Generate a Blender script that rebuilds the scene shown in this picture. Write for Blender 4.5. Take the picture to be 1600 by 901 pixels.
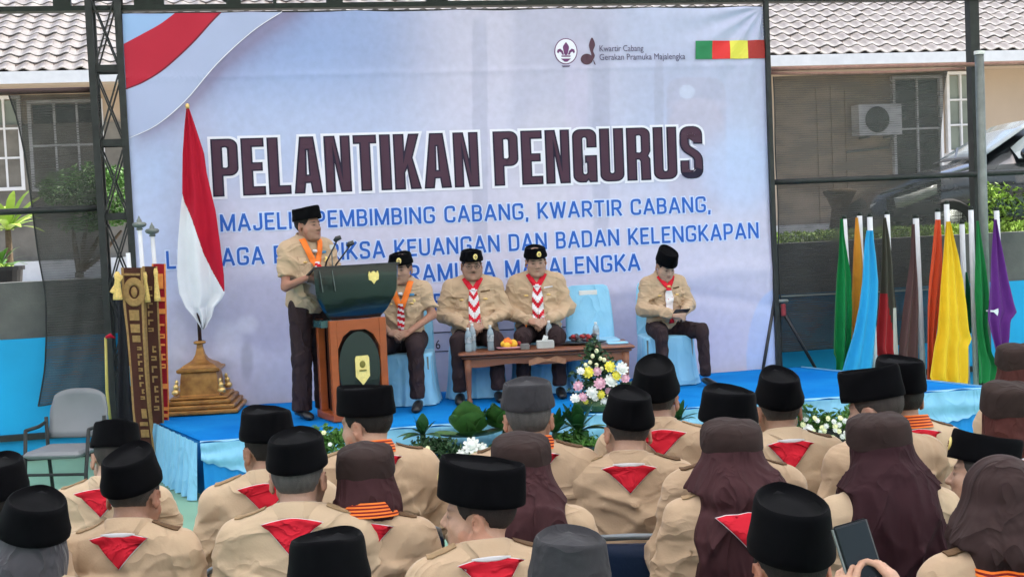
import bpy, bmesh, math, random
import numpy as np
from math import sin, cos, pi, radians, sqrt, atan2
from mathutils import Vector, Matrix

SC = bpy.context.scene
COL = SC.collection
for _o in list(bpy.data.objects):
    bpy.data.objects.remove(_o)

# ------------------------------------------------------------------ camera
CAM_P, CAM_A = 0.0527, 0.045            # pitch down, roll
_F = np.array([0, cos(CAM_P), -sin(CAM_P)]); _U0 = np.array([0, sin(CAM_P), cos(CAM_P)]); _R0 = np.array([1., 0, 0])
_R = cos(CAM_A)*_R0 - sin(CAM_A)*_U0; _U = sin(CAM_A)*_R0 + cos(CAM_A)*_U0
EYE = np.array([0, 0, 2.0])
cam_d = bpy.data.cameras.new('camera'); cam = bpy.data.objects.new('camera', cam_d); COL.objects.link(cam)
cam_d.sensor_width = 36; cam_d.lens = 45.0; cam_d.clip_start = 0.05; cam_d.clip_end = 500
cam.matrix_world = Matrix([[_R[0], _U[0], -_F[0], EYE[0]], [_R[1], _U[1], -_F[1], EYE[1]], [_R[2], _U[2], -_F[2], EYE[2]], [0, 0, 0, 1]])
SC.camera = cam

# ------------------------------------------------------------------ light
SUN_EL, SUN_AZ = radians(66), radians(80)     # azimuth clockwise from +Y: behind the camera, to the left
world = bpy.data.worlds.new('World'); SC.world = world; world.use_nodes = True
nt = world.node_tree; nt.nodes.clear()
sky = nt.nodes.new('ShaderNodeTexSky'); sky.sky_type = 'NISHITA'; sky.sun_disc = False
sky.sun_elevation = SUN_EL; sky.sun_rotation = SUN_AZ; sky.dust_density = 3.0; sky.air_density = 1.0
bg = nt.nodes.new('ShaderNodeBackground'); bg.inputs['Strength'].default_value = 0.15
wo = nt.nodes.new('ShaderNodeOutputWorld')
nt.links.new(sky.outputs[0], bg.inputs[0]); nt.links.new(bg.outputs[0], wo.inputs[0])
sun_d = bpy.data.lights.new('sun', 'SUN'); sun = bpy.data.objects.new('sun', sun_d); COL.objects.link(sun)
sun_d.energy = 4.5; sun_d.angle = radians(0.6); sun_d.color = (1, 0.95, 0.87)
_sd = Vector((sin(SUN_AZ)*cos(SUN_EL), cos(SUN_AZ)*cos(SUN_EL), sin(SUN_EL)))
sun.rotation_euler = (-_sd).to_track_quat('-Z', 'Y').to_euler(); sun.location = (0, 0, 30)
SC.view_settings.view_transform = 'Standard'; SC.view_settings.look = 'None'
SC.view_settings.exposure = 1.28; SC.view_settings.gamma = 1.0
SC.render.engine = 'CYCLES'
SC.cycles.use_denoising = True
SC.cycles.max_bounces = 8; SC.cycles.diffuse_bounces = 4; SC.cycles.transparent_max_bounces = 16
SC.cycles.sample_clamp_indirect = 8.0

# ------------------------------------------------------------------ placing helpers: a direction read off the photograph meets a real plane
def ray(px, py): return _F + (px-800)/2000*_R - (py-450.5)/2000*_U
def pt(px, py, Y): d = ray(px, py); return EYE + d*Y/d[1]
def ptz(px, py, z): d = ray(px, py); return EYE + d*(z-2.0)/d[2]
TH = radians(10.75)
BU = np.array([cos(TH), sin(TH), 0]); BN = np.array([sin(TH), -cos(TH), 0]); B0 = np.array([-.4, 12.1, 0]); ZV = np.array([0, 0, 1.])
def pb(px, py, d=0):
    r = ray(px, py); o = B0 + BN*d
    return EYE + r*(np.dot(o-EYE, BN)/np.dot(r, BN))
def uz(px, py, d=0):                                # coordinates on the banner plane
    p = pb(px, py, d) - B0
    return float(p @ BU), float(p[2])
def SF(u, d, z): return B0 + BU*u + BN*d + ZV*z     # stage frame: along the banner, towards the audience, up
STAGE_Z = 0.43

# ------------------------------------------------------------------ materials
_mats = {}
def mk(name, col, rough=.7, var=.12, scale=6, bump=0., bscale=60, metal=0., spec=.4, sheen=0., stretch=None, alpha=1., coat=0., col2=None, trans=0., bw=.5):
    if name in _mats: return _mats[name]
    m = bpy.data.materials.new(name); m.use_nodes = True; _mats[name] = m
    n = m.node_tree; b = n.nodes['Principled BSDF']; L = n.links.new
    tc = n.nodes.new('ShaderNodeTexCoord'); mp = n.nodes.new('ShaderNodeMapping'); L(tc.outputs['Object'], mp.inputs[0])
    if stretch: mp.inputs['Scale'].default_value = stretch
    no = n.nodes.new('ShaderNodeTexNoise'); no.inputs['Scale'].default_value = scale; no.inputs['Detail'].default_value = 5
    L(mp.outputs[0], no.inputs[0])
    mix = n.nodes.new('ShaderNodeMix'); mix.data_type = 'RGBA'
    c = np.array(col); c2 = np.array(col2) if col2 is not None else c*(1+var)
    mix.inputs[6].default_value = (*(c*(1-var) if col2 is None else c), 1); mix.inputs[7].default_value = (*np.clip(c2, 0, 1), 1)
    cr = n.nodes.new('ShaderNodeMapRange'); cr.inputs[1].default_value = .3; cr.inputs[2].default_value = .7
    L(no.outputs['Fac'], cr.inputs[0]); L(cr.outputs[0], mix.inputs[0]); L(mix.outputs[2], b.inputs['Base Color'])
    b.inputs['Roughness'].default_value = rough; b.inputs['Metallic'].default_value = metal
    b.inputs['Specular IOR Level'].default_value = spec
    if sheen: b.inputs['Sheen Weight'].default_value = sheen; b.inputs['Sheen Roughness'].default_value = .4
    if coat: b.inputs['Coat Weight'].default_value = coat
    if alpha < 1: b.inputs['Alpha'].default_value = alpha
    if trans: b.inputs['Transmission Weight'].default_value = trans
    if bump:
        nb = n.nodes.new('ShaderNodeTexNoise'); nb.inputs['Scale'].default_value = bscale; nb.inputs['Detail'].default_value = 4
        L(mp.outputs[0], nb.inputs[0])
        bp = n.nodes.new('ShaderNodeBump'); bp.inputs['Strength'].default_value = bw; bp.inputs['Distance'].default_value = bump
        L(nb.outputs['Fac'], bp.inputs['Height']); L(bp.outputs[0], b.inputs['Normal'])
    return m
def folds(m, dist=.012, scale=5., stretch=(1, 1, 1.7), pw=5):
    """soft cloth creases as relief on top of the weave"""
    n = m.node_tree; b = n.nodes['Principled BSDF']; L = n.links.new
    tc = n.nodes.new('ShaderNodeTexCoord'); mp = n.nodes.new('ShaderNodeMapping'); mp.inputs['Scale'].default_value = stretch; mp.inputs['Rotation'].default_value = (.2, .5, .1); L(tc.outputs['Object'], mp.inputs[0])
    oi = n.nodes.new('ShaderNodeObjectInfo'); ad = n.nodes.new('ShaderNodeVectorMath'); ad.operation = 'ADD'; sc = n.nodes.new('ShaderNodeMath'); sc.operation = 'MULTIPLY'; sc.inputs[1].default_value = 40; L(oi.outputs['Random'], sc.inputs[0]); L(mp.outputs[0], ad.inputs[0]); L(sc.outputs[0], ad.inputs[1])
    no = n.nodes.new('ShaderNodeTexNoise'); no.inputs['Scale'].default_value = scale; no.inputs['Detail'].default_value = 2.5; no.inputs['Distortion'].default_value = .6; L(ad.outputs[0], no.inputs[0])
    s1 = n.nodes.new('ShaderNodeMath'); s1.operation = 'SUBTRACT'; s1.inputs[1].default_value = .5; L(no.outputs['Fac'], s1.inputs[0])
    s2 = n.nodes.new('ShaderNodeMath'); s2.operation = 'ABSOLUTE'; L(s1.outputs[0], s2.inputs[0])
    s3 = n.nodes.new('ShaderNodeMath'); s3.operation = 'MULTIPLY_ADD'; s3.inputs[1].default_value = -3.; s3.inputs[2].default_value = 1.; s3.use_clamp = True; L(s2.outputs[0], s3.inputs[0])
    s4 = n.nodes.new('ShaderNodeMath'); s4.operation = 'POWER'; s4.inputs[1].default_value = pw; L(s3.outputs[0], s4.inputs[0])
    bp = n.nodes.new('ShaderNodeBump'); bp.inputs['Strength'].default_value = 1.; bp.inputs['Distance'].default_value = dist; L(s4.outputs[0], bp.inputs['Height'])
    if b.inputs['Normal'].links: L(b.inputs['Normal'].links[0].from_socket, bp.inputs['Normal'])
    L(bp.outputs[0], b.inputs['Normal'])
def srgb(r, g, b):
    f = lambda v: (v/255/12.92) if v/255 <= .04045 else ((v/255+.055)/1.055)**2.4
    return (f(r), f(g), f(b))
def mk_vcol(name, rough=.6, bump=0., bscale=60, spec=.4, sss=0.):
    if name in _mats: return _mats[name]
    m = bpy.data.materials.new(name); m.use_nodes = True; _mats[name] = m
    n = m.node_tree; b = n.nodes['Principled BSDF']; L = n.links.new
    at = n.nodes.new('ShaderNodeVertexColor'); at.layer_name = 'Col'
    tc = n.nodes.new('ShaderNodeTexCoord')
    no = n.nodes.new('ShaderNodeTexNoise'); no.inputs['Scale'].default_value = bscale*.5; L(tc.outputs['Object'], no.inputs[0])
    mr = n.nodes.new('ShaderNodeMapRange'); mr.inputs[3].default_value = .88; mr.inputs[4].default_value = 1.1; L(no.outputs['Fac'], mr.inputs[0])
    mx = n.nodes.new('ShaderNodeVectorMath'); mx.operation = 'SCALE'; L(at.outputs['Color'], mx.inputs[0]); L(mr.outputs[0], mx.inputs['Scale'])
    L(mx.outputs[0], b.inputs['Base Color']); b.inputs['Roughness'].default_value = rough; b.inputs['Specular IOR Level'].default_value = spec
    if sss:
        b.inputs['Subsurface Weight'].default_value = sss; b.inputs['Subsurface Scale'].default_value = .01; b.inputs['Subsurface Radius'].default_value = (1, .4, .2)
    if bump:
        nb = n.nodes.new('ShaderNodeTexNoise'); nb.inputs['Scale'].default_value = bscale; L(tc.outputs['Object'], nb.inputs[0])
        bp = n.nodes.new('ShaderNodeBump'); bp.inputs['Distance'].default_value = bump; L(nb.outputs['Fac'], bp.inputs['Height']); L(bp.outputs[0], b.inputs['Normal'])
    return m

# ------------------------------------------------------------------ things and parts
def tag(o, label=None, cat=None, group=None, kind=None):
    if label: o['label'] = label
    if cat: o['category'] = cat
    if group: o['group'] = group
    if kind: o['kind'] = kind
    return o
def thing(name, label, cat, loc=(0, 0, 0), rz=0, group=None, scale=1.):
    o = bpy.data.objects.new(name, None); COL.objects.link(o); o.empty_display_size = .1
    M = Matrix.Translation(Vector([float(v) for v in loc])) @ Matrix.Rotation(rz, 4, 'Z') @ Matrix.Scale(scale, 4)
    o.matrix_basis = M
    _M[o.name] = np.linalg.inv(np.array(M))
    return tag(o, label, cat, group)
_M = {}
def mesh_obj(name, V, Fc, mat, parent=None, smooth=True, world=False, col=None, mats=None, fm=None, sharp=None):
    V = np.asarray(V, dtype=np.float64)
    if world and parent is not None:
        r = parent
        while r.parent is not None: r = r.parent
        if r.name in _M:
            A = _M[r.name]; V = V @ A[:3, :3].T + A[:3, 3]
    me = bpy.data.meshes.new(name)
    if isinstance(Fc, np.ndarray) and Fc.ndim == 2:
        nf, k = Fc.shape
        me.vertices.add(len(V)); me.vertices.foreach_set('co', V.astype(np.float32).ravel())
        me.loops.add(nf*k); me.loops.foreach_set('vertex_index', Fc.astype(np.int32).ravel())
        me.polygons.add(nf); me.polygons.foreach_set('loop_start', np.arange(0, nf*k, k, dtype=np.int32))
        me.update(calc_edges=True)
    else:
        me.from_pydata([tuple(v) for v in V], [], Fc)
    if smooth: me.polygons.foreach_set('use_smooth', [True]*len(me.polygons))
    if mats:
        for m in mats: me.materials.append(m)
        if fm is not None: me.polygons.foreach_set('material_index', fm)
    elif mat: me.materials.append(mat)
    if col is not None:
        a = me.color_attributes.new('Col', 'FLOAT_COLOR', 'POINT')
        c4 = np.ones((len(V), 4), np.float32); c4[:, :3] = col; a.data.foreach_set('color', c4.ravel())
    if sharp is not None:
        try: me.set_sharp_from_angle(angle=sharp)
        except Exception: pass
    me.update()
    o = bpy.data.objects.new(name, me); COL.objects.link(o)
    if parent is not None: o.parent = parent
    return o

def rotm(ax, a):
    c, s = cos(a), sin(a)
    return np.array({'x': [[1, 0, 0], [0, c, -s], [0, s, c]], 'y': [[c, 0, s], [0, 1, 0], [-s, 0, c]], 'z': [[c, -s, 0], [s, c, 0], [0, 0, 1]]}[ax], float)
def frame_from(d, up=(0, 0, 1)):
    d = np.array(d, float); d /= np.linalg.norm(d); u = np.array(up, float)
    if abs(d @ u) > .98: u = np.array([1., 0, 0])
    a = np.cross(u, d); a /= np.linalg.norm(a); b = np.cross(d, a)
    return a, b, d
class MB:
    def __init__(s): s.v = []; s.f = []; s.m = []; s.cm = 0
    def add(s, V, Fs):
        k = len(s.v); s.v.extend([tuple(map(float, p)) for p in V]); s.f.extend([tuple(int(i)+k for i in f) for f in Fs]); s.m.extend([s.cm]*len(Fs)); return s
    def box(s, c, size, R=None, bev=0., taper=1.):
        hx, hy, hz = [q/2 for q in size]; b = min(bev, hx*.9, hy*.9, hz*.9)
        if b <= 0:
            P = [(x*(taper if z > 0 else 1), y*(taper if z > 0 else 1), z) for z in (-hz, hz) for x, y in ((-hx, -hy), (hx, -hy), (hx, hy), (-hx, hy))]
            Fs = [(0, 3, 2, 1), (4, 5, 6, 7), (0, 1, 5, 4), (1, 2, 6, 5), (2, 3, 7, 6), (3, 0, 4, 7)]
        else:
            P = []; Fs = []
            lay = [(-hz, hx-b, hy-b), (-hz+b, hx, hy), (hz-b, hx, hy), (hz, hx-b, hy-b)]
            for z, ax, ay in lay:
                P += [(-ax+b, -ay, z), (ax-b, -ay, z), (ax, -ay+b, z), (ax, ay-b, z), (ax-b, ay, z), (-ax+b, ay, z), (-ax, ay-b, z), (-ax, -ay+b, z)]
            for l in range(3):
                for i in range(8): Fs.append((l*8+i, l*8+(i+1) % 8, l*8+8+(i+1) % 8, l*8+8+i))
            Fs.append(tuple(range(7, -1, -1))); Fs.append(tuple(24+i for i in range(8)))
        P = np.array(P)
        if R is not None: P = P @ np.array(R).T
        return s.add(P + np.array(c), Fs)
    def bar(s, a, b, w, h, up=(0, 0, 1)):
        a = np.array(a, float); b = np.array(b, float); x, y, d = frame_from(b-a, up); L = np.linalg.norm(b-a)
        return s.box((a+b)/2, (w, h, L), np.array([x, y, d]).T)
    def tube(s, pts, r, n=10, caps=True, flat=None, up=(0, 0, 1)):
        pts = [np.array(p, float) for p in pts]; m = len(pts)
        rr = r if hasattr(r, '__len__') else [r]*m
        V = []; pa = None
        for i, p in enumerate(pts):
            d = pts[min(i+1, m-1)] - pts[max(i-1, 0)]
            if pa is None: a, b, dd = frame_from(d, up)
            else:
                dd = d/(np.linalg.norm(d)+1e-12); a = pa - dd*(pa @ dd); a /= np.linalg.norm(a)+1e-12; b = np.cross(dd, a)
            pa = a; fl = 1 if flat is None else flat
            for k in range(n):
                t = 2*pi*k/n; V.append(p + a*cos(t)*rr[i] + b*sin(t)*rr[i]*fl)
        Fs = [(i*n+k, i*n+(k+1) % n, (i+1)*n+(k+1) % n, (i+1)*n+k) for i in range(m-1) for k in range(n)]
        if caps: Fs += [tuple(range(n-1, -1, -1)), tuple((m-1)*n+k for k in range(n))]
        return s.add(V, Fs)
    def lathe(s, prof, n=20, c=(0, 0, 0), sx=1., sy=1., caps=True, R=None, sq=0.):
        V = []
        for r, z in prof:
            for k in range(n):
                t = 2*pi*(k+.5)/n; x, y = cos(t), sin(t)
                if sq:
                    q = (abs(x)**sq + abs(y)**sq)**(-1/sq); x, y = x*q, y*q
                V.append((r*x*sx, r*y*sy, z))
        V = np.array(V)
        if R is not None: V = V @ np.array(R).T
        m = len(prof)
        Fs = [(i*n+k, i*n+(k+1) % n, (i+1)*n+(k+1) % n, (i+1)*n+k) for i in range(m-1) for k in range(n)]
        if caps: Fs += [tuple(range(n-1, -1, -1)), tuple((m-1)*n+k for k in range(n))]
        return s.add(V + np.array(c), Fs)
    def grid(s, G, closed=False):
        G = np.asarray(G); a, b = G.shape[:2]
        Fs = [(i*b+j, i*b+(j+1) % b, (i+1)*b+(j+1) % b, (i+1)*b+j) for i in range(a-1) for j in range(b if closed else b-1)]
        return s.add(G.reshape(-1, 3), Fs)
    def sheet(s, G, th, nrm=None):                      # grid with thickness along nrm (vector or grid)
        G = np.asarray(G, float); a, b = G.shape[:2]
        if nrm is None:
            du = np.gradient(G, axis=0); dv = np.gradient(G, axis=1); N = np.cross(du, dv); N /= np.linalg.norm(N, axis=2, keepdims=True)+1e-12
        else: N = np.broadcast_to(np.array(nrm, float), G.shape)
        H = G - N*th; k = a*b; Fs = []
        for i in range(a-1):
            for j in range(b-1):
                q = (i*b+j, i*b+j+1, (i+1)*b+j+1, (i+1)*b+j); Fs.append(q); Fs.append(tuple(x+k for x in q[::-1]))
        rim = [(0, j) for j in range(b)] + [(i, b-1) for i in range(1, a)] + [(a-1, j) for j in range(b-2, -1, -1)] + [(i, 0) for i in range(a-2, 0, -1)]
        rim = [i*b+j for i, j in rim]
        for q in range(len(rim)):
            x, y = rim[q], rim[(q+1) % len(rim)]; Fs.append((y, x, x+k, y+k))
        return s.add(np.concatenate([G.reshape(-1, 3), H.reshape(-1, 3)]), Fs)
    def prism(s, poly, o, ax, ay, dep):                 # polygon in plane (o, ax, ay), extruded by vector dep
        o, ax, ay, dep = [np.array(q, float) for q in (o, ax, ay, dep)]
        P = [o+ax*x+ay*y for x, y in poly]; n = len(P)
        return s.add(P + [p+dep for p in P], [tuple(range(n)), tuple(range(2*n-1, n-1, -1))] + [(i, i+n, (i+1) % n+n, (i+1) % n) for i in range(n)])
    def ball(s, c, r, nu=10, nv=7, R=None):
        r = np.array(r if hasattr(r, '__len__') else (r, r, r), float); V = []
        for i in range(1, nv):
            a = pi*i/nv
            for k in range(nu): t = 2*pi*k/nu; V.append((sin(a)*cos(t), sin(a)*sin(t), -cos(a)))
        V += [(0, 0, -1), (0, 0, 1)]; V = np.array(V)*r
        if R is not None: V = V @ np.array(R).T
        Fs = [(i*nu+k, i*nu+(k+1) % nu, (i+1)*nu+(k+1) % nu, (i+1)*nu+k) for i in range(nv-2) for k in range(nu)]
        b = (nv-1)*nu; Fs += [(b, (k+1) % nu, k) for k in range(nu)] + [(b+1, (nv-2)*nu+k, (nv-2)*nu+(k+1) % nu) for k in range(nu)]
        return s.add(V + np.array(c), Fs)
    def build(s, name, mat, parent=None, smooth=False, world=False, sharp=None, label=None, kind=None):
        if not s.v: return None
        mats = mat if isinstance(mat, (list, tuple)) else None
        o = mesh_obj(name, s.v, s.f, None if mats else mat, parent, smooth or sharp is not None, world, mats=mats, fm=s.m if mats else None, sharp=sharp)
        if label: o['label'] = label
        if kind: o['kind'] = kind
        return o
def copy_tree(o, parent=None):
    c = o.copy(); COL.objects.link(c)
    if parent is not None: c.parent = parent
    for ch in o.children: copy_tree(ch, c)
    return c
def flatpoly(name, poly_pts, mat, parent, world=True):      # a flat print polygon (ngon, triangulated) from 3-D points
    bm = bmesh.new(); vs = [bm.verts.new(tuple(p)) for p in poly_pts]; f = bm.faces.new(vs); bmesh.ops.triangulate(bm, faces=[f])
    V = [tuple(v.co) for v in bm.verts]; Fs = [tuple(v.index for v in f.verts) for f in bm.faces]
    bm.verts.index_update(); V = [tuple(v.co) for v in bm.verts]; Fs = [tuple(v.index for v in f.verts) for f in bm.faces]; bm.free()
    return mesh_obj(name, V, Fs, mat, parent, False, world)
def vnoise(P, f, seed=0):                                   # cheap smooth pseudo-noise, -1..1
    P = np.asarray(P); x, y, z = P[..., 0]*f, P[..., 1]*f, P[..., 2]*f; s = seed*1.7
    return (np.sin(x*1.1+s+1.3*np.sin(y*.9+s))*np.cos(y*1.3-s*.7+1.1*np.sin(z*.8)) + np.sin(z*1.2+s*.3+1.2*np.cos(x*.7-s)) * np.cos(x*.6+y*.5+s))*.5
# ------------------------------------------------------------------ smooth bodies: a distance field on a rectilinear grid, meshed by surface nets
def axis(lo, hi, h, fine=(), hf=.007):
    xs = [lo]
    while xs[-1] < hi:
        x = xs[-1]; st = h
        for a, b in fine:
            if a-1e-6 <= x < b: st = hf
            elif x < a < x+st: st = max(hf*.6, a-x)
        xs.append(x+st)
    return np.array(xs, np.float32)
class Field:
    def __init__(s, xs, ys, zs):
        s.x, s.y, s.z = xs, ys, zs; s.D = np.full((len(xs), len(ys), len(zs)), 1., np.float32)
        s.hmax = max(np.diff(xs).max(), np.diff(ys).max(), np.diff(zs).max())
    def _blk(s, lo, hi, m):
        sl = []
        for ax, a, b in zip((s.x, s.y, s.z), lo, hi):
            i = max(0, int(np.searchsorted(ax, a-m))-1); j = min(len(ax), int(np.searchsorted(ax, b+m))+1)
            if j <= i: return None, None
            sl.append(slice(i, j))
        P = np.stack(np.meshgrid(s.x[sl[0]], s.y[sl[1]], s.z[sl[2]], indexing='ij'), -1)
        return tuple(sl), P
    def op(s, fn, lo, hi, k=.02, mode='add'):
        sl, P = s._blk(lo, hi, k+2.2*s.hmax)
        if sl is None or P.size == 0: return s
        d = fn(P); D = s.D[sl]
        if mode == 'add':
            h = np.clip(.5+.5*(D-d)/k, 0, 1); s.D[sl] = D*(1-h)+d*h-k*h*(1-h)
        else:
            d = -d; h = np.clip(.5-.5*(D-d)/k, 0, 1); s.D[sl] = D*(1-h)+d*h+k*h*(1-h)
        return s
    def ell(s, c, r, k=.02, R=None, fr=None, mode='add'):
        c = np.array(c, np.float32); r = np.array(r, np.float32); Rm = np.eye(3) if R is None else np.array(R)
        if fr is not None: c = fr[1] + fr[0] @ c * fr[2]; Rm = fr[0] @ Rm; r = r*np.float32(fr[2])
        Rm = Rm.astype(np.float32); c = c.astype(np.float32); m = np.abs(Rm) @ r
        def fn(P):
            q = (P-c) @ Rm; k0 = np.linalg.norm(q/r, axis=-1); k1 = np.linalg.norm(q/(r*r), axis=-1)+1e-9
            return k0*(k0-1)/k1
        return s.op(fn, c-m, c+m, k, mode)
    def cap(s, a, b, ra, rb=None, k=.02, fr=None, mode='add', flat=None):
        rb = ra if rb is None else rb
        a = np.array(a, np.float32); b = np.array(b, np.float32)
        if fr is not None: a = fr[1]+fr[0] @ a*fr[2]; b = fr[1]+fr[0] @ b*fr[2]; ra *= fr[2]; rb *= fr[2]
        a = a.astype(np.float32); b = b.astype(np.float32)
        ba = b-a; L2 = float(ba @ ba)+1e-9; r = max(ra, rb)
        def fn(P):
            pa = P-a; t = np.clip((pa @ ba)/L2, 0, 1); return np.linalg.norm(pa-t[..., None]*ba, axis=-1)-(ra+(rb-ra)*t)
        return s.op(fn, np.minimum(a, b)-r, np.maximum(a, b)+r, k, mode)
    def box(s, c, hs, rad=.01, k=.01, R=None, fr=None, mode='add'):
        c = np.array(c, float); hs = np.array(hs, float); Rm = np.eye(3) if R is None else np.array(R)
        if fr is not None: c = fr[1]+fr[0] @ c; Rm = fr[0] @ Rm
        m = np.abs(Rm) @ hs + rad; Rm = Rm.astype(np.float32); cc = c.astype(np.float32); h2 = (hs-rad).astype(np.float32)
        def fn(P):
            q = np.abs((P-cc) @ Rm)-h2; return np.linalg.norm(np.maximum(q, 0), axis=-1)+np.minimum(q.max(-1), 0)-rad
        return s.op(fn, c-m, c+m, k, mode)
    def P(s): return np.stack(np.meshgrid(s.x, s.y, s.z, indexing='ij'), -1)
    def clip(s, fn): s.D = np.maximum(s.D, fn(s.P()).astype(np.float32)); return s     # keep where fn < 0
    def disp(s, fn): s.D = s.D + fn(s.P()).astype(np.float32); return s
    def sample(s, o):                                   # this field's values on the grid of field o
        out = s.D
        for ax, (src, dst) in enumerate(((s.x, o.x), (s.y, o.y), (s.z, o.z))):
            i = np.clip(np.searchsorted(src, dst)-1, 0, len(src)-2); t = np.clip((dst-src[i])/(src[i+1]-src[i]), 0, 1); sh = [1, 1, 1]; sh[ax] = -1; t = t.reshape(sh)
            out = np.take(out, i, ax)*(1-t)+np.take(out, i+1, ax)*t
        return out
    def surf(s, x, z, back=True):                       # y of the surface seen along +Y (back) or -Y (front)
        i = int(np.clip(np.searchsorted(s.x, x)-1, 0, len(s.x)-2)); k = int(np.clip(np.searchsorted(s.z, z)-1, 0, len(s.z)-2))
        tx = (x-s.x[i])/(s.x[i+1]-s.x[i]); tz = (z-s.z[k])/(s.z[k+1]-s.z[k])
        col = (s.D[i, :, k]*(1-tx)+s.D[i+1, :, k]*tx)*(1-tz)+(s.D[i, :, k+1]*(1-tx)+s.D[i+1, :, k+1]*tx)*tz
        idx = np.where(col < 0)[0]
        if len(idx) == 0: return None
        j = idx[0] if back else idx[-1]; j2 = j-1 if back else j+1
        if j2 < 0 or j2 >= len(col): return float(s.y[j])
        t = col[j]/(col[j]-col[j2]+1e-9); return float(s.y[j]+(s.y[j2]-s.y[j])*t)
    def top(s, x, y):
        i = int(np.clip(np.searchsorted(s.x, x)-1, 0, len(s.x)-2)); j = int(np.clip(np.searchsorted(s.y, y)-1, 0, len(s.y)-2))
        tx = (x-s.x[i])/(s.x[i+1]-s.x[i]); ty = (y-s.y[j])/(s.y[j+1]-s.y[j])
        col = (s.D[i, j]*(1-tx)+s.D[i+1, j]*tx)*(1-ty)+(s.D[i, j+1]*(1-tx)+s.D[i+1, j+1]*tx)*ty
        idx = np.where(col < 0)[0]
        if len(idx) == 0: return None
        k = idx[-1]
        if k+1 >= len(col): return float(s.z[k])
        t = col[k]/(col[k]-col[k+1]+1e-9); return float(s.z[k]+(s.z[k+1]-s.z[k])*t)
    def mesh(s):
        D = s.D.copy()
        D[0] = D[-1] = .01; D[:, 0] = D[:, -1] = .01; D[:, :, 0] = D[:, :, -1] = .01
        S = D < 0; c = S[:-1, :-1, :-1].astype(np.int8)
        for a, b, e in ((1, 0, 0), (0, 1, 0), (0, 0, 1), (1, 1, 0), (1, 0, 1), (0, 1, 1), (1, 1, 1)):
            c = c + S[a:S.shape[0]-1+a, b:S.shape[1]-1+b, e:S.shape[2]-1+e]
        act = np.argwhere((c > 0) & (c < 8)); n = len(act)
        if n == 0: return np.zeros((0, 3)), np.zeros((0, 4), int)
        I = np.full(c.shape, -1, np.int32); I[act[:, 0], act[:, 1], act[:, 2]] = np.arange(n)
        acc = np.zeros((n, 3)); cnt = np.zeros(n)
        cor = [(0, 0, 0), (1, 0, 0), (0, 1, 0), (1, 1, 0), (0, 0, 1), (1, 0, 1), (0, 1, 1), (1, 1, 1)]
        val = [D[act[:, 0]+a, act[:, 1]+b, act[:, 2]+e] for a, b, e in cor]
        axs = (s.x, s.y, s.z)
        pos = lambda a: np.stack([axs[i][act[:, i]+a[i]] for i in range(3)], -1)
        for i in range(8):
            for j in range(i+1, 8):
                df = [abs(cor[i][q]-cor[j][q]) for q in range(3)]
                if sum(df) != 1: continue
                m = (val[i] < 0) != (val[j] < 0)
                if not m.any(): continue
                t = val[i]/(val[i]-val[j]+1e-12); p = pos(cor[i])*(1-t[:, None])+pos(cor[j])*t[:, None]
                acc[m] += p[m]; cnt[m] += 1
        V = acc/cnt[:, None]; Fs = []
        for ax in range(3):
            sl0 = [slice(1, -1)]*3; sl1 = [slice(1, -1)]*3
            sl0[ax] = slice(0, -1); sl1[ax] = slice(1, None)
            A = S[tuple(sl0)]; B = S[tuple(sl1)]
            e = np.argwhere(A != B)
            if len(e) == 0: continue
            fl = A[e[:, 0], e[:, 1], e[:, 2]]
            g = e.copy()
            for q in range(3):
                if q != ax: g[:, q] += 1
            u, v = [(1, 2), (2, 0), (0, 1)][ax]
            def cell(du, dv):
                h = g.copy(); h[:, u] -= du; h[:, v] -= dv; return I[h[:, 0], h[:, 1], h[:, 2]]
            q4 = np.stack([cell(1, 1), cell(0, 1), cell(0, 0), cell(1, 0)], -1)
            q4[~fl] = q4[~fl][:, ::-1]; Fs.append(q4)
        Fq = np.concatenate(Fs); Fq = Fq[(Fq >= 0).all(1)]
        return V, Fq
# ------------------------------------------------------------------ people
SHIRT = [mk('khaki_cloth_a', srgb(186, 160, 132), .85, .05, 5, .0015, 130, stretch=None, sheen=.15, spec=.15), mk('khaki_cloth_b', srgb(180, 154, 127), .85, .05, 5, .0015, 130, sheen=.15, spec=.15), mk('khaki_cloth_c', srgb(192, 168, 140), .85, .05, 4, .0015, 130, sheen=.15, spec=.15)]
M_TROU = mk('dark_brown_cloth', srgb(52, 40, 42), .85, .1, 9, .002, 80, spec=.15)
M_VELVET = mk('black_velvet', (.0028, .0028, .0036), .85, .25, 14, .0008, 300, spec=.05, sheen=.015)
M_GREYFELT = mk('charcoal_felt', srgb(56, 55, 58), .9, .1, 30, .0008, 300, spec=.12, sheen=.04)
M_BROWNCAP = mk('brown_felt', srgb(50, 39, 36), .9, .08, 20, .001, 250, spec=.12, sheen=.03)
M_BROWNCAP2 = mk('taupe_felt', srgb(50, 38, 36), .9, .08, 20, .001, 250, spec=.12, sheen=.03)
M_HIJ = [mk('maroon_veil', srgb(64, 38, 41), .8, .08, 6, .0005, 120, spec=.15), mk('plum_veil', srgb(50, 27, 32), .8, .08, 6, .0005, 120, spec=.15), mk('brown_veil', srgb(50, 34, 33), .75, .08, 6, .0005, 120, spec=.2), mk('russet_veil', srgb(74, 40, 36), .8, .08, 6, .0005, 120, spec=.15), mk('grey_veil', srgb(66, 64, 68), .8, .08, 6, .001, 200, spec=.2, sheen=.2)]
M_RED = mk('red_scarf_cloth', srgb(200, 30, 48), .75, .08, 10, .001, 150, spec=.2)
M_WHITE = mk('white_cloth', (.72, .7, .72), .8, .05, 10, .001, 120, spec=.2)
M_ORANGE = mk('orange_ribbon', srgb(238, 120, 40), .6, .05, 10, spec=.3)
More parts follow.
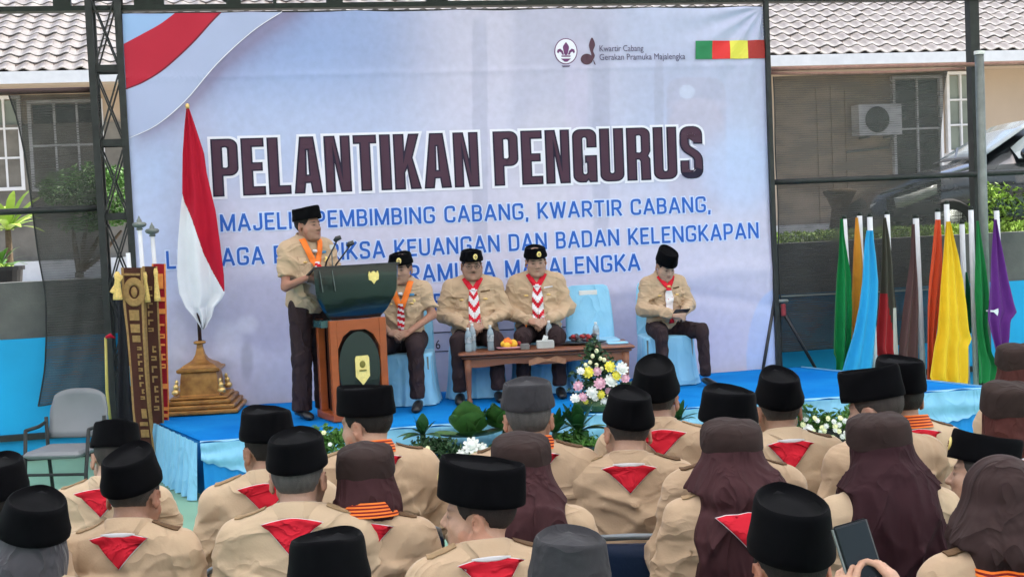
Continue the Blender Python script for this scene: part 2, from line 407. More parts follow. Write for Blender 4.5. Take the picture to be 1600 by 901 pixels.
M_DKRED = mk('dark_red_ribbon', srgb(120, 24, 22), .7, .05, 10, spec=.2)
M_GOLD = mk('gold_metal', (.75, .52, .2), .35, .15, 60, .001, 200, metal=.7)
M_PALEGOLD = mk('pale_gold_enamel', srgb(236, 214, 130), .45, .1, 60)
M_EPAU = mk('epaulette_cloth', srgb(92, 66, 40), .85, .1, 30)
M_EPAU2 = mk('khaki_strap', srgb(150, 124, 92), .85, .1, 30)
M_SHOE = mk('black_leather', (.012, .012, .013), .4, .1, 20, spec=.5)
M_SKIN = mk_vcol('skin', .55, .0006, 160, .35, .06)
M_HAIR = mk_vcol('hair', .75, .003, 420, .25)
M_PURPLE = mk('purple_enamel', srgb(90, 40, 60), .6, .1, 30)
M_BLKPL = mk('black_plastic', (.015, .016, .018), .35, .1, 10, spec=.5)

HS = 1.09; HZ = 1.163
for _m in SHIRT: folds(_m, .0075, 3.4)
for _m in M_HIJ: folds(_m, .013, 5.5, (1.4, 1.4, .7), 3)
folds(M_TROU, .010, 5, (1.5, 1.5, .8)); folds(M_RED, .006, 9)
for _m in (M_BROWNCAP, M_BROWNCAP2, M_GREYFELT): folds(_m, .006, 6, (1, 1, 1), 2)
def head_frame(c, yaw=0, pitch=0, roll=0):            # pitch > 0 looks down
    return (rotm('z', radians(yaw)) @ rotm('x', -radians(pitch)) @ rotm('y', radians(roll)), np.array(c, float), HS)

def f_head(F, fr, jaw=1.0, inflate=0.):
    e = inflate
    F.ell((0, -.012, .035), (.076+e, .094+e, .086+e), .02, fr=fr)
    F.ell((0, .028, -.03), ((.061+e)*jaw, .066+e, .078+e), .025, fr=fr)
    F.ell((0, .038, -.078), ((.045+e)*jaw, .045+e, .036+e), .03, fr=fr)
def f_face(F, fr, jaw=1.0):
    F.cap((-.05*jaw, .035, -.04), (-.032*jaw, .05, -.085), .026, .022, .03, fr=fr); F.cap((.05*jaw, .035, -.04), (.032*jaw, .05, -.085), .026, .022, .03, fr=fr)
    F.cap((-.034, .074, .026), (.034, .074, .026), .012, .012, .018, fr=fr)
    F.cap((-.04, .062, -.022), (-.03, .068, -.025), .02, .018, .02, fr=fr); F.cap((.04, .062, -.022), (.03, .068, -.025), .02, .018, .02, fr=fr)
    for s in (-1, 1): F.ell((s*.032, .1, .004), (.017, .014, .011), .012, fr=fr, mode='sub')
    for s in (-1, 1): F.ell((s*.031, .076, .003), (.0125, .0125, .0115), .004, fr=fr)
    F.cap((0, .084, .012), (0, .106, -.026), .0085, .0125, .012, fr=fr)
    for s in (-1, 1): F.ell((s*.0125, .094, -.031), (.009, .012, .008), .006, fr=fr)
    F.cap((-.02, .082, -.055), (.02, .082, -.055), .0075, .0075, .008, fr=fr); F.cap((-.016, .082, -.067), (.016, .082, -.067), .0085, .0085, .008, fr=fr)
    F.ell((0, .078, -.096), (.022, .018, .016), .018, fr=fr)
def f_ears(F, fr, big=1.):
    for s in (-1, 1):
        R = rotm('z', s*radians(-28)) @ rotm('x', radians(-10))
        F.ell((s*.083, -.014, -.004), (.0075, .0175*big, .030*big), .005, R=R, fr=fr); F.cap((s*.073, -.006, .0), (s*.08, -.008, -.004), .012, .009, .006, fr=fr)
        F.ell((s*.0905, -.009, .002), (.0065, .0105*big, .019*big), .003, R=R, fr=fr, mode='sub')
        F.ell((s*.079, -.006, -.031), (.006, .008, .009), .004, fr=fr)
def skin_cols(V, fr, base, lips=True, must=0., stub=0.):
    q = (V-fr[1]) @ fr[0]/fr[2]; x, y, z = q[:, 0], q[:, 1], q[:, 2]; b = np.array(base)
    C = np.tile(b, (len(V), 1)); face = (y > .05) & (z > -.12) & (z < .06)
    n = vnoise(V, 60)[:, None]; C *= 1+.05*n
    C *= np.where((np.abs(x) > .074)[:, None] & (z < .04)[:, None], np.array([[1.03, .88, .84]]), 1.)
    def mixin(w, col):
        nonlocal C
        w = np.clip(w, 0, 1)[:, None]; C = C*(1-w)+np.array(col)*w
    g = lambda dx, dz: np.exp(-(dx**2+dz**2))
    mixin(face*.75*g(x/.02, (z+.061)/.008), b*np.array([.8, .45, .45]))
    for s in (-1, 1):
        mixin(face*.9*g((x-s*.03)/.019, (z-.026-.0)/.0055)*1.3, (.012, .01, .009))
        mixin(face*.85*g((x-s*.031)/.013, (z-.003)/.006)*1.4, (.015, .012, .011))
        mixin(face*.35*g((x-s*.031)/.02, (z+.012)/.01), b*.45)
    mixin(face*.5*g(x/.014, (z+.038)/.004), b*.25)
    mixin(face*.6*g(x/.02, (z+.0615)/.0025), b*.2)
    if must: mixin(face*must*g(x/.026, (z+.047)/.005)*1.3, (.02, .017, .016))
    if stub: mixin(stub*((z < -.045) & (y > -.02))*np.clip((-.045-z)/.03, 0, 1), b*.4)
    return np.clip(C, 0, 1)

def hat_mesh(kind='songkok', a=.096, b=.123, h=.098, zb=.048, taper=.86, tl=.96, N=48, dent=0.):
    """oval cap in head coordinates: wall, rounded rim, sunken lens-shaped top with a ridge"""
    V = []; Fs = []
    th = np.linspace(0, 2*pi, N, endpoint=False)
    e = 2.0 if kind != 'songkok' else 1.85
    def plan(s, t): 
        x, y = np.cos(th), np.sin(th); q = (np.abs(x)**e+np.abs(y)**e)**(-1/e)
        return x*q*a*s, y*q*b*t
    rings = []
    prof = [(.985, .985, 0), (1, 1, .002), (1.0, 1.0, .02), (1+(taper-1)*.5, 1+(tl-1)*.5, h*.5), (taper+.03, tl+.015, h*.80), (taper+.008, tl, h*.91), (taper-.025, tl-.02, h*.98), (taper-.065, tl-.05, h), (taper-.11, tl-.085, h-.004), (taper-.15, tl-.11, h-.011), (taper*.55, tl*.8, h-.015)]
    if kind == 'cap': prof = [(.97, .97, .0), (1.0, 1.0, .001), (1.0, 1.0, .02), (.985, .985, .045), (.955, .955, h*.75), (.93, .93, h*.93), (.88, .89, h), (.74, .78, h+.008), (.35, .4, h+.016)]
    for s, t, z in prof:
        x, y = plan(s, t); zz = np.full(N, z)
        if kind == 'songkok': zz = zz+np.where(z > h*.5, .010*(np.abs(y)/b)**2, 0)
        if kind == 'cap': zz = zz+(.005*np.sin(3*th+1)+.004*np.sin(5*th))*(1-.5*z/h)
        rings.append(np.stack([x, y, zz+zb], -1))
    G = np.array(rings)
    m = MB(); m.grid(G, closed=True)
    if kind == 'songkok':                              # ridge line along the length
        k = len(G)-1; base = k*N; L = []
        ys = np.linspace(-1, 1, 13)
        i0 = len(m.v)
        for t in ys: m.v.append((0., float(t*b*tl*.8*.98), float(zb+h-.015+.010*t*t+.011*(1-t*t)**2)))
        up = [base+i for i in range(N)]
        # connect ring half to ridge
        def near(p): return i0+int(round((p[1]/(b*tl*.8*.98)+1)/2*12)) if abs(p[1]) < b*tl*.8 else (i0+12 if p[1] > 0 else i0)
        for i in range(N):
            p, q = m.v[base+i], m.v[base+(i+1) % N]
            u, v = min(i0+12, max(i0, near(p))), min(i0+12, max(i0, near(q)))
            if u == v: m.f.append((base+i, base+(i+1) % N, u)); m.m.append(0)
            else: m.f.append((base+i, base+(i+1) % N, v, u)); m.m.append(0)
    else:
        k = (len(G)-1)*N; m.f.append(tuple(k+i for i in range(N))); m.m.append(0)
    P = np.array(m.v); dd = P/np.array([a, b, h]); nrm_ = dd/(np.linalg.norm(dd, axis=1, keepdims=True)+1e-9); P = P+nrm_*(.0022*vnoise(P, 28, dent*3+h*100)+.0012*vnoise(P, 70, dent+1))[:, None]; m.v = [tuple(p) for p in P]
    return m
def xf(m, fr, extra=None):
    P = np.array(m.v)
    if extra is not None: P = P @ extra.T
    m.v = [tuple(p) for p in (P @ fr[0].T*fr[2] + fr[1])]
    return m

def f_hand(F, w, d, n, lat, curl=.5, sp=1., k=.008, thumb=1., hr=1.):
    """hand at wrist w, pointing along d, palm facing n, thumb on side lat; five separate fingers"""
    w, d, n, lat = [np.array(q, float) for q in (w, d, n, lat)]
    d /= np.linalg.norm(d); n = n-d*(n @ d); n /= np.linalg.norm(n); l = np.cross(d, n); l = l if l @ lat > 0 else -l
    R = np.array([l, d, n]).T
    F.ell(w+d*.048, (.04*hr, .05, .0155), .012, R=R)
    F.box(w+d*.052, (.036*hr, .036, .011), .01, .01, R=R)
    for i, (o, L) in enumerate(((.030, .070), (.010, .080), (-.010, .074), (-.028, .058))):
        b0 = w+d*.082+l*o*hr; seg = (L*.45, L*.32, L*.26); p = b0; ang = curl*(.5+.08*i)
        for j, s in enumerate(seg):
            dd = d*cos(ang)+n*sin(ang)+l*o*.25*sp; q = p+dd*s
            F.cap(p, q, .0088-.0008*j, .0082-.0009*j, k*.4); p = q; ang += curl*.9
    b0 = w+d*.02+l*.03*hr+n*.006
    p1 = b0+(d*.5+l*.7+n*.35)*.035; p2 = p1+(d*.85+l*.3*thumb+n*.3)*.03; p3 = p2+(d*.95-l*.05+n*.2)*.024
    F.cap(b0, p1, .0135, .0105, .012); F.cap(p1, p2, .0102, .0092, .005); F.cap(p2, p3, .0092, .0075, .004)

_cache = {}
def trousers_stand():
    F = Field(axis(-.3, .3, .014), axis(-.24, .3, .014), axis(.02, 1.06, .014))
    F.ell((0, 0, .95), (.17, .125, .12), .03)
    for q in (-1, 1):
        F.cap((q*.085, .0, .90), (q*.10, .01, .5), .098, .082, .03); F.cap((q*.10, .01, .5), (q*.11, -.01, .09), .08, .082, .03)
    F.disp(lambda P: .006*(1-np.abs(np.sin(P[..., 2]*26+P[..., 0]*22+1)))**3-.006*np.abs(vnoise(P, 16))); F.clip(lambda P: .07-P[..., 2])
    return F.mesh()
def trousers_sit(s):
    key = ('tr', s)
    if key in _cache: return _cache[key]
    F = Field(axis(-.26, .26, .016), axis(-.2, .62, .016), axis(.02, .74, .016))
    F.ell((0, -.0, .56), (.185, .14, .13), .03)
    for q in (-1, 1):
        F.cap((q*.09, .02, .535), (q*s, .42, .53), .098, .073, .04); F.cap((q*s, .42, .53), (q*(s+.005), .45, .12), .07, .062, .03)
    F.disp(lambda P: .004*np.sin(P[..., 2]*55+P[..., 0]*20)*np.clip((P[..., 1]-.3)*6, 0, 1)+.003*vnoise(P, 30))
    F.clip(lambda P: .1-P[..., 2])
    _cache[key] = F.mesh(); return _cache[key]

def person(label, x, y, yaw=0., scale=1., z0=0., pose='sit', head=(0, 0, 0), lean=.06, w=1., jaw=1., sleeves='long', shirt=0,
           skin=(.33, .19, .125), hair=(.02, .017, .015), hat='songkok', badge=None, scarf='red', hijab=None, veil=0, group=None,
           wrists=None, elbows=None, hands='lap', must=0., belly=0., knees=.13, fine=False, seed=0, epau=True, hatkw=None, stage=False, glasses=False, hat_tilt=-5., hem=.80, headup=0., phone=None, bulge=.106):
    rng = random.Random(seed*7+3)
    o = thing('person', label, 'person', (x, y, z0), radians(yaw), group, scale)
    dz = 0. if pose == 'sit' else .42
    hz = HZ+dz+headup; nb = 1.062+dz
    Lf = lambda p: np.array([p[0], p[1]+lean*(p[2]-.55-dz), p[2]])
    hc = Lf((0, .035, hz)) + np.array([0, .012*head[1]/10, -.006*abs(head[1])/10])
    fr = head_frame(hc, *head)
    sh = [Lf((s*.166*w, -.005, .982+dz)) for s in (-1, 1)]
    if elbows is None: elbows = [(-.228*w, .03, .735+dz), (.228*w, .03, .735+dz)]
    if wrists is None: wrists = [(-.09, .27, .665+dz), (.09, .27, .665+dz)]
    # ---- body
    fx = [(-.12, .12)] if hands != 'none' or True else []
    hf = .0048 if fine else (.0058 if not hijab else .008)
    yl = min(-.25, hc[1]-.2)
    fy = [(hc[1]-.125, hc[1]+.135)]; fz = [(hz-.135, hz+.06)]
    if stage:
        wy = [p[1] for p in wrists]; wz = [p[2] for p in wrists]
        fy.append((min(wy)-.03, max(wy)+.15)); fz.append((min(wz)-.07, max(wz)+.07))
        fy = [(min(a for a, b in fy), max(b for a, b in fy))] if fy[1][0] < fy[0][1] else fy
    xe = max([abs(p[0]) for p in elbows]+[abs(p[0]) for p in wrists])+.09
    yt = max([p[1] for p in wrists]+[.2])+.25
    zt = max([p[2] for p in wrists]+[hz])+.18
    F = Field(axis(-xe, xe, .022, fx, hf*1.1), axis(yl, yt, .022, fy, hf*1.1), axis(.42+dz, zt, .022, fz, hf))
    f_head(F, fr, jaw)
    if not hijab or fine: f_face(F, fr, jaw); 
    if not hijab: f_ears(F, fr, 1.1)
    nk = Lf((0, -.02, nb))
    F.cap(fr[1]+fr[0] @ np.array([0, -.022, -.05]), nk+np.array([0, -.005, 0]), .054*(.9+.1*w), .062, .03)
    F.cap(nk+np.array([0, .0, -.03]), sh[0]+np.array([.02, 0, .0]), .05, .045, .04); F.cap(nk+np.array([0, 0, -.03]), sh[1]-np.array([.02, 0, 0]), .05, .045, .04)
    F.ell(Lf((0, -.005, .87+dz)), (.155*w, .1, .2), .05); F.ell(Lf((0, .01, .66+dz)), (.145*w, .11+belly, .16), .05)
    for s, (e, wr, shd) in enumerate(zip(elbows, wrists, sh)):
        F.cap(shd, e, .043, .036, .03); F.cap(e, wr, .036, .025, .02)
        sg = -1 if s == 0 else 1; d = np.array(wr, float)-np.array(e, float)
        if hands == 'lap': f_hand(F, wr, np.array([-sg*.9, .45, -.1]), (0, -.35, -.9), (0, .5, .8), .55)
        elif hands == 'clasp': f_hand(F, wr, np.array([-sg*.8, .5, -.25+.1*sg]), (0, -.6, -.7), (0, .5, .9), .7)
        elif hands == 'rest': f_hand(F, wr, np.array([sg*.1, .9, -.1]), (0, 0, -1), (-sg, 0, 0), .25)
        elif hands == 'phone': f_hand(F, wr, np.array([-sg*.35, .35, .85]), (-sg*.5, -.6, .25), (0, -.2, 1), .45)
    V, Q = F.mesh()
    C = skin_cols(V, fr, skin, must=must)
    mesh_obj('body', V, Q, M_SKIN, o, True, col=C)
    # ---- hair
    if not hijab:
        H = Field(*[axis(hc[i]-.14, hc[i]+.14, .0065) for i in range(3)])
        f_head(H, fr, 1., .0045)
        def cl(P):
            q = (P-fr[1]) @ fr[0]/fr[2]; X, Y, Z = q[..., 0], q[..., 1], q[..., 2]
            front = Y-(.052-np.clip((.03-Z)/.05, 0, 1)*.055+.012*np.sin(Z*150)*.3)     # hairline: temple, sideburn
            low = (-.078+np.clip((Y+.03)*.5, -.02, .05)*.9)-Z
            ear = .03-np.sqrt((Y+.006)**2+(Z+.008)**2)*1.0
            ear = np.where(np.abs(X) > .055, ear+.004, -1)
            return np.maximum(np.maximum(front, low), np.maximum(ear, Z-.07))
        H.clip(cl); H.disp(lambda P: .0012*vnoise(P, 260, seed))
        Vh, Qh = H.mesh()
        q = (Vh-fr[1]) @ fr[0]/fr[2]; hb = np.array(hair); fade = np.clip((q[:, 2]+.088)/.075, 0, 1)[:, None]
        n = .5+.5*vnoise(q*np.array([1, 1, .35]), 220, seed)[:, None]
        Ch = (hb*(1.2-.5*n)+.02*n*hb.max())*fade+np.array(skin)*(1-fade)*.42+hb*(1-fade)*.4
        mesh_obj('hair', Vh, Qh, M_HAIR, o, True, col=np.clip(Ch, 0, 1))
    # ---- hat
    if hat:
        kw = dict(hatkw or {})
        if hat in ('songkok', 'grey'):
            m = hat_mesh('songkok', **kw, dent=seed); mat = M_VELVET if hat == 'songkok' else M_GREYFELT
        else:
            m = hat_mesh('cap', **{**dict(a=.099, b=.117, h=.085, zb=.050, dent=seed), **kw}); mat = M_BROWNCAP if hat == 'cap' else M_BROWNCAP2
        T = rotm('x', -radians(hat_tilt)); xf(m, fr, T); ht = m.build('hat', mat, o, sharp=radians(50))
        if badge is not None:
            bx, bz = badge; bm_ = MB(); a0 = kw.get('a', .096); b0 = kw.get('b', .123); ang = radians(bx)
            px, py = sin(ang)*a0*.99, cos(ang)*b0*.99
            nrm = np.array([sin(ang)/a0, cos(ang)/b0, 0]); nrm /= np.linalg.norm(nrm); lx = np.array([nrm[1], -nrm[0], 0])
            Rb = np.array([lx, (0, 0, 1), nrm]).T
            bm_.lathe([(.0001, .004), (.012, .0045), (.0185, .003), (.0195, 0), (.018, -.004)], 18, sy=1.25, R=Rb, caps=False, c=(px*.98, py*.98, .036+bz))
            xf(bm_, fr, T); bg_ = bm_.build('badge', M_PALEGOLD, o, smooth=True)
            e_ = MB()
            for k, (u, v) in enumerate(((0, .007), (-.006, .001), (.006, .001), (0, -.008))): e_.ball(np.array([px*.985, py*.985, .036+bz])+lx*u+np.array([0, 0, v])+nrm*.0042, (.0035, .0025, .0045), 6, 4)
            xf(e_, fr, T); e_.build('emblem', M_PURPLE, bg_, smooth=True)
        elif hat == 'cap' and rng.random() < .7:
            e_ = MB()
            for s in (-.5, .35): e_.ball((s*.03+.01, -.1215, .085+.004*s), (.0045, .002, .0022), 6, 4)
            xf(e_, fr, T); e_.build('hat_pin', M_WHITE, o, smooth=True)
    # ---- shirt
    xs = max(abs(e[0]) for e in elbows)+.09
    yw = max(w_[1] for w_ in wrists)+.03 if sleeves == 'long' else .3
    zl = .54+dz if pose == 'sit' else .80
    zs = max([nb+.04]+([w_[2]+.08 for w_ in wrists] if sleeves == 'long' else []))
    S = Field(axis(-xs, xs, .0085), axis(-.26+min(0, lean*.5), max(.24+belly, yw), .0095), axis(zl, zs, .0085))
    S.ell(Lf((0, -.005, .88+dz)), (.178*w, .122, .215), .05); S.ell(Lf((0, .01, .68+dz)), (.17*w, .135+belly, .2), .06)
    S.ell(Lf((0, -.02, 1.0+dz)), (.15*w, .085, .085), .05)
    S.ell(Lf((0, .0, .56+dz)), (.172*w, .137+belly*.6, .12), .05)
    for s in (0, 1):
        S.cap(nk+np.array([0, 0, -.04]), sh[s]+np.array([0, 0, .002]), .05, .057, .06)
        e = np.array(elbows[s], float); wr = np.array(wrists[s], float)
        if sleeves == 'long': S.cap(sh[s], e, .060, .057, .06); S.cap(e, wr+(e-wr)*.06, .054, .037, .03)
        else:
            S.cap(sh[s], sh[s]+(e-sh[s])*.72, .060, .060, .06)
            S.clip(lambda P, a=sh[s]+(e-sh[s])*.72, d=(e-sh[s])/np.linalg.norm(e-sh[s]): np.where(np.sign(P[..., 0]) == np.sign(a[0]), np.where(np.abs(P[..., 0]) > .15*w, (P-a) @ d, -1), -1))
    base = S.D.copy()
    for q in range(13):                                   # cloth wrinkles on the back: from the armpits inwards, and slack above the seat
        sgn = rng.choice((-1, 1)); z1 = rng.uniform(.62, .93)+dz; x1 = sgn*rng.uniform(.12, .17)*w; x2 = sgn*rng.uniform(-.03, .06); z2 = z1+rng.uniform(-.12, .03)
        pts = []
        for t in np.linspace(0, 1, 4):
            xx, zz = x1+(x2-x1)*t, z1+(z2-z1)*t+.02*sin(t*pi)
            b = S.surf(xx, zz, not stage)
            if b is not None: pts.append((xx, b+(.0065 if not stage else -.0065), zz))
        for a, b in zip(pts[:-1], pts[1:]): S.cap(a, b, .0135, .0135, .012)
    for s in (0, 1):                                     # folds round the sleeves
        e = np.array(elbows[s], float); ax = (e-sh[s]); L = np.linalg.norm(ax); ax /= L
        S.disp(lambda P, a=sh[s], ax=ax, L=L: np.where(np.linalg.norm(P-(a+ax*L*.5), axis=-1) < .2, -.0055*(1-np.abs(np.sin(((P-a) @ ax)*38+P[..., 0]*22+seed)))**2.5*np.exp(-((np.linalg.norm(P-(a+ax*L*.55), axis=-1)/.14)**4)), 0))
    def crease(P):
        a = (seed*1.3) % 6; rot = P @ np.array([[.8, 0, .6], [0, 1, 0], [-.6, 0, .8]], np.float32); rot2 = P @ np.array([[.8, 0, -.6], [0, 1, 0], [.6, 0, .8]], np.float32)
        n1 = 1-np.abs(vnoise(rot*np.array([.55, 1, 1.5], np.float32), 13, seed)); n2 = 1-np.abs(vnoise(rot2*np.array([.5, 1, 1.6], np.float32), 17, seed+9))
        low = np.clip((nb+.0-P[..., 2])/.16, .3, 1)
        seam = .0035*np.exp(-((P[..., 2]-(nb-.125)+.25*P[..., 0]**2)/.006)**2)*(P[..., 1] < 0)+.0035*np.exp(-((np.abs(P[..., 0])-(.152*w+.05*(nb-P[..., 2])*.4))/.006)**2)*(P[..., 2] > .86+dz)
        return -(.015*n1**5+.012*n2**6)*low+.004+seam
    S.disp(crease)
    if not hijab or True: S.cap(nk+np.array([0, .01, .0]), fr[1]+np.array([0, 0, -.05]), .062, .064, .012, mode='sub')
    V, Q = S.mesh(); Ms = SHIRT[shirt % 3]
    mesh_obj('shirt', V, Q, Ms, o, True)
    # ---- hijab
    if hijab:
        long_ = hijab == 'long'
        Hj = Field(axis(-.3, .3, .0085), axis(hc[1]-.32, hc[1]+.2, .0085), axis((max(.5, hem-.04)+dz if long_ else hz-.25), hz+.19, .0085))
        Hj.ell((0, -.012, .03), (.094, .112, .1), .02, fr=fr)
        Hj.ell((0, -.026, -.068), (bulge, bulge*1.03, .098), .05, fr=fr)
        if long_:
            Hj.cap(fr[1]+fr[0] @ np.array([0, -.03, -.08]), nk+np.array([0, -.03, -.06]), .09, .12, .05)
            Hj.ell(Lf((0, -.014, .9+dz)), (.2*w, .168, .245), .07)
            for s in (0, 1): Hj.cap(nk, sh[s]*np.array([.66, 1, 1])+np.array([0, -.012, -.01]), .088, .076, .06)
        Hj.ell((0, .125, -.02), (.058, .05, .075), .02, fr=fr, mode='sub')
        ph = rng.uniform(0, 6)
        def dj(P):
            t = np.clip((hz-.06-P[..., 2])/.28, 0, 1); ang = np.arctan2(P[..., 0], -(P[..., 1]-hc[1]-.03))
            f = 1-2.0*(1-np.abs(np.sin(ang*4.5+ph+1.6*t+.7*np.sin(P[..., 2]*9+ph))))**2.5-1.1*(1-np.abs(np.sin(ang*9.5-ph*2+P[..., 2]*6)))**2.5
            n1 = 1-np.abs(vnoise(P*np.array([1.3, 1, .6], np.float32), 15, seed))
            pin = np.exp(-((P[..., 2]-(nb-.035+.2*P[..., 0]**2))/.03)**2) if (long_ and scarf) else 0
            gat = (.007*np.sin(ang*19+ph)*np.exp(-((P[..., 2]-(nb-.05))/.09)**2) if (long_ and scarf) else 0)
            return .022*pin+gat+(.017 if long_ else .006)*t*f-.016*n1**4*np.clip((hz+.03-P[..., 2])/.06, 0, 1)
        Hj.disp(dj)
        if long_:
            sd = S.sample(Hj)-.013-.014*(1-np.abs(np.sin(Hj.P()[..., 0]*26+ph+1.2*np.sin(Hj.P()[..., 2]*7+ph))))**2.2
            Zg = Hj.P()[..., 2]; sd = sd+np.clip((Zg-(nb-.045))*6, 0, 1)
            k_ = .03; hh = np.clip(.5+.5*(Hj.D-sd)/k_, 0, 1); Hj.D = (Hj.D*(1-hh)+sd*hh-k_*hh*(1-hh)).astype(np.float32)
            sx = rng.uniform(-.015, .015)
            Hj.clip(lambda P: np.where(P[..., 2] < nb+.015, np.abs(P[..., 0]-sx)-(.14+.025*np.clip((nb-P[..., 2])/.14, 0, 1)+.007*np.sin(P[..., 2]*34+ph)), -1))
        if long_: Hj.clip(lambda P: (hem+dz+.05*np.abs(P[..., 0]/.2)**2+.012*np.sin(P[..., 0]*25+ph))-P[..., 2])
        Vj, Qj = Hj.mesh(); mesh_obj('hijab', Vj, Qj, M_HIJ[veil], o, True)
    # ---- collar
    if not (hijab == 'long'):
        N = 40; th = np.linspace(-radians(158), radians(158), N)  # 0 = back
        G = []
        for r, dzz in ((.064, -.02), (.066, .036), (.070, .045), (.076, .041), (.090, .0), (.099, -.018)):
            row = []
            for t in th:
                fz_ = (1-cos(t))/2; rr = r+.003*fz_
                p = nk+np.array([sin(t)*rr*1.02, -cos(t)*rr, .012+dzz*(1-.25*fz_)-.034*fz_]); p[1] += .004+.012*fz_; row.append(p)
            G.append(row)
        m = MB(); m.sheet(np.array(G), .004); m.build('collar', Ms, o, smooth=True)
    # ---- scarf at the back
    if scarf and not stage:
        yb = lambda X, Z: (S.surf(X, Z, True) or 0)
        zt_ = nb+(.008 if not (hijab == 'long') else -.03); hw = rng.uniform(.095, .112); dep = rng.uniform(.11, .135); off = rng.uniform(-.012, .012)
        def tri(hw, dep, o_, nr=9, nc=12):
            G = []
            for i in range(nr):
                t = i/(nr-1); W = hw*(1-t)+.0006; row = []
                for j in range(nc+1):
                    X = -W+2*W*j/nc+off*t; Z = zt_-dep*t-.018*(abs(X)/hw)**1.5*(1-t)+.0; yy = yb(X, min(Z, nb-.012))
                    if Z > nb-.02: yy = min(yy, nk[1]-.098)
                    if hijab == 'long': yy = min(yy, (Hj.surf(X, Z, True) or yy))
                    row.append((X, yy-o_-.004*sin(t*pi), Z))
                G.append(row)
            return np.array(G)
        if scarf in ('red', 'white_red', 'orange'):
            lo = .010 if hijab == 'long' else 0
            m = MB(); m.sheet(tri(hw, dep, .0075+lo), .004, (0, -1, 0)); sc_ = m.build('scarf', M_RED, o, smooth=True)
            m = MB(); m.sheet(tri(hw+.0035, dep+.0055, .0025+lo)-np.array([0, 0, -.001]), .002, (0, -1, 0)); m.build('scarf_border', M_WHITE, sc_, smooth=True)
        if scarf == 'white_red':
            m = MB(); G = []
            for i in range(4):
                row = []
                for j in range(13):
                    X = (-1+2*j/12)*hw*.6; Z = zt_+.004-.006*i*(1-.8*(abs(X)/(hw*.6))**2)*.9; yy = min(yb(X, min(Z, nb-.012)), nk[1]-.1 if Z > nb-.02 else 9)
                    row.append((X, yy-.0065, Z-.010*(abs(X)/hw)**2))
                G.append(row)
            m.sheet(np.array(G), .0015, (0, -1, 0)); m.build('scarf_roll', M_WHITE, sc_, smooth=True)
        if scarf == 'orange' and hijab == 'long':
            m = MB()
            for i in range(9):
                m.cm = 1 if i % 2 == 0 else 0; rows = []
                for zz in (i/9, (i+1)/9):
                    rows.append([(X, (Hj.surf(X, nb-.075+.055*zz-.25*X*X, True) or 0)-.016, nb-.075+.055*zz-.25*X*X) for X in np.linspace(-.16, .16, 40)])
                m.grid(np.array(rows)[::-1])
            m.build('neck_ribbon', [M_DKRED, M_ORANGE], o, smooth=True)
        elif scarf == 'orange':
            N = 40; th = np.linspace(-radians(165), radians(165), N); m = MB(); hgt = .05; nrd = .014 if hijab == 'tucked' else (.05 if hijab else 0)
            for i in range(9):
                m.cm = 1 if i % 2 == 0 else 0; rows = []
                for zz in (i/9, (i+1)/9):
                    rows.append([nk+np.array([sin(t)*(.083+nrd+.024*(1-zz)), -cos(t)*(.083+nrd+.024*(1-zz))+.006, ((.026 if hijab else .012)+hgt*zz)-.03*(1-cos(t))/2]) for t in th])
                m.grid(np.array(rows)[::-1])
            m.build('neck_ribbon', [M_DKRED, M_ORANGE], o, smooth=True)
        if epau:
            for s in (-1, 1):
                m = MB(); G = []
                for i in range(7):
                    t = i/6; X = s*(.085+.085*t)*w; c = Lf((X, -.02, nb))[1]; row = []
                    for j in (-1, 0, 1):
                        Y = c+j*.017; tp = S.top(X, Y) or nb-.03; row.append((X, Y, tp+.006))
                    G.append(row)
                G = np.array(G); m.sheet(G if s < 0 else G[::-1], .004, (0, 0, 1)); m.build('epaulette', M_EPAU if rng.random() < .45 else M_EPAU2, o)
    # ---- trousers, shoes
    if pose == 'stand':
        V, Q = trousers_stand(); mesh_obj('trousers', V, Q, M_TROU, o, True)
        for s in (-1, 1):
            m = MB(); m.tube([(s*.11, -.09, .05), (s*.11, -.04, .058), (s*.115, .04, .048), (s*.125, .12, .036), (s*.128, .165, .028)], [.03, .043, .046, .044, .022], 12, flat=.75); m.build('shoe', M_SHOE, o, smooth=True)
    if pose == 'sit':
        V, Q = trousers_sit(knees)
        mesh_obj('trousers', V, Q, M_TROU, o, True)
        for s in (-1, 1):
            m = MB(); m.tube([(s*(knees+.005), .40, .06), (s*(knees+.007), .45, .055), (s*(knees+.012), .52, .04), (s*(knees+.018), .60, .03), (s*(knees+.02), .635, .027)], [.036, .043, .045, .040, .02], 12, flat=.75)
            m.build('shoe', M_SHOE, o, smooth=True)
    return o, fr, S, Lf, nk, nb
# ------------------------------------------------------------------ setting
M_COURT = mk('court_paint', srgb(120, 160, 138), .75, .12, 1.2, .002, 60)
M_GROUND = mk('bare_earth', (.2, .17, .13), .95, .3, 1.5, .02, 8)
M_PAVE = mk('pale_paving', (.36, .34, .31), .85, .15, 2.5, .006, 30)
M_BLUEW = mk('blue_wall_paint', srgb(20, 166, 222), .6, .07, 2, .002, 40)
M_GREYW = mk('weathered_grey_render', srgb(112, 112, 108), .9, .25, 2.5, .006, 25, col2=srgb(78, 80, 80))
M_WALL = mk('cream_wall_paint', srgb(186, 168, 146), .85, .07, 1.2, .003, 30)
M_WALL2 = mk('grey_stone_cladding', srgb(120, 116, 106), .9, .3, 3, .02, 9)
M_STEEL = mk('dark_painted_steel', srgb(44, 47, 46), .55, .25, 12, .001, 60, metal=.2)
M_STEELG = mk('dark_green_steel', srgb(26, 36, 30), .55, .25, 12, .001, 60, metal=.2)
M_GALV = mk('galvanised_pipe', srgb(120, 126, 122), .5, .15, 14, metal=.4)
M_RUSTP = mk('pinkish_primed_pipe', srgb(150, 112, 100), .7, .15, 20)
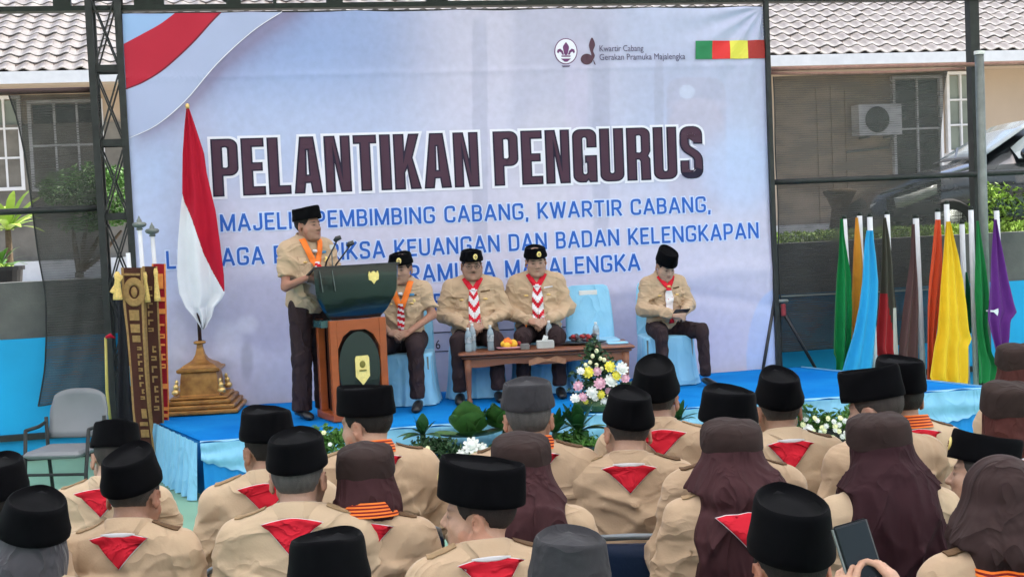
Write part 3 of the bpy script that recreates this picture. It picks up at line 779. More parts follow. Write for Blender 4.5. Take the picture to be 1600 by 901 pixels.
M_WHITEP = mk('white_paint', (.74, .74, .72), .6, .06, 8)
M_DARKGL = mk('dark_window_glass', (.05, .06, .055), .12, .2, 3, spec=.6)
M_PANE = mk('greenish_window_glass', (.22, .25, .2), .15, .2, 2, spec=.6)
M_TILE = mk('glazed_roof_tile', srgb(146, 142, 136), .34, .35, 5, .002, 60, spec=.5, col2=srgb(92, 82, 76))
M_BARK = mk('bark', srgb(92, 78, 62), .95, .25, 30, .004, 60)
M_LEAFD = mk('dark_leaf', (.035, .085, .03), .55, .35, 4, spec=.4)
M_LEAFM = mk('mid_leaf', (.085, .21, .035), .5, .35, 4, spec=.4)
M_LEAFY = mk('yellow_green_leaf', (.26, .40, .06), .5, .3, 4, spec=.35)
M_BLUEC = mk('blue_stage_carpet', srgb(10, 108, 188), .95, .06, 1.6, .002, 200, col2=srgb(26, 132, 204), spec=.06)
M_SATIN = mk('pale_blue_satin', srgb(136, 198, 230), .42, .06, 5, .0015, 60, spec=.4, sheen=.2)
M_GOLDW = mk('bronze_gold_paint', srgb(176, 128, 66), .4, .2, 12, .002, 60, metal=.35, col2=srgb(128, 84, 40))

folds(M_SATIN, .009, 3., (1.5, 1.5, .8), 3); folds(M_BLUEC, .006, .9, (1, 1, 1), 12)
# ground sheets
m = MB(); m.box((0, 60, -.3), (400, 400, .5)); tag(m.build('ground', M_GROUND), kind='structure')
m = MB(); P0 = [SF(-14, -.4, -.02), SF(14, -.4, -.02), SF(14, 20, -.02), SF(-14, 20, -.02)]
m.add([p+ZV*0 for p in P0]+[p+ZV*.02 for p in P0], [(3, 2, 1, 0), (4, 5, 6, 7), (0, 1, 5, 4), (1, 2, 6, 5), (2, 3, 7, 6), (3, 0, 4, 7)]); tag(m.build('court_floor', M_COURT), kind='structure')
TZ = 1.40
m = MB(); P0 = [SF(-30, -40, 0), SF(30, -40, 0), SF(30, -.66, 0), SF(-30, -.66, 0)]
m.add([p+ZV*-.02 for p in P0]+[p+ZV*TZ for p in P0], [(3, 2, 1, 0), (4, 5, 6, 7), (0, 1, 5, 4), (1, 2, 6, 5), (2, 3, 7, 6), (3, 0, 4, 7)]); tag(m.build('terrace_ground', M_PAVE), kind='structure')

def sbox(m, u0, u1, d0, d1, z0, z1):                     # a box in stage-frame coordinates
    P = [SF(u, d, z) for z in (z0, z1) for u, d in ((u0, d1), (u1, d1), (u1, d0), (u0, d0))]
    m.add(P, [(3, 2, 1, 0), (4, 5, 6, 7), (0, 1, 5, 4), (1, 2, 6, 5), (2, 3, 7, 6), (3, 0, 4, 7)]); return m
# perimeter wall
o = thing('perimeter_wall', 'low court wall painted bright blue with bare grey render on top', 'wall', SF(0, -.5, 0))
m = MB(); sbox(m, -12, 12, -.64, -.42, 0, 1.12); m.build('blue_wall', M_BLUEW, o, world=True)
m = MB(); sbox(m, -12, 12, -.655, -.435, 1.122, 1.64); m.build('grey_wall_top', M_GREYW, o, world=True)
m = MB(); sbox(m, -12, 12, -.418, -.36, .19, .245); m.build('ledge', M_STEEL, o, world=True)
m = MB(); sbox(m, -12, 12, -.418, -.34, .002, .05); m.build('skirting', M_STEEL, o, world=True)

# house behind
HD = -8.2; HU0, HU1 = -14, 14
house = thing('house', 'single storey cream house with glossy tiled roof behind the court wall', 'house', SF(0, HD, TZ))
m = MB(); sbox(m, HU0, HU1, HD-6, HD, TZ+.002, 4.35); m.build('wall', M_WALL, house, world=True)
m = MB(); sbox(m, HU0, -2.5, HD+.004, HD+.06, TZ+.01, 3.75); m.build('stone_cladding', M_WALL2, house, world=True)
m = MB(); sbox(m, HU0, HU1, HD+.004, HD+.3, TZ+.003, 1.72); m.build('plinth', M_WHITEP, house, world=True)
EV = HD+.9; SL = radians(27); zE = 4.42
rf = MB()
def RP(u, s, h=0): return SF(u, EV-s*cos(SL)+h*sin(SL)*0, zE+s*sin(SL)+h*cos(SL))
P = [RP(HU0-.3, .0), RP(HU1+.3, .0), RP(HU1+.3, 4.6), RP(HU0-.3, 4.6)]
rf.add(P+[p-ZV*.08 for p in P], [(0, 1, 2, 3), (7, 6, 5, 4), (0, 4, 5, 1), (1, 5, 6, 2), (2, 6, 7, 3), (3, 7, 4, 0)])
roof = rf.build('roof', mk('roof_underlay', (.05, .035, .03), .9), house, world=True)
m = MB(); sbox(m, HU0-.3, HU1+.3, EV+.002, EV+.04, zE-.17, zE+.0); m.build('fascia', M_WHITEP, house, world=True)
m = MB(); sbox(m, HU0-.3, HU1+.3, HD+.01, EV-.002, zE-.2, zE-.165); m.build('soffit', M_WALL, house, world=True)
# roof tiles: one curved tile shared by all copies
TW, TL = .262, .335
def tile_geo(jx=0., jr=0.):
    G = []
    for s in (0, TL*1.12):
        G.append([(TW*1.06*(i/8-.5), s, .028+.022*cos(2*pi*i/8+.6)-.02*(s/TL)) for i in range(9)])
    return np.array(G)
tm = MB(); tm.sheet(tile_geo(), .016, (0, 0, 1)); tile_me = None
Rt = np.array([BU, -BN*cos(SL)+ZV*sin(SL), np.cross(BU, -BN*cos(SL)+ZV*sin(SL))]).T
rt = random.Random(5)
stuff = MB()
bm_v = np.array(tm.v)
mi = _M[house.name]
ntile = 0
for r in range(12):
    for c in range(int((HU1-HU0)/TW)):
        u = HU0+c*TW+.13
        p0 = RP(u, r*TL*.93+.0, .012)
        z_ = rt.uniform(-.004, .006); ang = rt.uniform(-.02, .02)
        px = 800+2000*((p0-EYE) @ _R)/((p0-EYE) @ _F); py = 450.5-2000*((p0-EYE) @ _U)/((p0-EYE) @ _F)
        vis = (r < 8) and (-25 < px < 205 or 1190 < px < 1625)
        Rj = Rt @ rotm('z', ang)
        if vis:
            if tile_me is None:
                ob = tm.build('tile', M_TILE, roof); tile_me = ob.data
            else:
                ob = bpy.data.objects.new('tile', tile_me); COL.objects.link(ob); ob.parent = roof
            M4 = np.eye(4); M4[:3, :3] = Rj; M4[:3, 3] = p0+Rj[:, 2]*z_
            ob.matrix_basis = Matrix((mi @ M4).tolist()); ntile += 1
        else:
            stuff.add(bm_v @ Rj.T + p0+Rj[:, 2]*z_, tm.f)
stuff.build('roof_tiling', M_TILE, roof, world=True, kind='stuff')

def hwin(px0, py0, px1, py1, nx, ny, glass=M_PANE, fw=.05):       # a window on the house wall, frame > panes
    a = pb(px0, py1, HD); b = pb(px1, py0, HD); u0 = (a-B0) @ BU; u1 = (b-B0) @ BU; z0, z1 = a[2], b[2]
    m = MB()
    for q in (u0, u1-fw): sbox(m, q, q+fw, HD+.002, HD+.09, z0, z1)
    for q in (z0, z1-fw): sbox(m, u0+fw, u1-fw, HD+.003, HD+.088, q, q+fw)
    iw = (u1-u0-2*fw)/nx; ih = (z1-z0-2*fw)/ny
    for i in range(1, nx): sbox(m, u0+fw+iw*i-.015, u0+fw+iw*i+.015, HD+.004, HD+.07, z0+fw, z1-fw)
    for j in range(1, ny): sbox(m, u0+fw, u1-fw, HD+.005, HD+.065, z0+fw+ih*j-.015, z0+fw+ih*j+.015)
    w = m.build('window', M_WHITEP, house, world=True)
    for i in range(nx):
        for j in range(ny):
            g = MB(); sbox(g, u0+fw+iw*i+.016, u0+fw+iw*(i+1)-.016, HD+.006, HD+.02, z0+fw+ih*j+.016, z0+fw+ih*(j+1)-.016); g.build('pane', glass, w, world=True)
hwin(-35, 150, 32, 300, 3, 3)
hwin(52, 155, 160, 300, 3, 2, M_DARKGL)
hwin(1395, 118, 1468, 285, 2, 2, M_DARKGL)
hwin(1478, 112, 1520, 240, 2, 3)
m = MB()
for px in (1283, 1305, 1327): 
    a = pb(px, 350, HD)-B0
    sbox(m, a @ BU-.02, a @ BU+.02, HD+.002, HD+.03, TZ+.3, 4.0)
m.build('pilaster', M_WALL, house, world=True)
# air conditioner
a = pb(1337, 213, HD+.2); b = pb(1402, 163, HD+.2); u0, u1, z0, z1 = (a-B0) @ BU, (b-B0) @ BU, a[2], b[2]
o = thing('air_conditioner', 'pale outdoor air conditioner unit on the house wall behind the right net', 'air conditioner', SF((u0+u1)/2, HD+.2, z0))
m = MB(); sbox(m, u0, u1, HD+.06, HD+.34, z0, z1); m.build('casing', M_WHITEP, o, world=True)
c = SF(u0+(u1-u0)*.42, HD+.345, (z0+z1)/2); Rf = np.array([BU, ZV, BN]).T
m = MB(); m.lathe([(.001, .0), (.2, .0), (.215, .01), (.2, .02)], 24, c=c, R=Rf); fan = m.build('fan_grille', M_DARKGL, o, world=True)
for q in (-1, 1):
    m = MB(); sbox(m, (u0+u1)/2+q*.22-.015, (u0+u1)/2+q*.22+.015, HD+.004, HD+.36, z0-.045, z0-.005); m.build('bracket', M_GALV, o, world=True)
m = MB(); m.tube([SF(u1-.05, HD+.1, z0), SF(u1-.1, HD+.05, z0-.2), SF(u0-.1, HD+.05, z0-.25)], .02, 6); m.build('pipe', M_GALV, o, world=True)

# ---- steel frame of the court canopy
def vpost(label, u, d, w, z1, mat, name='canopy_post', z0=0, cat='post', dd=None, parent=None):
    m = MB(); sbox(m, u-w/2, u+w/2, d-(dd or w)/2, d+(dd or w)/2, z0, z1)
    o = thing(name, label, cat, SF(u, d, z0)); m.build('shaft', mat, o, world=True)
    f = MB(); sbox(f, u-w*.9, u+w*.9, d-(dd or w)*.9, d+(dd or w)*.9, z0+.001, z0+.02) if z0 == 0 else None; f.build('base_plate', mat, o, world=True)
    return o
# lattice column left of the backdrop
ul = uz(156, 300, .0)[0]; ur = uz(201, 300, .0)[0]
o = thing('lattice_column', 'dark steel lattice column standing left of the printed backdrop', 'column', SF((ul+ur)/2, -.1, 0))
for u in (ul, ur):
    for d in (.02, -.2):
        m = MB(); sbox(m, u-.03, u+.03, d-.004, d+.004, 0, 4.72); sbox(m, u-.004+(.026 if u == ul else -.026), u+.004+(.026 if u == ul else -.026), d-.05, d-.005, 0, 4.72); m.build('angle_bar', M_STEEL, o, world=True)
z = .25; k = 0
while z < 4.4:
    for d in (.012, -.208):
        m = MB()
        m.bar(SF(ul+.03, d-.006, z), SF(ur-.03, d-.006, z+.56), .012, .034, BN); m.build('lacing_bar', M_STEEL, o, world=True)
        m = MB(); m.bar(SF(ur-.03, d-.016, z), SF(ul+.03, d-.016, z+.56), .012, .034, BN); m.build('lacing_bar', M_STEEL, o, world=True)
        m = MB(); sbox(m, ul+.03, ur-.03, d-.03, d-.022, z-.06, z-.0); m.build('batten', M_STEEL, o, world=True)
    z += .66; k += 1
# truss beam over the backdrop
o = thing('roof_truss', 'dark green steel truss beam running above the backdrop', 'truss', SF(0, -.1, 4.0))
zb0 = 4.035
m = MB(); sbox(m, -9, 9, -.16, -.04, zb0, zb0+.045); m.build('bottom_chord', M_STEELG, o, world=True)
m = MB(); sbox(m, -9, 9, -.158, -.042, 4.62, 4.7); m.build('top_chord', M_STEELG, o, world=True)
rr = random.Random(2); prev = None
for px, w in ((95, .15), (232, .26), (365, .13), (430, .03), (524, .15), (685, .2), (840, .15), (985, .17), (1105, .2), (1250, .15), (1380, .15), (1512, .2), (-40, .15), (1650, .15)):
    u = uz(px, 10)[0]; m = MB(); sbox(m, u-w/2, u+w/2, -.14, -.06, zb0+.047, 4.618); m.build('web_post', M_STEELG, o, world=True)
for px, s in ((232, 1), (365, -1), (1105, 1), (1250, -1), (524, 1), (840, -1)):
    u = uz(px, 10)[0]; m = MB(); m.bar(SF(u, -.1, zb0+.05), SF(u+s*.75, -.1, 4.6), .05, .05, BN); m.build('diagonal', M_STEELG, o, world=True)
# canopy roof (translucent sheeting on purlins)
mc = bpy.data.materials.new('translucent_sheeting'); mc.use_nodes = True; n = mc.node_tree; n.nodes.clear()
out = n.nodes.new('ShaderNodeOutputMaterial'); mixs = n.nodes.new('ShaderNodeMixShader'); mixs.inputs[0].default_value = .8
d1 = n.nodes.new('ShaderNodeBsdfDiffuse'); d1.inputs[0].default_value = (.7, .72, .7, 1); t1 = n.nodes.new('ShaderNodeBsdfTranslucent'); t1.inputs[0].default_value = (.86, .86, .86, 1)
n.links.new(d1.outputs[0], mixs.inputs[1]); n.links.new(t1.outputs[0], mixs.inputs[2]); n.links.new(mixs.outputs[0], out.inputs[0])
o = thing('court_canopy', 'wide translucent canopy roof above the stage and the seated audience', 'canopy', SF(0, 8, 4.8))
m = MB(); G = np.array([[SF(u, d, 4.85+.055*(d)+.018*sin(u*14)) for u in np.arange(-11, 11.01, .22)] for d in (-.45, 9, 19)]); m.sheet(G[::-1], .004, (0, 0, 1)); m.build('sheeting', mc, o, world=True, smooth=True)
for d in np.arange(0, 19, 3.0):
    m = MB(); sbox(m, -11, 11, d-.03, d+.03, 4.72+.055*d, 4.80+.055*d); m.build('purlin', M_STEELG, o, world=True)
# posts at the right
a, _ = uz(1205, 300, .03); vpost('thin black pole at the right edge of the printed backdrop', a+.01, .03, .045, 4.03, M_STEEL, 'backdrop_pole')
a, _ = uz(1529, 200, -.1)
vpost('dark square steel post right of the big net, under the truss', a-.03, -.12, .10, 4.7, M_STEEL)
b, _ = uz(1533, 200, .12)
o = thing('galvanised_pole', 'tall light grey pipe standing in front of the dark post among the flags', 'pole', SF(b, .12, 0))
m = MB(); m.tube([SF(b, .12, 0), SF(b, .12, 3.45)], .045, 14); m.build('pipe', M_GALV, o, world=True, smooth=True)
m = MB(); m.tube([SF(b, .12, 3.455), SF(b, .12, 3.49)], .052, 14); m.build('cap', M_WHITEP, o, world=True)
m = MB(); m.tube([SF(b, .12, .9), SF(b, .12, .98)], .055, 14); m.build('clamp', M_STEEL, o, world=True)
# horizontal pipes
def hpipe(label, ua, ub, d, z, r, mat, sag=0):
    o = thing('horizontal_pipe', label, 'pipe', SF(ua, d, z)); m = MB()
    m.tube([SF(ua+(ub-ua)*t, d, z-sag*sin(pi*t)) for t in np.linspace(0, 1, 9)], r, 8); m.build('tube', mat, o, world=True, smooth=True)
hpipe('black horizontal pipe across the right net at mid height', uz(1209, 286)[0], 6.6, -.06, uz(1300, 281)[1], .028, M_STEEL)
hpipe('black horizontal pipe across the left net at mid height', -6.5, ul-.03, -.06, uz(80, 328)[1], .028, M_STEEL)
hpipe('upper one of the two pinkish pipes carrying the right net', uz(1209, 109)[0], 6.6, -.05, uz(1350, 104)[1], .022, M_RUSTP)
hpipe('lower, sagging pinkish pipe along the top of the right net', uz(1209, 118)[0], uz(1512, 101)[0], -.06, uz(1350, 110)[1], .016, M_RUSTP, .02)
hpipe('dark pipe carrying the top of the left net', -6.5, ul-.03, -.05, uz(80, 141)[1], .026, mk('brown_pipe', srgb(70, 50, 48), .6))

# ---- shade nets
def net_mat():
    m_ = bpy.data.materials.new('shade_net_weave'); m_.use_nodes = True; n = m_.node_tree; b = n.nodes['Principled BSDF']; L = n.links.new
    tc = n.nodes.new('ShaderNodeTexCoord'); no = n.nodes.new('ShaderNodeTexNoise'); no.inputs['Scale'].default_value = 2.2; no.inputs['Detail'].default_value = 6
    mp = n.nodes.new('ShaderNodeMapping'); mp.inputs['Scale'].default_value = (1, 1, 3); L(tc.outputs['Object'], mp.inputs[0]); L(mp.outputs[0], no.inputs[0])
    wv = n.nodes.new('ShaderNodeTexWave'); wv.bands_direction = 'Z'; wv.inputs['Scale'].default_value = 14; wv.inputs['Distortion'].default_value = 2; L(tc.outputs['Object'], wv.inputs[0])
    ad = n.nodes.new('ShaderNodeMath'); ad.operation = 'MULTIPLY_ADD'; ad.inputs[1].default_value = .3; ad.inputs[2].default_value = .64; L(no.outputs['Fac'], ad.inputs[0])
    a2 = n.nodes.new('ShaderNodeMath'); a2.operation = 'MULTIPLY_ADD'; a2.inputs[1].default_value = .05; L(wv.outputs['Fac'], a2.inputs[0]); L(ad.outputs[0], a2.inputs[2])
    L(a2.outputs[0], b.inputs['Alpha']); b.inputs['Base Color'].default_value = (.05, .05, .047, 1); b.inputs['Roughness'].default_value = .9
    return m_
M_NET = net_mat()
def net(label, left, right, d, bulge=.03, group=None):
    """left/right: edges as lists of pixels, top to bottom"""
    o = thing('shade_net', label, 'net', pb(*left[0], d)); n_ = 28
    def res(pts):
        t = np.linspace(0, len(pts)-1, n_); return [(np.interp(q, range(len(pts)), [p[0] for p in pts]), np.interp(q, range(len(pts)), [p[1] for p in pts])) for q in t]
    Lp, Rp = res(left), res(right); G = []
    for i in range(n_):
        a, b = pb(*Lp[i], d), pb(*Rp[i], d)
        G.append([a+(b-a)*t+BN*(bulge*sin(pi*t)*sin(i*.4+5*t)*.5+.012*sin(17*t+i*.7)) for t in np.linspace(0, 1, 30)])
    m = MB(); m.grid(np.array(G)); m.build('mesh_cloth', M_NET, o, world=True, smooth=True)
    h = MB(); h.tube([g[0]+BN*.004 for g in G], .007, 5); h.build('edge_rope', M_STEEL, o, world=True)
    h = MB(); h.tube([p+BN*.004 for p in G[-1]], .006, 5); h.build('hem', M_STEEL, o, world=True)
    return o, G
net('dark shade net with curved edge hanging left of the lattice column', [(14, 149), (27, 185), (40, 250), (50, 320), (60, 400), (71, 460), (73, 520), (70, 575), (60, 634)], [(157, 146), (159, 210), (161, 270), (163, 330), (166, 390), (168, 450), (170, 510), (171, 570), (172, 617)], -.14)
o, G = net('dark shade net with torn right edge hanging right of the backdrop', [(1208, 120), (1210, 180), (1212, 240), (1214, 300), (1216, 360), (1217, 420), (1218, 460), (1220, 500), (1222, 549)], [(1482, 110), (1474, 150), (1471, 200), (1470, 250), (1470, 300), (1469, 350), (1466, 410), (1462, 470), (1460, 534)], -.14)
m = MB(); m.tube([pb(1221, 463, -.12), pb(1260, 461, -.11), pb(1300, 459, -.12), pb(1460, 452, -.12)], .008, 5); m.build('seam_rope', M_GALV, o, world=True)

# ---- foliage
def leaves(m, pts, size, rng, up=.3, n=1, asp=.45):
    for p in pts:
        a = rng.uniform(0, 2*pi); t = rng.uniform(-.6, .9); d = np.array([cos(a)*cos(t), sin(a)*cos(t), sin(t)+up]); d /= np.linalg.norm(d)
        x, y, z = frame_from(d); r = rng.uniform(0, pi); s = size*rng.uniform(.6, 1.25); w = x*cos(r)+y*sin(r); q = np.cross(w, d)*.12*s
        m.add([p-d*s*.5, p+w*s*asp*.5-q, p+d*s*.5, p-w*s*asp*.5-q], [(0, 1, 2), (0, 2, 3)])
def clump(m, c, r, n, size, rng, shell=.5, asp=.45):
    pts = []
    while len(pts) < n:
        v = np.array([rng.gauss(0, 1) for _ in range(3)]); v /= np.linalg.norm(v)+1e-9; k = shell+(1-shell)*rng.random()
        q = v*k*np.array(r); q = q*(1+.18*vnoise(v*3, 1.7, 3)); pts.append(np.array(c)+q)
    leaves(m, pts, size, rng, asp=asp)
rl = random.Random(11)
# topiary tree behind the left net
dT = -1.6; base = pb(124, 440, dT); base[2] = TZ
o = thing('tree', 'small flat-crowned tree behind the left net and lattice column', 'tree', base)
fork = pb(124, 425, dT); br = [(pb(116, 375, dT), pb(112, 335, dT)), (pb(150, 380, dT), pb(178, 330, dT)), (pb(130, 385, dT), pb(140, 320, dT)), (pb(158, 400, dT), pb(190, 360, dT))]
m = MB(); m.tube([base, fork], [.05, .045], 8)
m.build('trunk', M_BARK, o, world=True, smooth=True)
for a, b in br:
    m = MB(); m.tube([fork, (fork+a)/2+np.array([rl.uniform(-.03, .03), 0, 0]), a, b], [.035, .028, .024, .012], 7); m.build('branch', M_BARK, o, world=True, smooth=True)
m = MB()
for px, py, rx, rz_, nn in ((125, 305, .36, .2, 900), (100, 290, .28, .16, 600), (150, 278, .36, .17, 900), (180, 295, .35, .22, 900), (130, 350, .26, .09, 450), (185, 340, .2, .1, 300), (75, 300, .1, .12, 150), (150, 325, .3, .12, 500)):
    clump(m, pb(px, py, dT), (rx, rx, rz_), nn, .055, rl, .35)
m.build('crown', M_LEAFM, o, world=True)
# palm-like bright plants at far left
def palm(name, label, c, n, L, mat, rng, droop=.5, trunk=.3, pot=None, cat='plant', lw=.04):
    o = thing(name, label, cat, c); c = np.array(c, float)
    if pot:
        r, h = pot; m = MB(); m.lathe([(r*.75, 0), (r*.8, .02), (r, h*.9), (r*1.12, h*.9), (r*1.12, h), (r*.95, h), (r*.9, h*.88)], 20, c=c); m.build('pot', M_BLKPL, o, world=True, smooth=False)
        c = c+ZV*h*.85
    if trunk: m = MB(); m.tube([c, c+ZV*trunk], [.05, .035], 8); m.build('trunk', M_BARK, o, world=True, smooth=True)
    c = c+ZV*trunk; m = MB()
    for i in range(n):
        a = 2*pi*i/n*2.4+rng.uniform(-.3, .3); e = rng.uniform(.25, 1.3); l = L*rng.uniform(.7, 1.1); h = np.array([cos(a), sin(a), 0]); pts = []
        for t in np.linspace(0, 1, 6): pts.append(c+h*l*t*cos(e)+ZV*(l*t*sin(e)-droop*l*t*t))
        side = np.cross(h, ZV)
        for j in range(5):
            w0, w1 = lw*sin(pi*(j/5*.85+.1)), lw*sin(pi*((j+1)/5*.85+.1)); m.add([pts[j]-side*w0, pts[j]+side*w0, pts[j+1]+side*w1, pts[j+1]-side*w1], [(0, 1, 2, 3)])
            if lw < .03:
                for s in (-1, 1):
                    b = pts[j]; t_ = b+side*s*l*.22+h*l*.08-ZV*.03; m.add([b, b+h*.02, t_], [(0, 1, 2)])
    m.build('fronds', mat, o, world=True)
    return o
p = pb(15, 400, -3.6); p[2] = TZ; palm('garden_palm', 'bright yellow-green leafy palm at the far left behind the wall', p, 22, .85, M_LEAFY, rl, .35, .75, cat='palm', lw=.05)
p = pb(-8, 380, -2.4); p[2] = TZ; palm('croton_shrub', 'dark olive spiky shrub beside the palm at the far left', p, 26, .5, M_LEAFM, rl, .4, .3, cat='shrub')
p = pb(8, 437, -1.2); p[2] = TZ; palm('potted_plant', 'round black pot with low green plant on the ledge at far left', p, 24, .2, M_LEAFY, rl, .5, 0., (.17, .38), cat='potted plant', lw=.02)
p = pb(1313, 365, -2.3); p[2] = TZ; o = palm('potted_palm', 'dark potted palm with shaggy trunk behind the right net', p, 26, .30, M_LEAFM, rl, .75, .05, (.26, .30), cat='potted plant', lw=.025)
m = MB(); c = pb(1313, 330, -2.3); c[2] = TZ+.27; m.lathe([(.10, 0), (.13, .1), (.11, .22), (.10, .3), (.15, .42), (.2, .5), (.12, .54)], 14, c=c); m.build('shaggy_trunk', M_BARK, o, world=True, smooth=True)
# grass strip on the wall and hedge
m = MB(); P = []
for i in range(5200):
    u = rl.uniform(3.0, 6.6); P.append(SF(u, rl.uniform(-.9, -.66), 1.62+rl.random()**1.3*.13))
leaves(m, P, .05, rl, .8); tag(m.build('grass_strip', M_LEAFY), kind='stuff', label='strip of bright grass along the wall top')
m = MB()
for k in range(9):
    px = 1540+k*16; clump(m, pb(px, 325+rl.uniform(-12, 12), -.95), (.25, .2, .27), 420, .07, rl, .5)
    clump(m, pb(px, 300+rl.uniform(-12, 6), -.95), (.2, .18, .14), 200, .07, rl, .5)
o = thing('hedge', 'bright leafy hedge on the wall top at the right edge', 'hedge', pb(1580, 370, -.95)); m.build('foliage', M_LEAFY, o, world=True)
m = MB()
for k in range(5): a = pb(1545+k*22, 372, -.95); a[2] = TZ; m.tube([a, a+ZV*.3], .012, 5)
m.build('stems', M_BARK, o, world=True)

# ---- parked car behind the right net
M_CARP = mk('black_car_paint', (.022, .024, .028), .2, .1, 3, spec=.6, coat=.6)
M_CARG = mk('car_glass', (.18, .21, .22), .08, .1, 3, spec=.8)
M_LAMP = mk('headlamp_glass', (.62, .64, .6), .15, .15, 12, spec=.6)
cz = TZ; nose = pb(1338, 345, -1.9); nose[2] = cz
car = thing('parked_car', 'black parked car facing left behind the right net and hedge', 'car', nose, radians(10.75-9))
def cs(x):                                             # half width, sill, belt, top at distance x behind the nose
    t = [0, .12, .5, 1.0, 1.25, 1.9, 2.4, 3.2, 3.9, 4.2]
    hw = np.interp(x, t, [.55, .74, .82, .85, .86, .86, .86, .85, .8, .72]); belt = np.interp(x, t, [.55, .66, .80, .92, .97, .99, 1.0, 1.02, 1.0, .9])
    top = np.interp(x, t, [.56, .70, .86, .98, 1.04, 1.44, 1.5, 1.48, 1.2, 1.0]); return hw, .22, belt, top
G = []
for x in [0, .05, .12, .3, .5, .75, 1.0, 1.12, 1.25, 1.5, 1.7, 1.9, 2.15, 2.4, 2.8, 3.2, 3.6, 3.9, 4.1, 4.2]:
    hw, s, b, t = cs(x); hood = x <= 1.12; tw = hw*(.88 if hood else max(.66, .9-.26*min(1, (x-1.1)/.7)))
    G.append([(x, -hw*.92, s), (x, -hw, s+.12), (x, -hw, b*.75), (x, -hw*.97, b), (x, -tw, b+(t-b)*.7 if hood else t-.06), (x, -tw*.6, t-.0 if hood else t), (x, 0, t+.015), (x, tw*.6, t), (x, tw, b+(t-b)*.7 if hood else t-.06), (x, hw*.97, b), (x, hw, b*.75), (x, hw, s+.12), (x, hw*.92, s)])
m = MB(); m.grid(np.array(G)); k = len(G[0]); m.f.append(tuple(range(k))); m.m.append(0); m.f.append(tuple((len(G)-1)*k+i for i in range(k-1, -1, -1))); m.m.append(0)
m.build('body', M_CARP, car, sharp=radians(35))
def q4(m, pts, th): m.sheet(np.array([[pts[0], pts[1]], [pts[3], pts[2]]]), th)
m = MB(); G = np.array([[(1.2+.68*t, s*(.74-.12*t), 1.045+.405*t+.012*(1-s*s)) for s in np.linspace(-1, 1, 7)] for t in np.linspace(0, 1, 5)]); G += np.array([-.012, 0, .018]); m.sheet(G, .01, (-.5, 0, .85)); m.build('windscreen', M_CARG, car, smooth=True)
for s in (-1, 1):
    m = MB(); G = np.array([[(1.55+1.3*a, s*(.875-.215*min(1, b*1.0)), 1.03+.38*b*(1 if a > .25 else .35+.65*a/.25)) for a in np.linspace(0, 1, 6)] for b in (0, .5, 1)]); m.sheet(G, .008, (0, s, .3)); m.build('side_window', M_CARG, car)
    m = MB(); m.add([], []); H = np.array([[(.02+.62*a, s*(.50+.37*min(1, a*1.9)+.005), .56+.19*a-.1*(1-b)*(1-a*.3)+.03*b) for a in np.linspace(0, 1, 7)] for b in (0, .5, 1)]); m.sheet(H+np.array([-.015, s*.012, .01]), .02, (-.6, s*.7, .3)); hl = m.build('headlight', M_LAMP, car, smooth=True)
    m = MB(); m.ball((1.62, s*.97, 1.08), (.09, .1, .075), 10, 7); m.build('wing_mirror', M_CARP, car, smooth=True)
    for x in (.78, 3.35):
        m = MB(); Rw = np.array([(1, 0, 0), (0, 0, 1), (0, s, 0)]).T; m.lathe([(.18, -.1), (.29, -.1), (.315, -.07), (.315, .07), (.29, .1), (.2, .1)], 24, c=(x, s*.77, .315), R=Rw); wh = m.build('wheel', mk('tyre_rubber', (.02, .02, .02), .85), car, sharp=radians(40))
        m = MB(); m.lathe([(.0, .085), (.06, .095), (.19, .06), (.2, .1)], 20, c=(x, s*.77, .315), R=Rw); m.build('rim', M_GALV, wh, smooth=True)
m = MB(); m.box((-.005, 0, .40), (.03, .7, .16), bev=.01); m.build('grille', M_BLKPL, car)
m = MB(); m.bar((1.22, .1, 1.085), (1.45, .62, 1.23), .02, .02); m.build('wiper', M_BLKPL, car)
m = MB(); G = np.array([[(.06+1.05*a, -(.70+.1*a), .70+.27*a+.018*b) for a in np.linspace(0, 1, 6)] for b in (0, 1)]); m.sheet(G, .015, (0, -1, .3)); m.build('wing_trim', M_GALV, car)
# white block beside the window, at the right
o = thing('planter_wall', 'low white masonry block beside the window behind the pole', 'planter', pb(1500, 270, HD+1.2))
a = uz(1486, 260, HD+1.2)[0]; b = uz(1519, 260, HD+1.2)[0]; m = MB(); sbox(m, a, b, HD+1.0, HD+1.4, TZ+.003, uz(1500, 238, HD+1.2)[1]); m.build('block', M_WHITEP, o, world=True)
# ------------------------------------------------------------------ printed backdrop
M_PRINT = mk_vcol('vinyl_print', .42, .0, 30, .35)
def inkm(name, c, rough=.45): return mk(name, c, rough, .03, 3, spec=.3)
I_RED = inkm('ink_red', srgb(184, 30, 56)); I_PURP = inkm('ink_plum', srgb(72, 44, 62)); I_NAVY = inkm('ink_navy', srgb(26, 18, 48)); I_WHT = inkm('ink_white', srgb(232, 232, 244))
I_BLUE = inkm('ink_blue', srgb(42, 98, 190)); I_SKY = inkm('ink_sky', srgb(150, 182, 226)); I_PALE = inkm('ink_pale_lilac', srgb(172, 182, 216)); I_DKRED = inkm('ink_dark_red', srgb(110, 20, 44)); I_HALO = inkm('ink_pale_blue_halo', srgb(206, 218, 246))
I_TXT = inkm('ink_grey_violet', srgb(92, 84, 110))
corn = {'tl': pb(190.5, 21), 'tr': pb(1193, 10), 'bl': pb(217, 661), 'br': pb(1221, 574)}
(uTL, zTL), (uTR, zTR), (uBL, zBL), (uBR, zBR) = [((corn[k]-B0) @ BU, corn[k][2]) for k in ('tl', 'tr', 'bl', 'br')]
backdrop = thing('printed_backdrop', 'big pale blue printed vinyl backdrop titled PELANTIKAN PENGURUS behind the stage', 'backdrop', SF(0, 0, 0))
NX, NZ = 420, 260
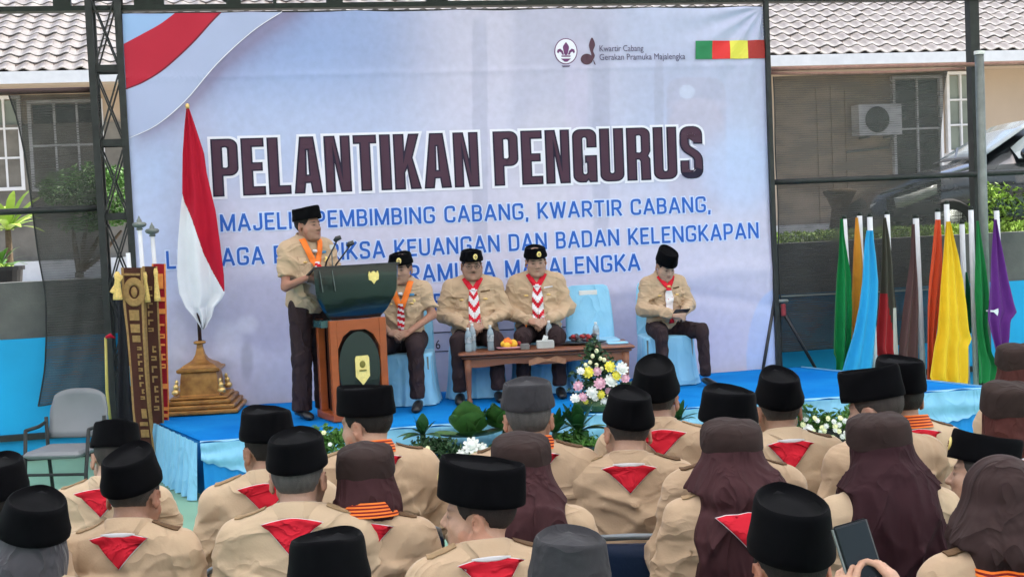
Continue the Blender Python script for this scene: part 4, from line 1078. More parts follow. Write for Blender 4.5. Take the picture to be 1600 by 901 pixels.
t_, s_ = np.meshgrid(np.linspace(0, 1, NX), np.linspace(0, 1, NZ))      # s from top to bottom
uL = uTL+(uBL-uTL)*s_; uR = uTR+(uBR-uTR)*s_; UU = uL+(uR-uL)*t_
zt = zTL+(zTR-zTL)*t_; zb = zBL+(zBR-zBL)*t_-.06; ZZ = zt+(zb-zt)*s_
def wrk(u, z):                                          # cloth relief of the vinyl, metres towards the audience
    w = .006*np.sin(u*2.1+z*1.3)+.004*np.sin(z*3.1-u*1.2)
    w = w+.012*np.exp(-((z-1.3+.12*np.sin(u*1.7))/.10)**2)*(u > -.5)-.010*np.exp(-((z-1.12+.1*np.sin(u*2+1))/.07)**2)*(u > .8)
    r = np.sqrt((u-uTR)**2+(z-zTR)**2); an = np.arctan2(zTR-z, uTR-u)
    w = w+.016*np.exp(-(r/.8)**2)*np.sin(an*16)*np.clip(r*5, 0, 1)
    w = w+.004*np.exp(-((z-3.42)/.03)**2)+.006*np.sin(u*12)*np.exp(-((zTL-z)/.10)**2)
    w = w+.010*np.sin(z*2.2+.4)*np.exp(-((u-uTR)/.25)**2)+.012*np.exp(-((u-3.0)/.05)**2)
    return w
zsag = .012*np.abs(np.sin(UU*3.3))*(np.clip(1-s_*8, 0, 1))
G = B0+UU[..., None]*BU+(ZZ-zsag)[..., None]*ZV+wrk(UU, ZZ)[..., None]*BN
# print colours by picture coordinates of the sheet (s, t)
PX = 190+t_*1003+s_*27; PY = 21-11*t_+s_*(640-78*t_)
def smooth(x): x = np.clip(x, 0, 1); return x*x*(3-2*x)
C = np.zeros(UU.shape+(3,))
c_sky = np.array(srgb(146, 167, 214)); c_lil = np.array(srgb(208, 203, 223)); c_pal = np.array(srgb(192, 200, 230)); c_gry = np.array(srgb(168, 170, 196)); c_shd = np.array(srgb(128, 116, 146))
w1 = smooth((PX-420)/380)
C[:] = c_sky*(1-w1)[..., None]+c_gry*w1[..., None]
w2 = smooth((PY-60)/160)[..., None]*.75; C = C*(1-w2)+c_pal*w2
w3 = (smooth((PX-560)/160)*smooth((1010-PX)/140)*.7)[..., None]; C = C*(1-w3)+c_lil*w3
w4 = smooth((PY-230)/120)[..., None]*.85; C = C*(1-w4)+c_lil*w4
w5 = smooth((PX-880)/120)[..., None]*(smooth((200-PY)/160)[..., None])*.6; C = C*(1-w5)+c_pal*w5
def blob(cx, cy, rx, ry, col, k, ex=2., soft=.3):
    global C
    r = (np.abs((PX-cx)/rx)**ex+np.abs((PY-cy)/ry)**ex)**(1/ex); w = (smooth((1+soft/2-r)/soft)*k)[..., None]; C = C*(1-w)+np.array(col)*w
blob(726, 200, 12, 170, c_gry, .5, 8, .15); blob(855, 130, 78, 150, c_gry, .45, 6, .3); blob(880, 190, 18, 130, srgb(196, 190, 216), .6, 6, .3); blob(920, 200, 14, 160, c_gry, .5, 6, .2)
blob(1015, 150, 8, 60, c_gry, .55, 4, .2); blob(835, 250, 60, 90, srgb(212, 206, 222), .4, 2, .6)
blob(1078, 170, 50, 52, srgb(178, 178, 204), .75, 5, .08); blob(1078, 240, 50, 90, srgb(190, 184, 206), .6, 3, .15); blob(1062, 140, 13, 11, srgb(196, 202, 226), .9, 2, .3)
blob(1080, 160, 48, 10, srgb(192, 188, 212), .5, 2, .5)
blob(1150, 260, 60, 60, srgb(186, 204, 242), .6, 2, 1.)
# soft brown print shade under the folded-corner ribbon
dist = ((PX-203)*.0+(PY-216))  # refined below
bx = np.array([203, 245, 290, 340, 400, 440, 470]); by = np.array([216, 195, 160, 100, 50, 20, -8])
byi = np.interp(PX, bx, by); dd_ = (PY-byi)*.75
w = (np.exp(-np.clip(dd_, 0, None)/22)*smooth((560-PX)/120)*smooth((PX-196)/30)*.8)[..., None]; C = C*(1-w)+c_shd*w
blob(250, 330, 60, 120, srgb(176, 196, 236), .6, 2, .9); blob(300, 310, 40, 140, srgb(196, 198, 224), .3, 2, .9)
blob(330, 580, 130, 90, srgb(196, 196, 220), .5, 2, .8); blob(300, 500, 60, 40, srgb(170, 168, 198), .45, 2, .8); blob(395, 480, 50, 60, srgb(160, 158, 190), .5, 3, .6)
for a in ((345, 520, 20, 26, .5, 214), (372, 498, 16, 14, .6, 214), (360, 545, 34, 18, .4, 212), (272, 520, 12, 40, .35, 212), (300, 470, 10, 30, .3, 206), (372, 555, 9, 30, .5, 150), (330, 560, 26, 10, .4, 160), (250, 560, 34, 16, .4, 176), (405, 600, 30, 40, .35, 180)):
    blob(a[0], a[1], a[2], a[3], srgb(a[5], a[5], min(255, a[5]+18)), a[4], 2, .7)
blob(1222, 560, 62, 122, srgb(184, 202, 240), .95, 2.2, .03); blob(1222, 560, 64, 125, srgb(232, 236, 250), .0, 2.2, .03)
blob(1120, 480, 90, 60, srgb(188, 184, 212), .35, 2, .9); blob(980, 520, 160, 50, srgb(206, 198, 226), .4, 2, .9)
C = C*(1+.03*vnoise(np.stack([PX, PY, PX*0], -1), .013, 2))[..., None]
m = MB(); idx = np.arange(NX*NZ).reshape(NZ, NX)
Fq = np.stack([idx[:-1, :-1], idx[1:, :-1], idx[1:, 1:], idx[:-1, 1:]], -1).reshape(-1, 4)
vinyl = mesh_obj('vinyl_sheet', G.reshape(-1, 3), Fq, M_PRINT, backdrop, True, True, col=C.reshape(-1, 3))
m = MB(); q = [pb(p[0], p[1], -.075) for p in ((193, 24), (1190, 13), (1219, 574), (219, 661))]
fr_ = MB()
for a, b in ((0, 1), (1, 2), (2, 3), (3, 0)): fr_.bar(q[a], q[b], .04, .04, BN)
for t in (.2, .4, .6, .8): fr_.bar(q[0]+(q[1]-q[0])*t, q[3]+(q[2]-q[3])*t, .035, .035, BN)
fr_.build('frame', M_STEEL, backdrop, world=True)
# lacing cord at the top right edge
m = MB()
for k in range(9): a = pb(1190+k*.35, 16+k*5.2, .012); m.tube([a, a+BU*.05+ZV*(.012 if k % 2 else -.012)-BN*.02], .004, 5)
m.build('lacing_cord', M_WHITEP, backdrop, world=True)
def onprint(u, z, h): return B0+BU*u+ZV*z+BN*(wrk(np.float64(u), np.float64(z))+h)
def printed(name, V2, Fs, mat, h, label=None):          # 2-D (u, z) triangles laid on the vinyl
    V = [onprint(a, b, h) for a, b in V2]; return mesh_obj(name, V, Fs, mat, backdrop, False, True)
def curve_tris(draw, off, size=None, text=None, spacing=1.):
    """2-D outlines or text to triangles; off thickens the outline"""
    if text is None:
        cu = bpy.data.curves.new('c', 'CURVE'); cu.dimensions = '2D'; cu.fill_mode = 'BOTH'
        for loop in draw:
            sp = cu.splines.new('POLY'); sp.points.add(len(loop)-1)
            for p, (a, b) in zip(sp.points, loop): p.co = (a, b, 0, 1)
            sp.use_cyclic_u = True
    else:
        cu = bpy.data.curves.new('c', 'FONT'); cu.body = text; cu.size = 1; cu.space_character = spacing; cu.fill_mode = 'FRONT'; cu.resolution_u = 3
    cu.offset = off
    ob = bpy.data.objects.new('c', cu); COL.objects.link(ob); dg = bpy.context.evaluated_depsgraph_get(); dg.update()
    me = bpy.data.meshes.new_from_object(ob.evaluated_get(dg)); me.calc_loop_triangles()
    V = np.array([v.co[:2] for v in me.vertices]); T = [tuple(t.vertices) for t in me.loop_triangles]
    bpy.data.objects.remove(ob); bpy.data.curves.remove(cu); bpy.data.meshes.remove(me)
    return V, T
def refine(V, T, mx):                                   # split long edges so flat print follows the cloth
    V = [tuple(v) for v in V]
    for _ in range(4):
        nT = []; ch = False; mid = {}
        def md(a, b):
            k = (min(a, b), max(a, b))
            if k not in mid: mid[k] = len(V); V.append(((V[a][0]+V[b][0])/2, (V[a][1]+V[b][1])/2))
            return mid[k]
        L = lambda a, b: (V[a][0]-V[b][0])**2+(V[a][1]-V[b][1])**2 > mx*mx
        for a, b, c in T:
            e = (L(a, b), L(b, c), L(c, a))
            if not any(e): nT.append((a, b, c)); continue
            ch = True
            if e == (True, True, True): x, y, z = md(a, b), md(b, c), md(c, a); nT += [(a, x, z), (x, b, y), (z, y, c), (x, y, z)]
            elif e[0] and e[1]: x, y = md(a, b), md(b, c); nT += [(a, x, y), (x, b, y), (a, y, c)]
            elif e[1] and e[2]: x, y = md(b, c), md(c, a); nT += [(b, x, y), (x, c, y), (b, y, a)]
            elif e[2] and e[0]: x, y = md(c, a), md(a, b); nT += [(c, x, y), (x, a, y), (c, y, b)]
            elif e[0]: x = md(a, b); nT += [(a, x, c), (x, b, c)]
            elif e[1]: x = md(b, c); nT += [(b, x, a), (x, c, a)]
            else: x = md(c, a); nT += [(c, x, b), (x, a, b)]
        T = nT
        if not ch: break
    return np.array(V), T
def poly_print(name, pix, mat, h, edges_curve=True):
    P = [uz(*p) for p in pix]
    bm = bmesh.new(); f = bm.faces.new([bm.verts.new((a, b, 0)) for a, b in P]); bmesh.ops.triangulate(bm, faces=[f]); bm.verts.index_update()
    V = np.array([v.co[:2] for v in bm.verts]); T = [tuple(v.index for v in f.verts) for f in bm.faces]; bm.free()
    V, T = refine(V, T, .06); return printed(name, V, T, mat, h)
def cr(pts, n=6):                                       # Catmull-Rom through pixels
    P = [pts[0]]+list(pts)+[pts[-1]]; out = []
    for i in range(1, len(P)-2):
        p0, p1, p2, p3 = [np.array(q, float) for q in P[i-1:i+3]]
        for t in np.linspace(0, 1, n, endpoint=False): out.append(tuple(.5*((2*p1)+(-p0+p2)*t+(2*p0-5*p1+4*p2-p3)*t*t+(-p0+3*p1-3*p2+p3)*t**3)))
    return out+[tuple(pts[-1])]
e1 = cr([(193.3, 69), (225, 52), (250, 38), (273, 21.3)]); e2 = cr([(197.5, 140), (225, 129), (258, 108), (300, 70), (330, 37), (346, 20.5)]); e3 = cr([(203, 216), (245, 196), (290, 158), (340, 100), (395, 50), (441, 19.5)])
poly_print('ribbon_blue_corner', e1+[(192, 22.5)], I_SKY, .004)
poly_print('ribbon_red', e1+e2[::-1], I_RED, .004)
poly_print('ribbon_white', e2+e3[::-1], I_PALE, .004)
poly_print('ribbon_red_edge', [(x-2.2, y-1.5) for x, y in e2]+[(x, y) for x, y in e2[::-1]], I_DKRED, .006)
poly_print('ribbon_light_edge', [(x-1.2, y-.8) for x, y in e3]+[(x, y) for x, y in e3[::-1]], I_WHT, .006)
for a, b, c in ((1086, 1112.5, (42, 130, 84)), (1112.5, 1140, (222, 50, 50)), (1140, 1168, (226, 218, 84)), (1168, 1194.5, (168, 50, 46))):
    ya = lambda x: 64.5-(x-1086)*.012; poly_print('colour_block', [(a, ya(a)), (b, ya(b)), (b, ya(b)+28.5), (a, ya(a)+28.5)], inkm('ink_block_%d' % a, srgb(*c)), .010)
# emblem and sprout logo
def circ(cx, cy, r, n=28, ry=None): return [(cx+r*cos(2*pi*i/n), cy+(ry or r)*sin(2*pi*i/n)) for i in range(n)]
I_VIO = inkm('ink_violet', srgb(110, 60, 108))
poly_print('emblem_ring', circ(884, 80.5, 18, ry=20.5), I_VIO, .003); poly_print('emblem_disc', circ(884, 80.5, 16.6, ry=19), I_WHT, .005)
poly_print('emblem_petal', cr([(884, 66), (879.5, 73), (880, 79), (882, 86), (886, 86), (888, 79), (888.5, 73), (884, 66)], 4), I_VIO, .007)
for s in (-1, 1): poly_print('emblem_petal', [(884+s*x, y) for x, y in ((3, 86), (5, 80), (9, 76.5), (13, 78), (14, 82), (12, 84), (10, 81), (7.5, 82.5), (6, 86))][::s], I_VIO, .007)
poly_print('emblem_band', [(877, 87.2), (891, 87.2), (891, 89.2), (877, 89.2)], I_VIO, .007)
poly_print('emblem_knot', [(876, 92), (892, 92), (886, 97), (882, 97)], I_VIO, .007)
poly_print('emblem_foot', [(877, 103), (891, 102.6), (889, 105), (879, 105.2)], I_TXT, .007)
I_SPR = inkm('ink_sprout', srgb(84, 56, 70))
poly_print('sprout_nut', circ(916.5, 93, 9.5, ry=8.6), I_SPR, .004)
poly_print('sprout_leaf', cr([(924, 98), (929, 88), (926.5, 80), (929.5, 70), (924.5, 59), (920, 70), (921.5, 79), (923.5, 87), (921, 97)], 4), I_SPR, .005)
poly_print('sprout_root', [(926, 93), (928, 96), (930.5, 102), (928, 101)], I_SPR, .006)
# text
def fit(V, L, R, base, cap, capref, bb=None):
    """map text box to the sheet: baseline pixels L->R, cap height in pixels at either end"""
    x0, x1 = (V[:, 0].min(), V[:, 0].max()) if bb is None else bb[:2]
    (uL_, zL_), (uR_, zR_) = uz(L, base[0]), uz(R, base[1]); zLc = uz(L, base[0]-cap[0])[1]-zL_; zRc = uz(R, base[1]-cap[1])[1]-zR_
    t = (V[:, 0]-x0)/(x1-x0); return np.stack([uL_+(uR_-uL_)*t, zL_+(zR_-zL_)*t+V[:, 1]/capref*(zLc+(zRc-zLc)*t)], -1)
def arc(cx, cy, r, a0, a1, n=7): return [(cx+r*cos(radians(a0+(a1-a0)*i/(n-1))), cy+r*sin(radians(a0+(a1-a0)*i/(n-1)))) for i in range(n)]
def stroke(pts, w, rad=.09):
    P = [np.array(p, float) for p in pts]; c = [P[0]]
    for i in range(1, len(P)-1):
        a = P[i-1]-P[i]; b = P[i+1]-P[i]; la, lb = np.linalg.norm(a), np.linalg.norm(b); r = min(rad, la*.49, lb*.49); p, q = P[i]+a/la*r, P[i]+b/lb*r
        for t in np.linspace(0, 1, 6): c.append((1-t)**2*p+2*t*(1-t)*P[i]+t*t*q)
    c.append(P[-1]); Lf_, Rt_ = [], []
    for i, p in enumerate(c):
        d = c[min(i+1, len(c)-1)]-c[max(i-1, 0)]; d /= np.linalg.norm(d); n = np.array([-d[1], d[0]]); Lf_.append(tuple(p+n*w/2)); Rt_.append(tuple(p-n*w/2))
    return Lf_+Rt_[::-1]
def skel(ch):
    S_ = .065; a = .065
    def rr(pts, rad=.2): return (pts, rad)
    W = {'A': .68, 'B': .58, 'C': .62, 'D': .62, 'E': .52, 'G': .64, 'I': .13, 'J': .5, 'K': .6, 'L': .5, 'M': .8, 'N': .66, 'P': .58, 'R': .6, 'S': .58, 'T': .6, 'U': .62, 'W': .92, ',': .14, '-': .34, ' ': .26, '0': .56, '2': .54, '3': .54, '6': .56}.get(ch, .5); w = W
    if ch == 'A': k = [([(a*.6, 0), (w/2, 1)], 0), ([(w-a*.6, 0), (w/2, 1)], 0), ([(w*.2, .3), (w*.8, .3)], 0)]
    elif ch == 'B': k = [([(a, 0), (a, 1)], 0), ([(a, 1-a), (w-a*1.3, 1-a), (w-a*1.3, .52), (a, .52)], .2), ([(a, .52), (w-a, .52), (w-a, a), (a, a)], .2)]
    elif ch == 'C': k = [([(w-a, .68), (w-a, 1-a), (a, 1-a), (a, a), (w-a, a), (w-a, .32)], .26)]
    elif ch == 'D': k = [([(a, 0), (a, 1)], 0), ([(a, 1-a), (w-a, 1-a), (w-a, a), (a, a)], .3)]
    elif ch == 'E': k = [([(a, 0), (a, 1)], 0), ([(a, 1-a), (w, 1-a)], 0), ([(a, .52), (w*.9, .52)], 0), ([(a, a), (w, a)], 0)]
    elif ch == 'G': k = [([(w-a, .7), (w-a, 1-a), (a, 1-a), (a, a), (w-a, a), (w-a, .45), (w*.55, .45)], .2)]
    elif ch == 'I': k = [([(a, 0), (a, 1)], 0)]
    elif ch == 'J': k = [([(w-a, 1), (w-a, a), (a, a), (a, .3)], .2)]
    elif ch == 'K': k = [([(a, 0), (a, 1)], 0), ([(a, .34), (w-a*.6, 1)], 0), ([(w*.36, .52), (w-a*.4, 0)], 0)]
    elif ch == 'L': k = [([(a, 0), (a, 1)], 0), ([(a, a), (w, a)], 0)]
    elif ch == 'M': k = [([(a, 0), (a, 1)], 0), ([(a*1.1, .97), (w/2, .04)], 0), ([(w/2, .04), (w-a*1.1, .97)], 0), ([(w-a, 0), (w-a, 1)], 0)]
    elif ch == 'N': k = [([(a, 0), (a, 1)], 0), ([(a*1.1, .97), (w-a*1.1, .03)], 0), ([(w-a, 0), (w-a, 1)], 0)]
    elif ch == 'P': k = [([(a, 0), (a, 1)], 0), ([(a, 1-a), (w-a, 1-a), (w-a, .42), (a, .42)], .24)]
    elif ch == 'R': k = [([(a, 0), (a, 1)], 0), ([(a, 1-a), (w-a, 1-a), (w-a, .45), (a, .45)], .22), ([(w*.5, .45), (w-a*.3, 0)], 0)]
    elif ch == 'S': k = [([(w-a, .72), (w-a, 1-a), (a, 1-a), (a, .56), (w-a, .46), (w-a, a), (a, a), (a, .28)], .22)]
    elif ch == 'T': k = [([(0, 1-a), (w, 1-a)], 0), ([(w/2, 0), (w/2, 1)], 0)]
    elif ch == 'U': k = [([(a, 1), (a, a), (w-a, a), (w-a, 1)], .26)]
    elif ch == 'W': k = [([(a*.5, 1), (w*.27, 0)], 0), ([(w*.27, 0), (w/2, 1)], 0), ([(w/2, 1), (w*.73, 0)], 0), ([(w*.73, 0), (w-a*.5, 1)], 0)]
    elif ch == ',': k = [([(a, .12), (a*.6, -.16)], 0)]
    elif ch == '-': k = [([(0, .42), (w, .42)], 0)]
    elif ch == '0': k = [([(w-a, .5), (w-a, 1-a), (a, 1-a), (a, a), (w-a, a), (w-a, .5)], .24)]
    elif ch == '2': k = [([(a, .72), (a, 1-a), (w-a, 1-a), (w-a, .58), (a, .1)], .2), ([(0.02, a), (w, a)], 0)]
    elif ch == '3': k = [([(a, .78), (a, 1-a), (w-a*1.2, 1-a), (w-a*1.2, .53), (w*.4, .53)], .2), ([(w*.4, .53), (w-a, .53), (w-a, a), (a, a), (a, .24)], .2)]
    elif ch == '6': k = [([(w-a*1.2, 1-a), (a, 1-a), (a, a), (w-a, a), (w-a, .55), (a, .55)], .24)]
    else: k = []
    return k, w
def sign_line(txt, L, R, base, cap, mat, h=.006, sw=.145):
    X = 0; S_ = []
    for ch in txt:
        k, w = skel(ch)
        for i, (p, r) in enumerate(k): S_.append(([(a+X, b) for a, b in p], r, i))
        X += w+.155
    X -= .155
    for lay, (wd, mt, hh, nm) in enumerate(((sw+.15, I_HALO, h-.0035, 'lettering_halo'), (sw, mat, h, 'lettering'))):
        V, T = [], []; H = []
        for p, r, i in S_:
            if lay == 0: P_ = [np.array(q, float) for q in p]; d0 = P_[0]-P_[1]; d1 = P_[-1]-P_[-2]; P_[0] = P_[0]+d0/np.linalg.norm(d0)*.07; P_[-1] = P_[-1]+d1/np.linalg.norm(d1)*.07; p = P_
            o = stroke(p, wd, r) ; n = len(o)//2; k = len(V); V += o; H += [hh+i*.0005]*len(o)
            for j in range(n-1): T.append((k+j, k+j+1, k+2*n-2-j)); T.append((k+j, k+2*n-2-j, k+2*n-1-j))
        V = np.array(V); P2 = fit(V, L, R, base, cap, 1., (0, X))
        VV = [onprint(a, b, hq) for (a, b), hq in zip(P2, H)]; mesh_obj(nm, VV, T, mt, backdrop, False, True)
def text_line(txt, L, R, base, cap, mat, off=.012, halo=0, name='lettering', h=.006):
    V0, T0 = curve_tris(None, 0., text=txt); bb = (V0[:, 0].min(), V0[:, 0].max()); Vh, _ = curve_tris(None, 0., text='H'); cr_ = Vh[:, 1].max()
    P = fit(V0, L, R, base, cap, cr_, bb); P, T = refine(P, T0, .4); printed(name, P, T, mat, h)
sign_line('MAJELIS PEMBIMBING CABANG, KWARTIR CABANG,', 345, 1110, (362, 331), (27, 24.5), I_BLUE)
sign_line('LEMBAGA PEMERIKSA KEUANGAN DAN BADAN KELENGKAPAN', 261, 1185, (420, 372), (28, 25), I_BLUE)
sign_line('GERAKAN PRAMUKA MAJALENGKA', 445, 1000, (452, 422), (28, 26), I_BLUE)
sign_line('MASA BAKTI 2026 - 2030', 588, 924, (489, 472), (26, 25), I_BLUE)
text_line('Kwartir Cabang', 936.5, 1005, (81, 80.3), (9.5, 9.5), I_TXT, .012, 0)
text_line('Gerakan Pramuka Majalengka', 936.5, 1070, (94.5, 93), (9.5, 9.5), I_TXT, .012, 0)
text_line('6', 681, 688, (545, 544.6), (14, 14), I_NAVY, .0, 0)
for a, b, c in ((660, 900, 519.5), (660, 900, 549)):
    poly_print('ruled_line', [(a, c), (b, c-10), (b, c-8.6), (a, c+1.4)], I_NAVY, .004)
# title letters, built as outlines
Wd, St, Tk, Rr = .40, .16, .145, .13
def glyph(ch):
    w, s, t, r = Wd, St, Tk, Rr
    if ch == 'E': return [[(0, 0), (w*.86, 0), (w*.86, t), (s, t), (s, .43), (w*.78, .43), (w*.78, .57), (s, .57), (s, 1-t), (w*.86, 1-t), (w*.86, 1), (0, 1)]], w*.86
    if ch == 'L': return [[(0, 0), (w*.84, 0), (w*.84, t), (s, t), (s, 1), (0, 1)]], w*.84
    if ch == 'T': W = w*.9; return [[(W/2-s/2, 0), (W/2+s/2, 0), (W/2+s/2, 1-t), (W, 1-t), (W, 1), (0, 1), (0, 1-t), (W/2-s/2, 1-t)]], W
    if ch == 'I': return [[(0, 0), (s, 0), (s, 1), (0, 1)]], s
    if ch == 'N': return [[(0, 0), (s*.9, 0), (s*.9, .62), (w-s, 0), (w, 0), (w, 1), (w-s*.9, 1), (w-s*.9, .42), (s, 1), (0, 1)]], w
    if ch == 'A': W = w*1.08; c = W/2; return [[(0, 0), (s*.95, 0), (s*.95+.022, .18), (W-s*.95-.022, .18), (W-s*.95, 0), (W, 0), (c+.105, 1), (c-.105, 1)], [(s*.95+.04, .32), (c-.014, .77), (c+.014, .77), (W-s*.95-.04, .32)]], W
    if ch == 'K': W = w*1.04; return [[(0, 0), (s, 0), (s, .30), (s+.045, .40), (W-s, 0), (W, 0), (s+.13, .57), (W-.01, 1), (W-s-.01, 1), (s, .62), (s, 1), (0, 1)]], W
    if ch == 'P': return [[(0, 0), (s, 0), (s, .36)]+arc(w-r, .36+r, r, -90, 0)+arc(w-r, 1-r, r, 0, 90)+[(0, 1)], [(s, .50), (s, 1-t)]+arc(w-s-.03, 1-t-.03, .04, 90, 0, 4)+arc(w-s-.03, .50+.03, .04, 0, -90, 4)], w
    if ch == 'R': return [[(0, 0), (s, 0), (s, .40), (w-s-.03, .40), (w-s-.005, .36), (w-s, 0), (w, 0), (w-.005, .40), (w-.04, .46), (w, .55)]+arc(w-r, 1-r, r, 0, 90)+[(0, 1)], [(s, .53), (s, 1-t)]+arc(w-s-.03, 1-t-.03, .04, 90, 0, 4)+arc(w-s-.03, .53+.03, .04, 0, -90, 4)], w
    if ch == 'U': return [[(0, 1)]+arc(r, r, r, 180, 270)+arc(w-r, r, r, 270, 360)+[(w, 1), (w-s, 1)]+arc(w-s-.04, t+.04, .04, 0, -90, 4)+arc(s+.04, t+.04, .04, 270, 180, 4)+[(s, 1)]], w
    if ch == 'G': return [[(w, .66)]+arc(w-r, 1-r, r, 0, 90)+arc(r, 1-r, r, 90, 180)+arc(r, r, r, 180, 270)+[(w-s-.03, 0), (w-s+.01, .05), (w-s+.04, 0), (w, 0), (w, .5), (w*.52, .5), (w*.52, .37), (w-s, .37)]+arc(w-s-.04, t+.04, .04, 0, -90, 4)+arc(s+.04, t+.04, .04, 270, 180, 4)+arc(s+.04, 1-t-.04, .04, 180, 90, 4)+arc(w-s-.04, 1-t-.04, .04, 90, 0, 4)+[(w-s, .66)]], w
    if ch == 'S': a = s/2; return [stroke([(w-a, .67), (w-a, 1-t/2), (a, 1-t/2), (a, .60), (w-a, .42), (w-a, t/2), (a, t/2), (a, .34)], s*.93)], w
X = 0; loops = []
xs_ = {}
for word in ('PELANTIKAN', ' ', 'PENGURUS'):
    if word == ' ': X += .20; continue
    for ch in word:
        g, wd = glyph(ch); loops.append([[(a+X, b) for a, b in lp] for lp in g]); X += wd+.062
XR = X-.062
for g in loops:
    for k, (off, mat, h) in enumerate(((.052, I_WHT, .004), (.008, I_NAVY, .0065), (-.018, I_PURP, .009))):
        V, T = curve_tris(g if k else g[:1], off)
        if not len(V): continue
        P = fit(V, 334, 1099, (307, 277.5), (89, 80), 1., (0, XR)); P, T = refine(P, T, .3)
        printed(('title_outline', 'title_edge', 'title_letter')[k], P, T, mat, h)

# ------------------------------------------------------------------ stage
SP = [(-3.10, .12), (-2.92, .55), (-2.40, 2.08), (4.0, 2.30), (3.22, .12)]
stage = thing('stage', 'low stage with blue carpet and pleated pale blue satin skirt', 'stage', SF(0, 1, 0))
pol = [SF(u, d, 0) for u, d in SP]; n = len(pol)
m = MB(); bot = [p+ZV*.004 for p in pol]; top = [p+ZV*(STAGE_Z-.006) for p in pol]
m.add(bot+top, [tuple(range(n)), tuple(range(2*n-1, n-1, -1))]+[(i, i+n, (i+1) % n+n, (i+1) % n) for i in range(n)])
m.build('platform', mk('stage_board_blue', srgb(20, 130, 200), .7, .08, 3), stage, world=True)
m = MB(); nu, nd = 70, 30; G = []
for i in range(nd+1):
    t = i/nd; a = np.array(SP[0])*(1-t)+np.array(SP[2])*t if True else 0
    b = np.array(SP[4])*(1-t)+np.array(SP[3])*t
    G.append([SF(*(a+(b-a)*s), STAGE_Z+.004+.0035*vnoise(np.array([s*9, t*4, 0]), 1.5, 2)+.005*(1-abs(sin(s*17+2*sin(t*3))))**6) for s in np.linspace(0, 1, nu)])
m.sheet(np.array(G)[::-1], .01, (0, 0, 1)); m.build('carpet', M_BLUEC, stage, world=True, smooth=True)
# satin skirt: pleated sheet along front and sides, gathered swags on top
def skirt(name, A, B, ztop, zbot, n, amp, mat, seed=0, out=.02, swag=0., spread=.0, lean=None):
    A, B = np.array(SF(*A, 0)), np.array(SF(*B, 0)); d = B-A; L = np.linalg.norm(d); d /= L; nn = np.array([d[1], -d[0], 0])
    if nn @ BN < 0 and abs(nn @ BN) > .5: nn = -nn
    if lean is not None: nn = nn*lean
    G = []; rows = 12
    for i in range(rows+1):
        t = i/rows; row = []
        for j in range(n+1):
            s = L*j/n; ph = s*2*pi/.085+1.2*sin(s*3.1+seed)+.8*sin(s*7.7)
            o = out+amp*(.35+.65*t)*(sin(ph)*.6+.4*sin(ph*.47+2)+.25*sin(ph*1.9+3*t))+spread*t
            zz = ztop+(zbot-ztop)*t
            if swag: zz = ztop+(zbot-ztop)*t*(.45+.55*abs(sin(pi*s/swag)))**.8+.006*sin(ph)*t; o = out+.024+amp*.8*sin(9*t+4*abs(sin(pi*s/swag)))*(.3+t)+amp*.4*sin(ph*.5)
            row.append(A+d*s+nn*o+ZV*zz)
        G.append(row)
    m = MB(); m.grid(np.array(G)); return m.build(name, mat, stage, world=True, smooth=True)
M_SATIN2 = mk('deeper_blue_satin', srgb(30, 140, 212), .5, .1, 3, .002, 50, spec=.3)
skirt('skirt', (-2.42, 2.10), (4.0, 2.32), STAGE_Z-.01, .01, 620, .010, M_SATIN2, 1)
skirt('swag', (-2.43, 2.105), (4.02, 2.325), STAGE_Z+.012, STAGE_Z-.24, 620, .014, M_SATIN, 2, .02, swag=.92)
skirt('side_skirt', (-3.08, .2), (-2.44, 2.12), STAGE_Z+.012, .01, 260, .034, M_SATIN, 3, .02, spread=.05, lean=1 if True else 1)
skirt('side_skirt', (4.02, 2.3), (3.24, .14), STAGE_Z+.012, .01, 180, .014, M_SATIN, 4, .015)
# fold of satin lying on the stage's front edge
m = MB(); G = np.array([[SF(-2.44+6.46*s, 2.08+.008*sin(s*90)-.07*t+.22*s*.0+(.22*s)+.02*sin(s*14)*t, STAGE_Z+.008+.006*sin(s*140+3*t)*(1-t)) for s in np.linspace(0, 1, 300)] for t in np.linspace(0, 1, 5)]); m.grid(G); m.build('satin_edge', M_SATIN, stage, world=True, smooth=True)
# ------------------------------------------------------------------ hanging cloth from an outline given row by row
def hang(rows, d, n=22, folds=3, amp=.03, seed=0, N=40):
    """rows: (py, x left, x right); returns grid of points on plane d with folds in depth"""
    ys = np.array([r[0] for r in rows]); G = []; Y = np.linspace(ys[0], ys[-1], N)
    for i, y in enumerate(Y):
        a = np.interp(y, ys, [r[1] for r in rows]); b = np.interp(y, ys, [r[2] for r in rows]); t = i/(N-1); row = []
        for s in np.linspace(0, 1, n):
            row.append(pb(a+(b-a)*s, y, d)+BN*(amp*(.25+.75*t)*(sin(s*folds*2*pi+seed+1.2*sin(t*2.2+seed))*.7+.3*sin(s*folds*4.3+2*seed+t*2))))
        G.append(row)
    return np.array(G), Y
def cloth_part(name, G, mats, fmfn, parent):
    m = MB(); a, b = G.shape[:2]; m.grid(G)
    m.m = [fmfn(k//(b-1)/(a-1), (k % (b-1))/(b-1)) for k in range(len(m.f))]
    return m.build(name, mats, parent, world=True, smooth=True)
def fab(name, c): return mk(name, srgb(*c), .7, .06, 5, .001, 90, spec=.2, sheen=.15)
M_FRED = fab('flag_red', (176, 14, 44)); M_FWHT = mk('flag_white', (.74, .76, .8), .7, .04, 5, spec=.2)



